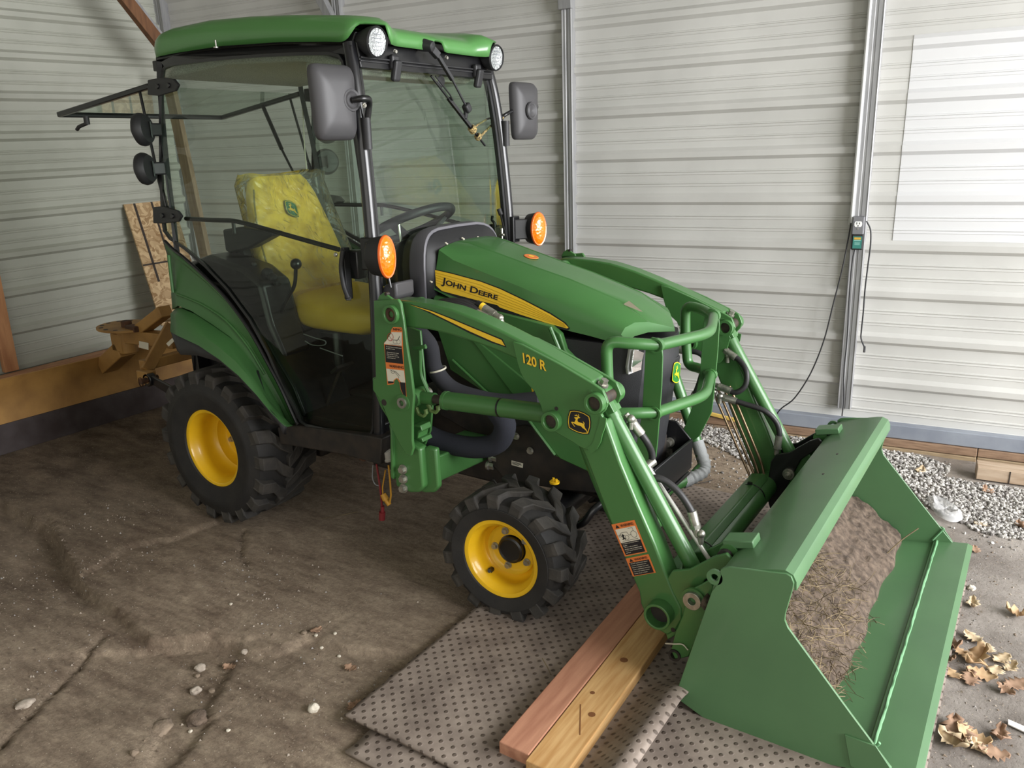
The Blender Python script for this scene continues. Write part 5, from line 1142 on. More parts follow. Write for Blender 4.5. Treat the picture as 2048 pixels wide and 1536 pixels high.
for m_ in (0, 1):
    mm = mir if m_ else (lambda g: g)
    midSK = [lerp(a, b, .5) for a, b in zip(fS, fK)]
    midSK = [(x, y + (.006), z) for x, y, z in midSK]
    q1 = [lerp(a, b, .14) for a, b in zip(fS, fK)]; q2 = [(lambda p: (p[0], p[1] + .006, p[2]))(lerp(a, b, .22)) for a, b in zip(fS, fK)]
    q3 = [(lambda p: (p[0], p[1] + .006, p[2]))(lerp(a, b, .88)) for a, b in zip(fS, fK)]
    fn = ob('fender', mm(grid([fS, q1, q2, midSK, q3, fK, fL, [(x, y + .02, z) for x, y, z in fL]])), GD, T, smooth=28, solid=.004)
    ob('fender_flare', mm(grid([[(x, y + .02, z) for x, y, z in fA], fA, [lerp(lerp(a, b, .5), (lerp(a, b, .5)[0], lerp(a, b, .5)[1] - .012, lerp(a, b, .5)[2] + .008), 1) for a, b in zip(fA, fB)], fB, fC, [(x, y + .03, z - .004) for x, y, z in fC]])), GD, fn, smooth=40, solid=.004)
    ob('fender_liner', mm(grid([[(x, y + .004, z) for x, y, z in fC], fD, [(x, y + d_, z) for (x, y, z), d_ in zip(fD, (.26, .26, .26, .2, .09, .04, .02, .01, .005, .005))]])), PLAS, fn, smooth=30, solid=.006)
    ob('fender_vent', mm(join(tube([(-0.234,-0.484,1.1115),(-0.2371,-0.484,1.039),(-0.2332,-0.488,0.9562)], .0065, 8))), GD, fn, smooth=60)
    ob('fender_rib', mm(tube(spline([(x, y - .003, z) for x, y, z in fK[1:7]], 4), .005, 8)), GD, fn, smooth=60)
    ob('fender_rim', mm(tube(spline([(x, y - .001, z) for x, y, z in fS], 4), .007, 8)), BLK, fn, smooth=60)
    # step sill under the door
    ob('step_sill', mm(prism([(0.3426,0.4672),(0.4431,0.4933),(0.8426,0.5212),(0.8981,0.5238),(0.882,0.4179),(0.7028,0.4214),(0.4309,0.4034),(0.3497,0.3964)], -.50, -.30)), DARK, T, bevel=.005)
    ob('cab_side', mm(join(prism([(.80, .40), (.80, .55), (.86, .56), (.86, .40)], -.45, -.25), prism([(-.26, .55), (-.26, 1.02), (.0, 1.0), (.2, .86), (.38, .62), (.43, .5), (.36, .5), (.2, .78), (0, .9), (-.2, .9)], -.43, -.16))), BLK, T, bevel=.01)

# ---------------------------------------------------------------- mirrors
def mirror(name, c, n, w, h, taper=.0):
    n = Vector(n).normalized(); up = Vector((0, 0, 1)); s = n.cross(up).normalized(); u = s.cross(n)
    def R(k, d, lift=0):
        P = []
        for a in range(32):
            t = 2 * PI * a / 32; ca, sa = math.cos(t), math.sin(t)
            px = abs(ca) ** .24 * (1 if ca >= 0 else -1); py = abs(sa) ** .24 * (1 if sa >= 0 else -1)
            P.append(Vector(c) + s * px * w / 2 * k * (1 + taper * py) + u * py * h / 2 * k + n * d)
        return P
    g = loft([R(.94, -.004), R(1, 0), R(1.0, .012), R(.97, .020), R(.86, .036), R(.5, .046), R(.15, .047)])
    m = ob(name, g, GREYP, T, smooth=45)
    ob('mirror_glass', flat([p + n * -.006 for p in R(.9, 0)]), STEEL, m, smooth=0)
    cc = Vector(c) + n * .05
    return m, cc, n, s, u
m1, cc, n1, s1, u1 = mirror('side_mirror', (.80, -.522, 1.660), (.98, -.10, .02), .165, .232, .05)
sk = Vector([(0.8072,-0.475,1.6703)][0])
ob('mirror_socket', join(lathe([(.036, 0), (.034, .006), (.028, .004), (.024, .008), (.018, .004), (.0001, .002)], (.846, -.478, 1.668), n1, 30)), GREYP, m1, smooth=40)
ob('mirror_arm', join(tube([(.855, -.478, 1.668), (.885, -.470, 1.672), (.885, -.435, 1.672), (.868, -.418, 1.655), (.850, -.415, 1.60)], .0105, 12, .02)), BLK, m1, smooth=60)
ob('mirror_arm_mount', join(loft([[(.848 + math.cos(a) * .017, -.418 + math.sin(a) * .015, z) for a in [2 * PI * i / 16 for i in range(16)]] for z in (1.515, 1.525, 1.60, 1.615)])), PLAS, m1, smooth=50)
ob('arm_bolt', bolt((.878, -.455, 1.652), (1, 0, -.3), .006, .008), ZINC, m1)
m2, cc, n2, s2, u2 = mirror('side_mirror', (.835, .560, 1.655), (.99, -.06, .02), .165, .232, .05)
ob('mirror_socket', join(lathe([(.036, 0), (.034, .006), (.028, .004), (.022, .008), (.0001, .002)], Vector((.835, .560, 1.655)) + n2 * .052, n2, 30)), GREYP, m2, smooth=40)
la = [(0.8263,0.42,1.6265),(0.8399,0.43,1.64),(0.8412,0.47,1.6525),(0.8412,0.56,1.6664),(0.8622,0.64,1.6756)]
ob('mirror_arm', tube(la, .0075, 12, .03), BLK, m2, smooth=60)
ob('mirror_clamp', cyl(lerp(la[3], la[4], .55), la[4], .012, 14), BLK, m2)
ob('mirror_arm_mount', join(loft([[(.846 + math.cos(a) * .017, .418 + math.sin(a) * .015, z) for a in [2 * PI * i / 16 for i in range(16)]] for z in (1.515, 1.525, 1.60, 1.615)])), PLAS, m2, smooth=50)

# ---------------------------------------------------------------- turn signals
AMB = bpy.data.materials.new('amber_lens'); AMB.use_nodes = True
_b = AMB.node_tree.nodes['Principled BSDF']; _b.inputs['Base Color'].default_value = lin((255, 138, 18)); _b.inputs['Roughness'].default_value = .12
_b.inputs['Coat Weight'].default_value = .6; _b.inputs['Transmission Weight'].default_value = .25
_t = AMB.node_tree.nodes.new('ShaderNodeTexCoord'); _w = AMB.node_tree.nodes.new('ShaderNodeTexVoronoi'); _w.inputs['Scale'].default_value = 90
_q = AMB.node_tree.nodes.new('ShaderNodeBump'); _q.inputs['Strength'].default_value = .8; _q.inputs['Distance'].default_value = .003
AMB.node_tree.links.new(_t.outputs['Object'], _w.inputs['Vector']); AMB.node_tree.links.new(_w.outputs['Distance'], _q.inputs['Height']); AMB.node_tree.links.new(_q.outputs[0], _b.inputs['Normal'])
AMB2 = mat('amber_rim', (246, 110, 40), .25, coat=.5)
AMB3 = mat('amber_bulb_cover', (255, 176, 40), .2, coat=.5)
for s, yaw in ((-1, .10), (1, -.05)):
    c = Vector((.962, s * .484, 1.172)); n = Vector((1, s * -.02 + (.0 if s < 0 else -.32), .03)).normalized()
    up = Vector((0, 0, 1)); sx = n.cross(up).normalized(); u = sx.cross(n)
    def E(a, b, d): return [c + sx * math.cos(t) * a + u * math.sin(t) * b + n * d for t in [2 * PI * i / 36 for i in range(36)]]
    sg = ob('turn_signal', loft([E(.030, .045, -.075), E(.038, .062, -.06), E(.040, .068, -.02), E(.040, .070, 0)]), PLAS, T, smooth=40)
    ob('lens_rim', loft([E(.0415, .0715, -.004), E(.0425, .0725, 0), E(.0405, .0695, .005), E(.036, .064, .004)], caps=False), AMB2, sg, smooth=60)
    ob('amber_lens', loft([E(.037, .065, .003), E(.030, .055, .011), E(.018, .036, .016), E(.002, .004, .018)]), AMB, sg, smooth=60)
    ob('lens_ribs', join(*[sweep([c + n * (.0165 - .000 * k) + u * (.05 * (j / 6 - .5) * 1.6) + sx * (-.012 + .006 * k) - n * (.012 * (abs(j / 6 - .5) * 2) ** 2) for j in range(7)], circ(.0011, 6)) for k in range(5)]), AMB3, sg, smooth=60)
    ob('signal_bracket', join(ebox(c + n * -.05, (.853, s * .435, 1.172), .05, .085), box((.852, s * .437, 1.172), (.058, .05, .11))), BLK, sg, smooth=0, bevel=.004)

# ---------------------------------------------------------------- wiper
piv = Vector([(0.85,-0.0688,1.8623)][0])
elb = Vector([(0.855,-0.0258,1.8319)][0]); mid_ = Vector([(0.86,0.0489,1.7541)][0]); kn = Vector([(0.862,0.1313,1.6577)][0])
wip = ob('wiper', join(lathe([(.0001, .02), (.018, .016), (.022, -.02), (.022, -.04)], piv, (1, .2, -.2), 18), ebox(piv, elb, .02, .026), ebox(elb, mid_, .014, .014), cyl(mid_, kn, .0045)), PLAS, T, smooth=30, bevel=.002)
b0, b1 = Vector([(0.842,-0.055,1.7635)][0]), Vector([(0.855,0.2544,1.5189)][0]); bm_ = lerp(b0, b1, .58)
ob('wiper_blade', join(cyl(b0, b1, .0045), ebox(lerp(b0, b1, .3), lerp(b0, b1, .72), .012, .012), cyl(lerp(b0, b1, .02), lerp(b0, b1, .34), .0028)), BLK, wip, smooth=30)
ob('wiper_rod', join(tube([b0 + Vector((.008, .015, .0)), b0.lerp(b1, .25) + Vector((.012, .012, .0)), b0.lerp(b1, .33) + Vector((.01, .004, 0))], .0028, 8)), BLK, wip)
ob('wiper_joint', join(box(kn, (.026, .03, .034), Matrix.Rotation(.6, 3, 'X')), cyl(kn, lerp(b0, b1, .60), .009)), PLAS, wip, bevel=.006)

# ---------------------------------------------------------------- interior
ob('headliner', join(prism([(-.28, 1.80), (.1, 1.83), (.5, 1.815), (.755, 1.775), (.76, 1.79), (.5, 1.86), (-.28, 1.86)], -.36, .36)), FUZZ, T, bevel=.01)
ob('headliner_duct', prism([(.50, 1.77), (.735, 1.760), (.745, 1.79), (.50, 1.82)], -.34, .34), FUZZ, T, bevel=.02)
ob('cab_floor', join(box((.55, 0, .50), (.60, .84, .03))), DARK, T)
fl_ = ob('seat_base', join(box((.22, 0, .66), (.34, .36, .30)), box((-.10, 0, .70), (.26, .74, .40))), BLK, T, bevel=.03)
def seatback():
    rows = []
    for z, x, hw, th in ((.84, .19, .225, .11), (.95, .13, .238, .12), (1.06, .075, .236, .115), (1.16, .035, .224, .11), (1.25, .002, .203, .10), (1.33, -.022, .180, .095), (1.385, -.045, .155, .085), (1.41, -.06, .13, .06)):
        r = []
        for i in range(28):
            a = 2 * PI * i / 28; ca, sa = math.cos(a), math.sin(a)
            r.append((x + th / 2 * (abs(ca) ** .6) * (1 if ca > 0 else -1) - th / 2, hw * (abs(sa) ** .55) * (1 if sa > 0 else -1), z + .01 * sa * 0))
        rows.append(r)
    return loft(rows)
seat = ob('operator_seat', seatback(), SEATY, T, smooth=50)
def cushion():
    rows = []
    for x, hw, z0, z1 in ((.10, .20, .82, .93), (.16, .235, .80, .945), (.30, .25, .79, .93), (.44, .25, .79, .925), (.54, .24, .79, .93), (.60, .20, .81, .91)):
        r = []
        for i in range(28):
            a = 2 * PI * i / 28; ca, sa = math.cos(a), math.sin(a)
            r.append((x, hw * (abs(ca) ** .5) * (1 if ca > 0 else -1), (z0 + z1) / 2 + (z1 - z0) / 2 * (abs(sa) ** .6) * (1 if sa > 0 else -1)))
        rows.append(r)
    return loft(rows)
ob('seat_cushion', cushion(), SEATY, seat, smooth=50)
ob('seat_piping', tube([(-.02 + .19 * t * t * .9, -.19 - .05 * t, 1.36 - .46 * t) for t in [i / 8 for i in range(9)]], .004, 8), mat('piping_dark', (150, 128, 40), .6), seat)
lg = quadmap([(-.004, -.050, 1.305), (-.004, .012, 1.305), (.017, .012, 1.235), (.017, -.050, 1.235)])
logo('seat_emblem', lg, (.96, 0, .28), seat, TEALG, YDEC, YDEC, .0012)
ob('emblem_field', flat([lg(*nrm(p)) + Vector((.96, 0, .28)) * .0018 for p in grow(SHIELD, .93)]), TEALG, seat, smooth=0)
ob('seat_armrest', join(prism([(-0.113,1.2017),(-0.0117,1.2159),(0.1931,1.2056),(0.1937,1.1897),(0.0459,1.1322),(-0.0853,1.1045),(-0.1096,1.1137)], -.30, -.24)), PLAS, seat, bevel=.012)
ob('armrest_post', ebox((-.06, -.25, 1.12), (.0, -.25, .90), .04, .05), PLAS, seat)
# control console beside the seat
ob('console', join(prism([(-0.2929,1.0547),(-0.0987,1.1085),(0.1139,1.0692),(0.2131,1.015),(0.2456,0.8537),(0.3024,0.7348),(0.2789,0.5608),(0.1189,0.7124),(-0.0413,0.8898),(-0.1878,0.9858)], -.40, -.24)), BLK, T, bevel=.02)
ob('control_knob', join(*[sphere(p, r, 10, (1, 1, .85)) for p, r in zip([(0.1787,-0.33,1.0457),(0.2052,-0.33,1.0254),(0.1527,-0.33,1.0135),(0.2318,-0.33,1.0072),(0.1851,-0.33,0.9915)], (.024, .022, .022, .016, .02))]), PLAS, T, smooth=30)
for p in [(0.1077,-0.335,1.0721),(0.1143,-0.335,1.038),(0.1551,-0.335,0.9345)]: ob('console_knob', sphere(p, .012, 12), PLAS, T)
lv = [(0.3497,-0.33,1.0905),(0.3381,-0.33,1.027),(0.3257,-0.33,0.9983),(0.2641,-0.33,0.9289),(0.2119,-0.33,0.8541)]
lev = ob('loader_lever', tube(lv, .0075, 12, .03), BLK, T, smooth=60)
ob('lever_knob', sphere(lv[0], .022, 20), BLK, lev, smooth=60)
ob('gaiter', loft([[(x + r * math.cos(a), y + r * math.sin(a) * .8, z) for a in [2 * PI * i / 18 for i in range(18)]] for (x, y, z), r in [((lv[4][0] + .0, -.33, lv[4][2] - .02 - .011 * i), .03 + .006 * i + (.006 if i % 2 else 0)) for i in range(9)]]), PLAS, T, smooth=30)
ob('brake_pedal', join(tube([(0.368,-0.3,0.4195),(0.4423,-0.3,0.5616),(0.5109,-0.3,0.6762)], .006, 8), box([(0.5231,-0.3,0.6881)][0], (.05, .09, .012), Matrix.Rotation(-.6, 3, 'Y'))), DARK, T)
ob('wire_lead', tube([(0.3879,-0.36,0.8213),(0.4507,-0.36,0.8122),(0.5046,-0.36,0.8064),(0.4971,-0.36,0.7896),(0.4331,-0.36,0.782),(0.3927,-0.36,0.7935)], .0022, 6, smooth=True), mat('grey_lead', (132, 134, 136), .5), T)
ob('wire_lead', tube([(0.4735,-0.36,0.7748),(0.5401,-0.36,0.7649),(0.5924,-0.36,0.7576)], .0022, 6, smooth=True), bpy.data.materials['grey_lead'], T)
ob('head_restraint_cable', tube([(-0.2947,0.38,1.7709),(-0.2971,0.38,1.6756),(-0.3051,0.38,1.5371),(-0.3066,0.38,1.4193)], .003, 8, smooth=True), WHT, T)
# steering column, wheel, dash
sc_ = Vector((.665, -.01, 1.222)); sn = Vector((-.42, 0, .90)).normalized(); sa_ = Vector((0, 1, 0)); sb_ = sn.cross(sa_)
sw = ob('steering_wheel', sweep([sc_ + sa_ * math.cos(t) * .178 + sb_ * math.sin(t) * .178 for t in [2 * PI * i / 40 for i in range(40)]], circ(.0165, 14), closed=True), PLAS, T, smooth=60)
for k in (math.radians(200), math.radians(340), math.radians(90)):
    e = sc_ + sa_ * math.cos(k) * .175 + sb_ * math.sin(k) * .175
    ob('wheel_spoke', sweep(spline([e, e * .55 + sc_ * .45 - sn * .045, sc_ - sn * .06], 5), rectprof(.034, .014), up=sn), PLAS, sw, smooth=40)
ob('steering_hub', join(cyl(sc_ - sn * .10, sc_ - sn * .045, .045, 24, .035), cyl(sc_ - sn * .35, sc_ - sn * .10, .03, 16)), BLK, sw)
ob('steering_column', prism([(.56, .60), (.70, 1.13), (.78, 1.16), (.82, 1.0), (.80, .60)], -.17, .17), BLK, T, bevel=.03)
ob('dash_panel', prism([(.66, 1.11), (.72, 1.16), (.80, 1.20), (.84, 1.0), (.70, .95)], -.20, .20), BLK, T, bevel=.02)
ob('rocker_lever', tube([(0.7388,-0.16,1.2483),(0.7426,-0.16,1.202),(0.7507,-0.16,1.1462)], .005, 8), STEEL, T)

# ---------------------------------------------------------------- hitch arms and rear plugs
for s in (-1, 1):
    ob('lift_arm', join(prism([(-.05, .33), (-.05, .40), (-.60, .43), (-.80, .47), (-.82, .43), (-.62, .38)], s * .30, s * .285), ring((-.815, s * .31, .446), (-.815, s * .275, .446), .034, .016)), BLK, T, bevel=.004)
    ob('lift_link', join(cyl((-.42, s * .29, .44), (-.30, s * .26, .78), .014), ebox((-.10, s * .24, .80), (-.34, s * .27, .80), .03, .05)), DARK, T)
# hydraulic remote couplers with caps and dangling dust plugs
rc = [(0.7783,-0.46,0.433),(0.8377,-0.46,0.431),(0.8844,-0.46,0.4365)]
ob('remote_coupler', join(cyl(rc[0], Vector(rc[0]) + Vector((0, -.03, -.01)), .02), box(Vector(rc[0]) + Vector((-.012, .02, .01)), (.03, .04, .05))), RUST, T, bevel=.003)
for p in rc[1:]: ob('coupler_cap', lathe([(.0001, .03), (.016, .028), (.016, 0), (.020, -.004), (.0185, -.012), (.012, -.012), (.012, -.004)], p, (0, -.25, 1), 20), mat('worn_white_plastic', (168, 164, 156), .5), T)
REDP = mat('red_plug', (120, 34, 38), .5); OCH = mat('ochre_plug', (186, 136, 40), .5)
ob('dust_plug', join(tube([(0.8247,-0.46,0.3966),(0.8316,-0.46,0.334),(0.8363,-0.46,0.2743),(0.8368,-0.46,0.2234)], .004, 8), cyl(*[(0.8399,-0.46,0.2303),(0.8377,-0.46,0.2051)], .007), cyl(*[(0.8365,-0.46,0.2048),(0.8324,-0.46,0.1727)], .012)), REDP, T)
ob('dust_plug', join(tube([(0.8842,-0.46,0.405),(0.8866,-0.46,0.3461),(0.8865,-0.46,0.286),(0.876,-0.46,0.2471)], .0036, 8), cyl(*[(0.8468,-0.46,0.2808),(0.8598,-0.46,0.2595)], .011, r2=.013), cyl(*[(0.8598,-0.46,0.2595),(0.8756,-0.46,0.243)], .009), tube([(0.8464,-0.46,0.2767),(0.8465,-0.46,0.3071),(0.8677,-0.46,0.3818)], .0026, 6)), OCH, T)
ob('plug_tether', tube([(0.8067,-0.46,0.3889),(0.7994,-0.46,0.337),(0.8098,-0.46,0.313),(0.8294,-0.46,0.3093)], .0022, 6, smooth=True), bpy.data.materials['grey_lead'], T)

# ================================================================ things in and around the tractor
def leafy(): pass
# ---- soil and dry grass in the bucket
SOIL = mat('loose_soil', (66, 55, 46), .95, c2=(108, 93, 80), nscale=45, bump=.9, bscale=110)
def soil_geo():
    rows = []
    for i in range(150):
        y = -.662 + 1.322 * i / 149
        front = 2.44 + .03 * noise.noise(Vector((y * 5, 0, 1))) + .04 * math.sin((y + .66) * 2.2) - .10 * max(0, (-.35 - y)) + .0
        front += .03 * sstep(.2, .5, y)
        row = []
        for j in range(46):
            t = j / 45; x = 2.150 + (front - 2.150) * t
            fl = .012 + max(0, x - 2.40) * .155
            h = (1 - t) ** .8 * (.30 - .04 * (y + .66)) * (1 - .12 * math.sin(y * 4)) + .014
            h += (noise.noise(Vector((x * 22, y * 22, 2))) * .014 + noise.noise(Vector((x * 60, y * 60, 5))) * .010) * min(1, 4 * (1 - t) + .2)
            row.append((x, y, max(fl + h, fl + .0015 + .008 * (j < 44)) if j < 45 else fl - .002))
        rows.append(row)
    return grid(rows)
ob('soil_pile', soil_geo(), SOIL, smooth=60, label='heap of brown soil lying inside the green loader bucket', cat='soil', kind='stuff')
def soil_z(x, y):
    front = 2.46; t = min(1, max(0, (x - 2.15) / (front - 2.15))); return .012 + max(0, x - 2.40) * .155 + (1 - t) ** .8 * (.30 - .04 * (y + .66)) * (1 - .12 * math.sin(y * 4)) + .016
def blade_of_grass(p, d, L, r, curl):
    P = []; q = Vector(p); v = Vector(d).normalized()
    for k in range(4):
        P.append(q.copy()); q = q + v * (L / 3); v = (v + Vector((rnd.uniform(-1, 1), rnd.uniform(-1, 1), rnd.uniform(-.9, .3))) * curl).normalized()
    return sweep(P, circ(r, 3), caps=False)
gg = []
for k in range(1500):
    y = rnd.uniform(-.655, .02 + .1 * rnd.random()); x = 2.20 + (.27 * rnd.random() ** .8)
    if y > -.15 and rnd.random() < .5: x -= .05
    b_g = blade_of_grass((x, y, soil_z(x, y) + .001), (rnd.uniform(-1, 1), rnd.uniform(-1, 1), rnd.uniform(-.1, .45)), rnd.uniform(.03, .10), rnd.uniform(.0006, .0012), .5)
    if min(v[1] for v in b_g[0]) > -.66: gg.append(b_g)
STRAW = mat('dry_straw', (142, 124, 92), .8, c2=(70, 58, 46), nscale=12)
ob('dry_grass', join(*gg), STRAW, smooth=0, label='tangle of dry grass stalks on the bucket soil', cat='grass', kind='stuff')
st = [Vector((2.455, .44, .06)), Vector((2.50, .47, .12)), Vector((2.545, .50, .165))]
ob('grass_stalk', tube(st, .0022, 6, smooth=True), STRAW, label='single pale stalk standing at the far end of the bucket', cat='stalk')
sl = [(2.4289,-0.342,0.05),(2.428,-0.1389,0.05)]
ob('wood_splinter', ebox(sl[0], sl[1], .016, .010), mat('bare_wood', (206, 178, 132), .7, c2=(176, 146, 104), nscale=14), smooth=0, bevel=.002, label='long pale wood splinter at the foot of the bucket soil', cat='splinter')
pb = [(2.3074,0.2063,0.17)][0]
def stone_geo(c, r, seed, flat_=.7, sub=2, sx=1.0):
    bm = bmesh.new(); bmesh.ops.create_icosphere(bm, subdivisions=sub, radius=1)
    R = Matrix.Rotation(seed * 1.3, 3, 'Z')
    V = []
    for v in bm.verts:
        n_ = 1 + .30 * noise.noise(v.co * 1.6 + Vector((seed * 3.1, seed, 0))) + .12 * noise.noise(v.co * 4 + Vector((seed, 0, 0)))
        q = v.co * n_; q = Vector((q.x * sx, q.y, q.z * flat_)); q = R @ q
        V.append((c[0] + q.x * r, c[1] + q.y * r, c[2] + q.z * r + r * flat_ * .62))
    bm.verts.index_update(); F = [tuple(v.index for v in f.verts) for f in bm.faces]; bm.free(); return V, F
STONE = mat('pale_stone', (176, 164, 150), .85, c2=(138, 126, 114), nscale=60, bump=.5, bscale=160)
STONEW = mat('white_stone', (214, 206, 190), .8, c2=(176, 166, 150), nscale=60, bump=.5, bscale=160)
STONEB = mat('brown_stone', (138, 122, 104), .9, c2=(112, 98, 84), nscale=40, bump=.6, bscale=140)
CLOD = mat('dirt_clod', (110, 94, 80), .95, c2=(84, 72, 62), nscale=40, bump=.9, bscale=120)
ob('stone', stone_geo((2.255, .10, soil_z(2.255, .10) - .006), .012, 3), STONEW, label='white pebble on the soil in the loader bucket', cat='stone')

# ---- seat cover
def cover():
    rows = []
    for z, x, hw, th in ((.90, .20, .27, .16), (1.06, .10, .265, .15), (1.25, .02, .245, .13), (1.38, -.03, .24, .11), (1.425, -.05, .245, .03)):
        r = []
        for i in range(40):
            a = 2 * PI * i / 40; ca, sa = math.cos(a), math.sin(a)
            w_ = 1 + .03 * noise.noise(Vector((ca * 3, sa * 3, z * 9)))
            r.append((x + th / 2 * (abs(ca) ** .6) * (1 if ca > 0 else -1) * w_ - th / 2 + .022, hw * w_ * (abs(sa) ** .6) * (1 if sa > 0 else -1), z + .012 * noise.noise(Vector((ca * 2, sa * 2, z)))))
        rows.append(r)
    return loft(rows, caps=False)
FILM = bpy.data.materials.new('clear_film'); FILM.use_nodes = True
def film_nodes():
    n, l = FILM.node_tree.nodes, FILM.node_tree.links; n.remove(n['Principled BSDF'])
    t = n.new('ShaderNodeBsdfTransparent'); t.inputs[0].default_value = lin((246, 250, 250)); g = n.new('ShaderNodeBsdfGlossy'); g.inputs['Roughness'].default_value = .12
    d = n.new('ShaderNodeBsdfDiffuse'); d.inputs[0].default_value = (.8, .82, .82, 1)
    fr = n.new('ShaderNodeFresnel'); fr.inputs[0].default_value = 1.5
    tc = n.new('ShaderNodeTexCoord'); no = n.new('ShaderNodeTexNoise'); no.inputs['Scale'].default_value = 14; no.inputs['Detail'].default_value = 6; no.inputs['Distortion'].default_value = 1.5
    b = n.new('ShaderNodeBump'); b.inputs['Strength'].default_value = 1.0; b.inputs['Distance'].default_value = .03
    l.new(tc.outputs['Object'], no.inputs['Vector']); l.new(no.outputs['Fac'], b.inputs['Height']); l.new(b.outputs[0], g.inputs['Normal']); l.new(b.outputs[0], fr.inputs['Normal'])
    m1_ = n.new('ShaderNodeMixShader'); m2_ = n.new('ShaderNodeMixShader'); m1_.inputs[0].default_value = .05
    l.new(t.outputs[0], m1_.inputs[1]); l.new(d.outputs[0], m1_.inputs[2]); l.new(fr.outputs[0], m2_.inputs[0]); l.new(m1_.outputs[0], m2_.inputs[1]); l.new(g.outputs[0], m2_.inputs[2])
    l.new(m2_.outputs[0], n['Material Output'].inputs[0])
film_nodes()
ob('plastic_seat_cover', cover(), FILM, smooth=60, label='clear crinkled plastic bag pulled over the yellow tractor seat', cat='plastic cover')

# ---- camouflage cord from the wiper blade to the left mirror arm
k0, k1 = Vector([(0.868,0.1589,1.5995)][0]), Vector([(0.868,0.1936,1.5626)][0])
m0 = Vector([(0.8124,0.43,1.635)][0]); m1_ = Vector([(0.8338,0.42,1.6263)][0])
CORD = mat('camouflage_cord', (40, 36, 30), .8, c2=(196, 170, 110), nscale=140)
def coil(c, ax, r, n, pitch, wr):
    ax = Vector(ax).normalized(); s = ax.orthogonal().normalized(); u = ax.cross(s)
    return sweep([Vector(c) + s * math.cos(t) * r + u * math.sin(t) * r + ax * (pitch * t / (2 * PI)) for t in [2 * PI * n * i / (16 * n) for i in range(16 * n + 1)]], circ(wr, 6))
wd_ = (b1 - b0).normalized()
cord = ob('tie_cord', join(coil(b0.lerp(b1, .72), wd_, .012, 4, .006, .0042), coil(b0.lerp(b1, .84), wd_, .011, 3, .006, .0042)), CORD, smooth=60, label='camouflage cord tying the wiper blade to the left mirror arm', cat='cord')
o_ = Vector(cord.location)
ob('cord_strand', shift(tube([b0.lerp(b1, .74), Vector([(0.7696,0.4,1.6241)][0]), m0, Vector([(0.8258,0.44,1.6387)][0])], .0042, 8, smooth=True), -o_), CORD, cord, smooth=60)
ob('cord_strand', shift(tube([b0.lerp(b1, .88), Vector([(0.7932,0.39,1.5957)][0]), m1_, Vector([(0.8176,0.43,1.6427)][0])], .0048, 8, smooth=True), -o_), CORD, cord, smooth=60)

# ---- rear blade (box blade) behind the tractor
BLY = mat('blade_yellow', (170, 128, 68), .6, c2=(138, 100, 52), nscale=7, bump=.1, bscale=60)
BLE = mat('worn_blade_steel', (74, 66, 66), .5, metal=.4, c2=(56, 46, 44), nscale=9)
RB = empty('rear_blade', (-1.69, 0, 0), 'rusty yellow rear grader blade standing behind the tractor', 'grader blade')
L_ = -Vector((-1.69, 0, 0))
def rb(name, g, m, **k): return ob(name, shift(g, L_), m, RB, **k)
prof = [(-1.70, .14), (-1.715, .20), (-1.72, .27), (-1.712, .34), (-1.69, .395), (-1.682, .392), (-1.704, .335), (-1.711, .27), (-1.706, .20), (-1.69, .14)]
rb('moldboard', prism(prof, -1.02, .62), BLY, smooth=40)
rb('cutting_edge', prism([(-1.70, .155), (-1.688, .155), (-1.668, .0), (-1.685, .0)], -1.02, .62), BLE, bevel=.002)
rb('pivot_block', join(box((-1.48, 0, .50), (.10, .10, .10)), cyl((-1.45, 0, .44), (-1.45, 0, .58), .05), ebox((-1.48, 0, .46), (-1.70, 0, .33), .10, .09)), BLY, bevel=.005)
tt = [2 * PI * i / 28 for i in range(28)]
disc = [(-1.43 + .175 * math.cos(t), .0 + .15 * math.sin(t), .585) for t in tt]
rb('index_plate', extr(disc, (0, 0, .012)), BLY, bevel=.002)
for i in range(7):
    t = PI * .75 + i * PI * .9 / 6
    rb('index_hole', cyl((-1.43 + .15 * math.cos(t), .125 * math.sin(t), .5965), (-1.43 + .15 * math.cos(t), .125 * math.sin(t), .598), .012), DARK)
rb('pivot_bolt', join(cyl((-1.40, -.02, .585), (-1.40, -.02, .63), .028), ebox((-1.36, -.03, .60), (-1.26, -.04, .60), .05, .03)), RUST, bevel=.004)
rb('boom', join(ebox((-1.50, 0, .535), (-.98, 0, .56), .075, .075)), BLY, bevel=.005)
rb('boom_brace', join(ebox((-1.30, .0, .585), (-1.02, -.02, .72), .07, .06)), BLY, bevel=.005)
for s in (-1, 1):
    rb('hitch_leg', join(ebox((-.87, s * .27, .475), (-.93, s * .06, .66), .06, .022, (1, 0, .2))), BLY, bevel=.003)
    rb('hitch_clevis', join(box((-.85, s * .285, .455), (.09, .05, .06))), BLY, bevel=.004)
    rb('hitch_pin', join(cyl((-.815, s * .34, .446), (-.815, s * .25, .446), .014), lathe([(.024, -.003), (.024, .003)], (-.825, s * .335, .44), (.2, 1, 0), 20)), RUST)
rb('cross_bar', ebox((-.90, -.27, .50), (-.90, .27, .50), .05, .05), BLY, bevel=.004)
sq = [(-1.2702,-0.041,0.5339),(-1.1842,-0.041,0.5328),(-1.1941,-0.041,0.4927),(-1.2797,-0.041,0.4963)]
rb('sticker', flat([(x, y - .0 , z) for x, y, z in sq]), WHT, smooth=0, label='white sticker')
rb('sticker', extr([(-0.7915,-0.19,0.608),(-0.7354,-0.19,0.6424),(-0.7225,-0.19,0.6287),(-0.7743,-0.19,0.5948)], (0, -.002, 0)), WHT, smooth=0, label='white sticker')

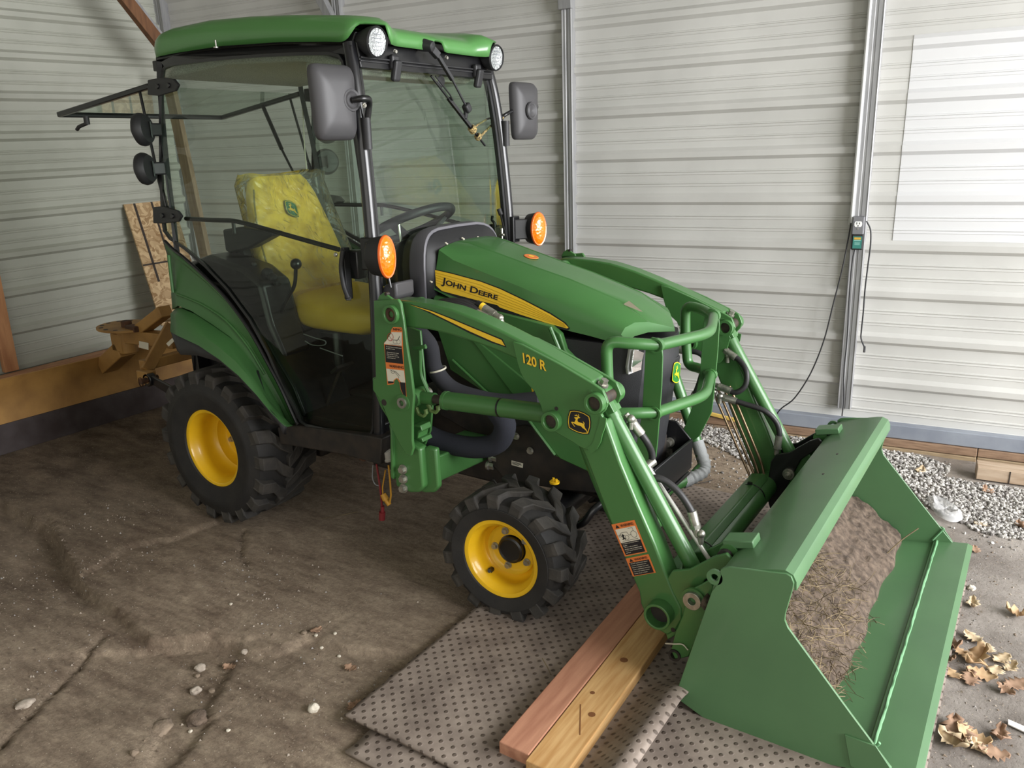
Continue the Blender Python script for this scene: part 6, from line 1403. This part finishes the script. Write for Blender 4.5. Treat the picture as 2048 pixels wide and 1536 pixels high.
# ---- boards against the left wall
OSB = bpy.data.materials.new('oriented_strand_board'); OSB.use_nodes = True
def osb_nodes():
    n, l = OSB.node_tree.nodes, OSB.node_tree.links; b = n['Principled BSDF']; tc = n.new('ShaderNodeTexCoord')
    v = n.new('ShaderNodeTexVoronoi'); v.inputs['Scale'].default_value = 26; mp = n.new('ShaderNodeMapping'); mp.inputs['Scale'].default_value = (1, 1, 2.2)
    no = n.new('ShaderNodeTexNoise'); no.inputs['Scale'].default_value = 8; ad = n.new('ShaderNodeVectorMath'); ad.operation = 'ADD'
    sc = n.new('ShaderNodeVectorMath'); sc.operation = 'SCALE'; sc.inputs['Scale'].default_value = .25
    l.new(tc.outputs['Object'], no.inputs['Vector']); l.new(no.outputs['Color'], sc.inputs[0]); l.new(tc.outputs['Object'], ad.inputs[0]); l.new(sc.outputs[0], ad.inputs[1]); l.new(ad.outputs[0], mp.inputs[0]); l.new(mp.outputs[0], v.inputs['Vector'])
    sp = n.new('ShaderNodeSeparateColor'); r = n.new('ShaderNodeValToRGB'); r.color_ramp.elements[0].color = lin((146, 114, 76)); r.color_ramp.elements[1].color = lin((206, 178, 138))
    l.new(v.outputs['Color'], sp.inputs[0]); l.new(sp.outputs[0], r.inputs[0]); l.new(r.outputs[0], b.inputs['Base Color']); b.inputs['Roughness'].default_value = .75
osb_nodes()
tl = Vector([(-2.5816,0.7926,1.1701)][0]); bl = Vector([(-2.2996,0.7632,0.352)][0]); uB = Vector(WB['u'])
wO = .38
osb = empty('osb_board', bl, 'strand board sheet with black painted lines leaning on the left wall', 'board')
def osbp(s, t, o=0): 
    nn = (tl - bl).cross(uB).normalized() * -1
    if nn.x < 0: nn = -nn
    return bl + (tl - bl) * t + uB * (wO * s) + nn * o
ob('panel_sheet', shift(extr([osbp(0, 0), osbp(1, 0), osbp(1, 1.0), osbp(0, 1)], (osbp(0, 0, .012) - osbp(0, 0))), -bl), OSB, osb, smooth=0)
def oline(a, b, w):
    A_, B_ = osbp(*a, .0127), osbp(*b, .0127); s = (B_ - A_).normalized().cross((osbp(0, 0, 1) - osbp(0, 0))) * w
    return shift(flat([A_ - s, B_ - s, B_ + s, A_ + s]), -bl)
PAINT = mat('black_marker_paint', (52, 42, 36), .7)
for a, b, w in (((.20, 1.0), (.21, .35), .009), ((.0, .50), (.9, .50), .006), ((.55, 1.0), (.56, .2), .008)): ob('painted_line', oline(a, b, w), PAINT, osb, smooth=0)
ob('osb_offcut', extr([Vector(p) for p in ((-1.62, .26, .545), (-1.20, .10, .62), (-1.15, .45, .60), (-1.55, .62, .53))], (.0, .0, .012)), OSB, smooth=0, label='small strand board offcut lying on the yellow blade frame', cat='board')
LUM = mat('framing_lumber', (196, 142, 98), .7, c2=(166, 112, 74), nscale=5, stretch=(8, 8, 1), bump=.1, bscale=60)
LUMD = mat('dark_lumber', (120, 82, 52), .75, c2=(92, 60, 38), nscale=5, stretch=(8, 8, 1), bump=.15, bscale=60)
sb = Vector([(-2.5547,-0.142,0.213)][0]); st_ = Vector([(-2.5672,-0.1378,1.0591)][0]); sd = (st_ - sb)
ob('wall_stud', ebox(sb, sb + sd * 2.6, .085, .038, WB['n']), LUM, smooth=0, bevel=.003, label='upright reddish timber stud standing against the left wall', cat='timber')
tb = [Vector(p) for p in [(-2.5067,-0.4019,0.2116),(-2.5042,-0.075,0.2166),(-2.4994,0.561,0.2322)]]
tdir = (tb[2] - tb[0]).normalized()
ob('bottom_plate', ebox(tb[0] - tdir * 1.5 + Vector((0, 0, -.035)), tb[2] + tdir * .7 + Vector((0, 0, -.035)), .09, .045), mat('pinkish_timber', (198, 150, 116), .75, c2=(168, 122, 90), nscale=4, stretch=(6, 1, 6)), smooth=0, bevel=.003, label='long pinkish timber along the foot of the left wall', cat='timber')
ob('trim_left_sill', ebox(tb[0] - tdir * 1.5 + Vector((-.05, 0, -.16)), tb[2] + tdir * .9 + Vector((-.05, 0, -.16)), .10, .20), SILL, smooth=0, kind='structure', keep=True)
ba = [(-2.1814,0.7285,2.471),(-2.1766,0.9153,2.2447)]
a_, b_ = Vector(ba[0]), Vector(ba[1]); dd = (b_ - a_)
ob('roof_brace_timber', ebox(a_ - dd * .5, b_ + dd * .7, .075, .05, WB['n']), LUMD, smooth=0, bevel=.003, label='rough brown timber brace slanting down behind the cab roof', cat='timber')
ob('roof_brace_strap', ebox(a_ - dd * .5 + uB * .062, b_ + dd * .7 + uB * .062, .03, .012, WB['n']), GALV, smooth=0, label='thin metal strip beside the slanting timber brace', cat='strip')
la_ = [Vector(p) for p in [(-2.3196,1.1194,1.7239),(-2.2225,1.1372,0.8225)]]; dd = la_[1] - la_[0]
ob('leaning_stud', ebox(la_[0] - dd * .35, la_[1] + dd * 1.05, .085, .038, WA['n']), mat('faded_lumber', (150, 130, 106), .8, c2=(120, 100, 80), nscale=5, stretch=(8, 8, 1)), smooth=0, bevel=.003, label='brown stud leaning in the corner, seen through the cab door', cat='timber')

# ---- rubber mats
MAT = bpy.data.materials.new('dimpled_rubber'); MAT.use_nodes = True
def mat_nodes():
    n, l = MAT.node_tree.nodes, MAT.node_tree.links; b = n['Principled BSDF']; tc = n.new('ShaderNodeTexCoord')
    mp = n.new('ShaderNodeMapping'); mp.inputs['Rotation'].default_value = (0, 0, .785); mp.inputs['Scale'].default_value = (36, 36, 0); l.new(tc.outputs['Object'], mp.inputs[0])
    v = n.new('ShaderNodeTexVoronoi'); v.inputs['Scale'].default_value = 1; v.inputs['Randomness'].default_value = 0; v.voronoi_dimensions = '2D'; l.new(mp.outputs[0], v.inputs['Vector'])
    r = n.new('ShaderNodeValToRGB'); r.color_ramp.elements[0].position = .15; r.color_ramp.elements[1].position = .26; r.color_ramp.elements[0].color = lin((142, 134, 128)); r.color_ramp.elements[1].color = (1, 1, 1, 1)
    l.new(v.outputs['Distance'], r.inputs[0])
    no = n.new('ShaderNodeTexNoise'); no.inputs['Scale'].default_value = 7; no.inputs['Detail'].default_value = 9; no.inputs['Roughness'].default_value = .65; l.new(tc.outputs['Object'], no.inputs['Vector'])
    r2 = n.new('ShaderNodeValToRGB'); r2.color_ramp.elements[0].position = .35; r2.color_ramp.elements[1].position = .66; r2.color_ramp.elements[0].color = lin((112, 100, 92)); r2.color_ramp.elements[1].color = lin((152, 139, 128)); l.new(no.outputs['Fac'], r2.inputs[0])
    m = n.new('ShaderNodeMix'); m.data_type = 'RGBA'; m.blend_type = 'MULTIPLY'; m.inputs[0].default_value = .8; l.new(r2.outputs[0], m.inputs[6]); l.new(r.outputs[0], m.inputs[7]); l.new(m.outputs[2], b.inputs['Base Color'])
    bp_ = n.new('ShaderNodeBump'); bp_.inputs['Strength'].default_value = .7; bp_.inputs['Distance'].default_value = .004; bp_.invert = True; l.new(r.outputs[0], bp_.inputs['Height']); l.new(bp_.outputs[0], b.inputs['Normal']); b.inputs['Roughness'].default_value = .6; b.inputs['Specular IOR Level'].default_value = .35
mat_nodes()
def mat_geo(x0, x1, y0, y1, zf, nx, ny, edge=.01):
    top = [[(x0 + (x1 - x0) * i / nx + edge * noise.noise(Vector((j * .4, i * .01, 3))) * (i == 0), y0 + (y1 - y0) * j / ny, zf(x0 + (x1 - x0) * i / nx, y0 + (y1 - y0) * j / ny)) for j in range(ny + 1)] for i in range(nx + 1)]
    return grid(top)
ob('rubber_mat', mat_geo(1.434, 2.72, -1.29, .50, lambda x, y: .004 + .003 * noise.noise(Vector((x * 3, y * 3, 0))), 40, 60), MAT, smooth=60, solid=.008, label='lower dimpled rubber mat reaching under the loader bucket', cat='mat')
def upz(x, y):
    lift = .075 * sstep(1.99, 2.12, x) * (1 - sstep(2.10, 2.17, x) * .35) * (1 - sstep(-.75, -.50, y)) 
    wav = .010 + .007 * math.sin(x * 9 + y * 5) * sstep(1.40, 1.55, x) * (1 - sstep(1.70, 1.78, x)) * (1 - sstep(-.6, -.45, y))
    return .014 + lift + wav * .5
ob('rubber_mat', mat_geo(1.345, 2.135, -1.20, .76, upz, 60, 110), MAT, smooth=60, solid=.008, label='upper dimpled rubber mat under the front wheel and the two timbers', cat='mat')

# ---- two timbers on the mat
W1 = mat('reddish_plank', (190, 138, 110), .65, c2=(164, 112, 88), nscale=5, stretch=(9, 1, 9), bump=.12, bscale=90)
W2 = mat('yellow_pine_plank', (210, 170, 116), .6, c2=(186, 140, 86), nscale=6, stretch=(14, 1.1, 14), bump=.12, bscale=90)
def plank(name, x0n, x1n, x0f, x1f, yn, yf, z0, z1, m, label):
    o = ob(name, ([(x0n, yn, z0), (x1n, yn, z0), (x1f, yf, z0), (x0f, yf, z0), (x0n, yn, z1), (x1n, yn, z1), (x1f, yf, z1), (x0f, yf, z1)], [(3, 2, 1, 0), (4, 5, 6, 7), (0, 1, 5, 4), (1, 2, 6, 5), (2, 3, 7, 6), (3, 0, 4, 7)]), m, smooth=0, bevel=.003, label=label, cat='timber')
    return o
plank('timber', 1.790, 1.880, 1.752, 1.842, -1.095, .02, .019, .057, W1, 'reddish brown timber lying on the mat beside the yellow pine one')
p2 = plank('timber', 1.883, 1.992, 1.846, 1.950, -1.115, -.02, .019, .057, W2, 'yellow pine timber with knots lying nearer the bucket')
KN = mat('wood_knot', (120, 76, 42), .7)
for p, r in (((1.915, -.62), .012), ((1.945, -.88), .010), ((1.905, -.80), .007)):
    o = Vector(p2.location); ob('knot', shift(lathe([(.0001, .0005), (r, .0003)], (p[0], p[1], .0572), (0, 0, 1), 14), -o), KN, p2)
for a, b in (((1.90, -.86), (1.955, -.965)),):
    o = Vector(p2.location); ob('split', shift(ebox((a[0], a[1], .0573), (b[0], b[1], .0573), .003, .0006), -o), KN, p2)
ta_ = [Vector(p) for p in [(2.641,1.5188,0),(2.9571,1.5316,0)]]
to = Vector([(2.625,1.5717,0.06)][0])
oc = empty('timber_offcut', (2.70, 1.52, 0), 'short pale timber lying on the gravel against the wall sill', 'timber')
def obx(x0, x1, y0, y1, z0, z1): return box(((x0 + x1) / 2 - 2.70, (y0 + y1) / 2 - 1.52, (z0 + z1) / 2), (x1 - x0, y1 - y0, z1 - z0))
ob('board_body', xform(box((.30, .055, .035), (.62, .10, .06)), Matrix.Rotation(.12, 4, 'Z') @ Matrix.Translation((-.02, .0, .0))), mat('pale_offcut', (182, 162, 140), .75, c2=(156, 132, 108), nscale=5, stretch=(1, 9, 9), bump=.15, bscale=80), oc, smooth=0, bevel=.003)
ob('saw_cut', xform(join(box((.10, .004, .035), (.004, .004, .055)), ), Matrix.Rotation(.12, 4, 'Z')), DARK, oc, smooth=0)

# ---- stones, clods
def put_stone(px, r, m, label, seed, fl=.7, sx=1.0, group=None, cat='stone'):
    z = floor_z(px[0], px[1])
    ob('stone' if cat == 'stone' else 'dirt_clod', stone_geo((px[0], px[1], z - r * .12), r, seed, fl, 3, sx), m, smooth=50, label=label, cat=cat, group=group)
SP = [(0.7376,-1.2251),(0.8245,-1.305),(0.87,-1.2825),(0.8973,-1.4716),(1.2265,-1.2043),(0.4865,-1.6312),(0.9513,-1.3944),(0.8119,-1.1116),(0.7605,-1.2529),(0.9286,-0.9626),(0.9491,-1.5807),(2.5594,0.1114),(2.5755,0.1349),(2.7363,0.4541),(1.02,-0.9132),(1.0155,-0.9709),(1.0965,-0.9743),(0.5871,-0.9821),(2.5368,0.1214),(2.7448,-0.4609),(0.9708,-0.9499),(0.98,-1.4347),(1.0835,-1.3871),(2.6793,-0.4542)]
put_stone(SP[0], .017, STONE, 'angular grey stone above its twin in the middle of the dirt floor', 1)
put_stone(SP[1], .016, STONE, 'pale rough stone directly below the angular grey one', 2)
put_stone(SP[2], .010, STONEB, 'small brown stone right of the pale rough one', 3)
put_stone(SP[3], .030, STONEB, 'largest flat brownish stone near the bottom edge of the dirt floor', 4, .45, 1.35)
put_stone(SP[4], .016, STONEW, 'white rough stone left of the mat corner', 5, .85)
put_stone(SP[5], .020, STONE, 'flat grey stone at the far left by the floor crack', 6, .5, 1.3)
put_stone(SP[6], .030, CLOD, 'dark crumbling dirt clod right of the largest flat stone', 7, .5, 1.2, cat='clod')
put_stone(SP[7], .011, STONE, 'speckled stone wedged at the broken slab edge', 8)
put_stone(SP[8], .008, STONEB, 'tiny brown stone touching the angular grey one', 9)
put_stone(SP[9], .010, STONEB, 'brown stone in the crumbled strip left of the mat', 10)
put_stone(SP[10], .011, STONEB, 'brown stone at the bottom edge left of the largest stone', 11)
put_stone(SP[11], .009, STONEW, 'left pebble of the white pair right of the bucket lip', 12)
put_stone(SP[12], .008, STONEW, 'right pebble of the white pair right of the bucket lip', 13)
put_stone(SP[13], .014, STONEW, 'white stone on the dirt beyond the bucket lip', 14)
for k, i in enumerate((14, 15, 16, 17, 20, 21, 22)): put_stone(SP[i], .006, STONEW, 'white grit pebble scattered on the dirt floor', 20 + k, group='white grit on the dirt floor')
put_stone(SP[18], .009, STONEW, 'white pebble touching the bucket cutting edge', 30)

# ---- gravel along the back wall
GRV = [mat('gravel_grey', (150, 146, 142), .85), mat('gravel_pale', (188, 184, 178), .85), mat('gravel_dark', (98, 93, 89), .85)]
def gravel():
    bm = bmesh.new(); bmesh.ops.create_icosphere(bm, subdivisions=1, radius=1)
    base = [v.co.copy() for v in bm.verts]; bm.verts.index_update(); bf = [tuple(v.index for v in f.verts) for f in bm.faces]; bm.free()
    V, F, MI = [], [], []
    poly = [(1.1553,1.5697),(2.0657,1.6904),(2.3163,1.7548),(2.63,1.6014),(2.9558,1.6583),(3.0114,0.9963),(2.7978,0.94),(2.7105,0.9525),(2.5095,1.1153),(2.3521,1.3686),(2.1362,1.3459),(1.9636,0.9423),(1.7311,1.1804),(1.4704,1.3435)]
    xs = [p[0] for p in poly]; ys = [p[1] for p in poly]
    def inside(x, y):
        c = False; j = len(poly) - 1
        for i in range(len(poly)):
            if (poly[i][1] > y) != (poly[j][1] > y) and x < (poly[j][0] - poly[i][0]) * (y - poly[i][1]) / (poly[j][1] - poly[i][1]) + poly[i][0]: c = not c
            j = i
        return c
    n = 0
    while n < 8000:
        x, y = rnd.uniform(min(xs) - .1, max(xs) + .1), rnd.uniform(min(ys) - .1, max(ys) + .1)
        ins = inside(x, y)
        if not ins and rnd.random() > .06: continue
        if (x > 2.55 and y > 1.36 + .1) and (x - 2.65) * -.12 + (y - 1.52) > -.03: continue
        wy = (Vector((x, y, 0)).dot(Vector(WA['n'])) - WA['d'])
        if wy < .09: continue
        pile = max(0, noise.noise(Vector((x * 3, y * 3, 7)))) * .03 if ins else 0
        r = rnd.uniform(.005, .011) * (1 if ins else .7)
        R = Matrix.Rotation(rnd.random() * 6, 3, (rnd.random(), rnd.random(), rnd.random() + .1)); sc = (rnd.uniform(.8, 1.4), rnd.uniform(.7, 1.1), rnd.uniform(.5, .8))
        z = floor_z(x, y) + r * .3 + pile * rnd.random(); o = len(V)
        for b in base:
            q = R @ Vector((b.x * sc[0], b.y * sc[1], b.z * sc[2])); V.append((x + q.x * r, y + q.y * r, z + q.z * r))
        F += [tuple(i + o for i in f) for f in bf]; MI += [rnd.choice((0, 0, 1, 1, 2))] * len(bf); n += 1
    return (V, F), MI
gv, mi_ = gravel()
me = bpy.data.meshes.new('gravel'); me.from_pydata(gv[0], [], gv[1])
for m_ in GRV: me.materials.append(m_)
me.polygons.foreach_set('material_index', mi_)
go = bpy.data.objects.new('gravel', me); COL.objects.link(go)
tag(go, 'loose grey gravel along the foot of the back wall', 'gravel', 'stuff')

# ---- loose grit
def grit():
    V, F, MI = [], [], []
    base = [(1, 0, -.3), (-.5, .87, -.3), (-.5, -.87, -.3), (.2, .1, .7), (-.3, .3, .5)]
    bf = [(0, 1, 3), (1, 4, 3), (1, 2, 4), (2, 3, 4), (2, 0, 3), (0, 2, 1)]
    n = 0
    while n < 5200:
        right = rnd.random() < .55
        x, y = (rnd.uniform(2.70, 3.5), rnd.uniform(-1.2, 1.35)) if right else (rnd.uniform(-.6, 1.35), rnd.uniform(-1.9, -.62))
        if not right and noise.noise(Vector((x * 2.2, y * 2.2, 4))) < -.1 + .5 * (rnd.random() - .5): continue
        r = .0016 + .0042 * rnd.random() ** 4; z = floor_z(x, y) + r * .2; a = rnd.random() * 6.3; o = len(V); k = rnd.uniform(.7, 1.4)
        for bx, by, bz in base:
            V.append((x + r * k * (bx * math.cos(a) - by * math.sin(a)), y + r * (bx * math.sin(a) + by * math.cos(a)), z + r * bz))
        F += [tuple(i + o for i in f) for f in bf]; MI += [rnd.choice((0, 0, 1, 2, 3))] * 6; n += 1
    return V, F, MI
_v, _f2, _m = grit()
me = bpy.data.meshes.new('grit'); me.from_pydata(_v, [], _f2)
for m_ in (STONE, STONEB, CLOD, GRV[0]): me.materials.append(m_)
me.polygons.foreach_set('material_index', _m)
go = bpy.data.objects.new('grit', me); COL.objects.link(go)
tag(go, 'fine loose grit and crumbs scattered over the dirt floor', 'grit', 'stuff')

# ---- leaves
LEAF = [mat('leaf_tan', (198, 168, 130), .75, c2=(170, 136, 100), nscale=20), mat('leaf_brown', (162, 132, 108), .8, c2=(136, 106, 84), nscale=20), mat('leaf_pale', (206, 186, 154), .75, c2=(178, 154, 122), nscale=20)]
def leaf(c, L, rot, curl, seed, m, label, group=None, star=False):
    rr = random.Random(seed)
    n = 11; left, mid, right = [], [], []
    for i in range(n):
        t = i / (n - 1)
        w = (.30 * math.sin(PI * min(1, t * 1.02)) ** .7 + .02) * L * (1 + (.38 if i % 2 else -.32) * (1 if 0 < i < n - 1 else 0))
        if star: w = L * (.08 + .42 * abs(math.sin(t * PI * 2.5)) * math.sin(PI * t))
        x = (t - .5) * L; z = .004 + curl * L * (4 * (t - .5) ** 2) * .5 + .012 * rr.random() * L * 3
        zz = curl * L * .7 * rr.uniform(.3, 1)
        left.append((x, w, z + zz)); mid.append((x, 0, z)); right.append((x, -w, z + curl * L * .7 * rr.uniform(.2, 1)))
    M_ = Matrix.Translation((c[0], c[1], floor_z(c[0], c[1]) + .003)) @ Matrix.Rotation(rot, 4, 'Z') @ Matrix.Rotation(rr.uniform(-.15, .15), 4, 'Y')
    g = xform(grid([left, [lerp(a, b, .5) for a, b in zip(left, mid)], mid, [lerp(a, b, .5) for a, b in zip(right, mid)], right]), M_)
    zmin = min(v[2] for v in g[0]); g = shift(g, (0, 0, floor_z(c[0], c[1]) + .002 - zmin))
    ob('dry_leaf', g, m, smooth=60, solid=.0008, label=label, cat='leaf', group=group)
LP = [(2.7837,-0.0063),(2.7686,0.1192),(2.7129,0.0327),(2.8797,0.3445),(2.85,0.0431),(2.7786,-0.1065),(2.804,-0.0693),(2.8919,-0.0685),(2.7716,-0.3794),(2.8061,-0.3755),(2.7681,-0.4294),(2.8541,-0.4139),(2.7246,0.7677),(2.7502,0.3359),(2.7011,-0.1134),(2.7339,-0.1124),(2.8106,0.0836),(2.6956,-0.5331),(2.4748,0.8733),(2.7231,1.0219),(2.8602,1.078),(2.8671,-0.1176),(2.4427,1.4841),(2.7254,1.3942),(2.7485,0.0157),(2.8373,-0.0296),(2.708,-0.0528),(2.7867,-0.3521),(2.8205,-0.4139),(2.8666,-0.338),(2.6717,0.0288),(2.8737,0.0067)]
NM = ['large curled tan leaf in the middle of the leaf litter right of the bucket', 'small upright tan leaf at the top of the leaf litter', 'pale leaf lying against the bucket edge above the litter', 'star shaped pale oak leaf at the right edge of the floor', 'tan lobed leaf at the right of the litter', None, None, 'reddish leaf at the right edge below the star leaf', 'folded tan leaf nearest the bottom of the bucket lip', 'flat brown leaf right of the folded one', 'long rolled leaf below the folded one', 'three pointed leaf alone at the bottom right', 'reddish broken leaf beside the far lip corner', 'ragged pale leaf right of the bucket edge']
for i, p in enumerate(LP):
    nm = NM[i] if i < len(NM) else None
    big = 1.35 if i in (0, 8) else 1
    leaf(p, (.075 if i < 12 else .055) * big * rnd.uniform(.85, 1.15), rnd.uniform(0, 6.3), rnd.choice((.15, .25, .4, .5)), i + 5, LEAF[1] if i in (7, 12, 14, 21) else LEAF[(i % 3) * 2 % 3], nm or 'dry brown leaf fragment scattered among the litter right of the bucket', None if nm else 'leaf fragments right of the bucket', i == 3)
for i, p in enumerate([(0.954,-0.9337),(1.1748,-1.004),(1.3216,-1.1153),(1.3184,-1.1425),(0.8162,-1.1769)]):
    leaf(p, .045, rnd.uniform(0, 6), .2, 60 + i, LEAF[1], ['brown leaf pressed into the crumbled strip of dirt', 'reddish leaf flake on the dirt above the mat corner', 'tan leaf tucked at the left mat edge', 'smaller tan leaf left of the one at the mat edge', 'yellowish leaf beside the dirt stones'][i])
ws_ = [(2.8801,-0.2497,0.004),(2.9536,-0.2677,0.004),(2.9541,-0.2937,0.004),(2.8811,-0.2721,0.004)]
ob('plastic_strip', extr(ws_, (0, 0, .003)), mat('white_plastic', (226, 222, 216), .5), smooth=0, label='flat white strip at the right edge of the dirt floor', cat='strip')
# plastic bag on the gravel
def bag():
    o = [Vector(p) for p in [(2.5076,1.1669,0.012),(2.5288,1.2037,0.012),(2.5667,1.1782,0.012),(2.6112,1.1346,0.012),(2.646,1.082,0.012),(2.6598,1.0301,0.012),(2.6441,0.9833,0.012),(2.6093,0.9678,0.012),(2.5722,0.9886,0.012),(2.5382,1.0569,0.012)]]
    c = sum(o, Vector()) / len(o); rows = []
    o = spline(o + [o[0]], 4)[:-1]
    for k, h in ((1, 0), (.92, .012), (.7, .022), (.45, .014), (.2, .008), (.02, .006)):
        rows.append([c + (p - c) * k + Vector((0, 0, h + .010 * noise.noise(p * 30 + Vector((k * 5, 0, 0))))) for p in o])
    return loft(rows, caps=False)
FILM2 = bpy.data.materials.new('cloudy_bag_film'); FILM2.use_nodes = True
_b2 = FILM2.node_tree.nodes['Principled BSDF']; _b2.inputs['Base Color'].default_value = lin((232, 232, 232)); _b2.inputs['Roughness'].default_value = .25; _b2.inputs['Alpha'].default_value = .45
ob('plastic_bag', bag(), FILM2, smooth=60, label='crumpled clear plastic bag on the gravel beyond the bucket', cat='bag')
# a few straws and twigs
for i, (a, b) in enumerate((([(0.3667,-0.3339)][0], [(0.4482,-0.2061)][0]), ([(1.6877,-0.7089)][0], [(1.7491,-0.7625)][0]), ([(1.5991,0.823)][0], [(1.6422,0.9019)][0]))):
    z = .032 if i == 1 else .006
    ob('straw', tube([(a[0], a[1], z), ((a[0] + b[0]) / 2 + .008, (a[1] + b[1]) / 2 - .008, z + .004), (b[0], b[1], z)], .0016, 6, smooth=True), STRAW if i < 2 else DARK, label=['thin pale straw on the dirt in front of the rear wheel', 'dry straw lying on the mat beside the timbers', 'dark twig on the dirt behind the loader'][i], cat='straw' if i < 2 else 'twig')

# ---- conduit, outlet box, charger and cords on the right post
pn = Vector(WA['n']); pu = Vector(WA['u']); pv = Vector(WA['v'])
cd = [Vector(p) for p in [(1.9755,1.6969,2.1102),(1.9803,1.7019,1.6428),(1.9849,1.7072,1.1463)]]
ob('conduit', join(cyl(cd[0] + (cd[0] - cd[2]).normalized() * .6, cd[2], .0085, 16), cyl(cd[2], cd[2] + (cd[2] - cd[0]).normalized() * .03, .013, 8)), mat('bright_conduit', (226, 226, 228), .3, metal=.6), smooth=40, label='thin bright conduit running down the right steel post', cat='conduit')
ox = Vector([(2.0195,1.7197,1.1155)][0])
fr_ = Matrix((pu, pn, pv)).transposed()
def wb(c, w, h, d, o0=0): return box(Vector(c) + pn * (o0 + d / 2), (w, d, h), fr_)
ou = empty('outlet_box', ox, 'grey outlet box with a white receptacle on the right steel post', 'outlet')
GB_ = mat('box_grey', (126, 126, 130), .5, metal=.3)
ob('box_body', shift(wb(ox, .052, .085, .04), -ox), GB_, ou, smooth=0, bevel=.004)
rc_ = ox + pv * .008
def oval(c, w, h, d):
    P = []
    for i in range(28):
        t = 2 * PI * i / 28; P.append(Vector(c) + pu * (abs(math.cos(t)) ** .7 * (1 if math.cos(t) > 0 else -1) * w) + pv * max(-h * .8, min(h * .8, math.sin(t) * h)))
    return extr(P, pn * d)
ob('receptacle', shift(oval(rc_ + pn * .04, .017, .0165, .002), -ox), mat('outlet_white', (238, 238, 236), .4), ou, smooth=0)
for dx, w, h in ((-.006, .003, .010), (.006, .003, .008)): ob('slot', shift(wb(rc_ + pu * dx + pv * .004, w, h, .0006, .0422), -ox), DARK, ou, smooth=0)
ob('ground_hole', shift(cyl(rc_ - pv * .008 + pn * .0422, rc_ - pv * .008 + pn * .0428, .003), -ox), DARK, ou)
ob('cover_screw', shift(cyl(rc_ - pv * .022 + pn * .04, rc_ - pv * .022 + pn * .042, .003), -ox), STEEL, ou)
cx_ = Vector([(2.0268,1.6789,1.0388)][0])
ch = empty('battery_charger', cx_, 'small black battery charger with a green label plugged into the outlet box', 'charger')
ob('charger_case', shift(wb(cx_, .054, .078, .03, -.03), -cx_), PLAS, ch, smooth=0, bevel=.006)
ob('charger_label', shift(wb(cx_ + pv * -.002, .040, .058, .001), -cx_), mat('teal_label', (52, 122, 112), .5), ch, smooth=0)
ob('label_logo', shift(wb(cx_ + pv * .017, .030, .010, .0006, .001), -cx_), mat('label_gold', (204, 160, 60), .5), ch, smooth=0)
ob('label_print', shift(join(wb(cx_ + pv * .007, .030, .003, .0006, .001), *[wb(cx_ + pv * (-.001 - .004 * k), .026 - .003 * (k % 2), .0014, .0006, .001) for k in range(4)]), -cx_), mat('label_pale', (150, 200, 190), .5), ch, smooth=0)
CB = mat('black_cord', (40, 40, 42), .5)
def wcord(name, pts, r, label): ob(name, tube([Vector(p) for p in pts], r, 8, smooth=True), CB, smooth=60, label=label, cat='cord')
wcord('power_cord', [(1.987,1.6945,1.1261),(1.981,1.6948,1.0446),(1.9669,1.6949,0.8978),(1.9407,1.6943,0.7211),(1.9137,1.6936,0.5387),(1.8654,1.6909,0.3612),(1.7972,1.6861,0.2164),(1.7385,1.6814,0.1528),(1.7153,1.6796,0.1185)] + [(1.7145,1.6697,0.096),(1.7133,1.6698,0.0759)], .0035, 'black cord sagging from the outlet box to the base rail')
wcord('power_cord', [(2.0531,1.7095,1.1365),(2.0748,1.7119,1.0946),(2.0817,1.7132,1.0234),(2.0799,1.714,0.927),(2.0782,1.715,0.8044),(2.0809,1.7163,0.705),(2.0814,1.7173,0.6039),(2.0827,1.7178,0.5657),(2.0949,1.7192,0.5336),(2.1057,1.7204,0.5167)], .0035, 'black cord hanging loose on the right of the steel post')
wcord('charger_cord', [(2.0118,1.7131,0.9958),(2.0073,1.7132,0.947),(2.0072,1.7141,0.8485),(2.0117,1.716,0.6985),(2.0186,1.7182,0.5455),(2.0186,1.7197,0.3885),(2.0304,1.7223,0.2295),(2.031,1.7232,0.1425)], .003, 'black lead running straight down the front of the steel post')
for i, (px) in enumerate([(2.1039,1.7203,0.5113)]): ob('plug', ebox(Vector(px) + pv * .012, Vector(px) - pv * .02, .009, .009), CB, smooth=0, bevel=.002, label='small black connector at the end of the hanging cord', cat='connector')
yl_ = [(1.3007,1.6422,0.0715),(1.4129,1.6526,0.0551),(1.4953,1.6602,0.0467)]
ob('yellow_strip', ebox(yl_[0], yl_[2], .02, .014, WA['n']), mat('yellow_foam', (214, 180, 90), .8), smooth=0, bevel=.003, label='yellow strip on the base rail seen behind the loader', cat='strip')
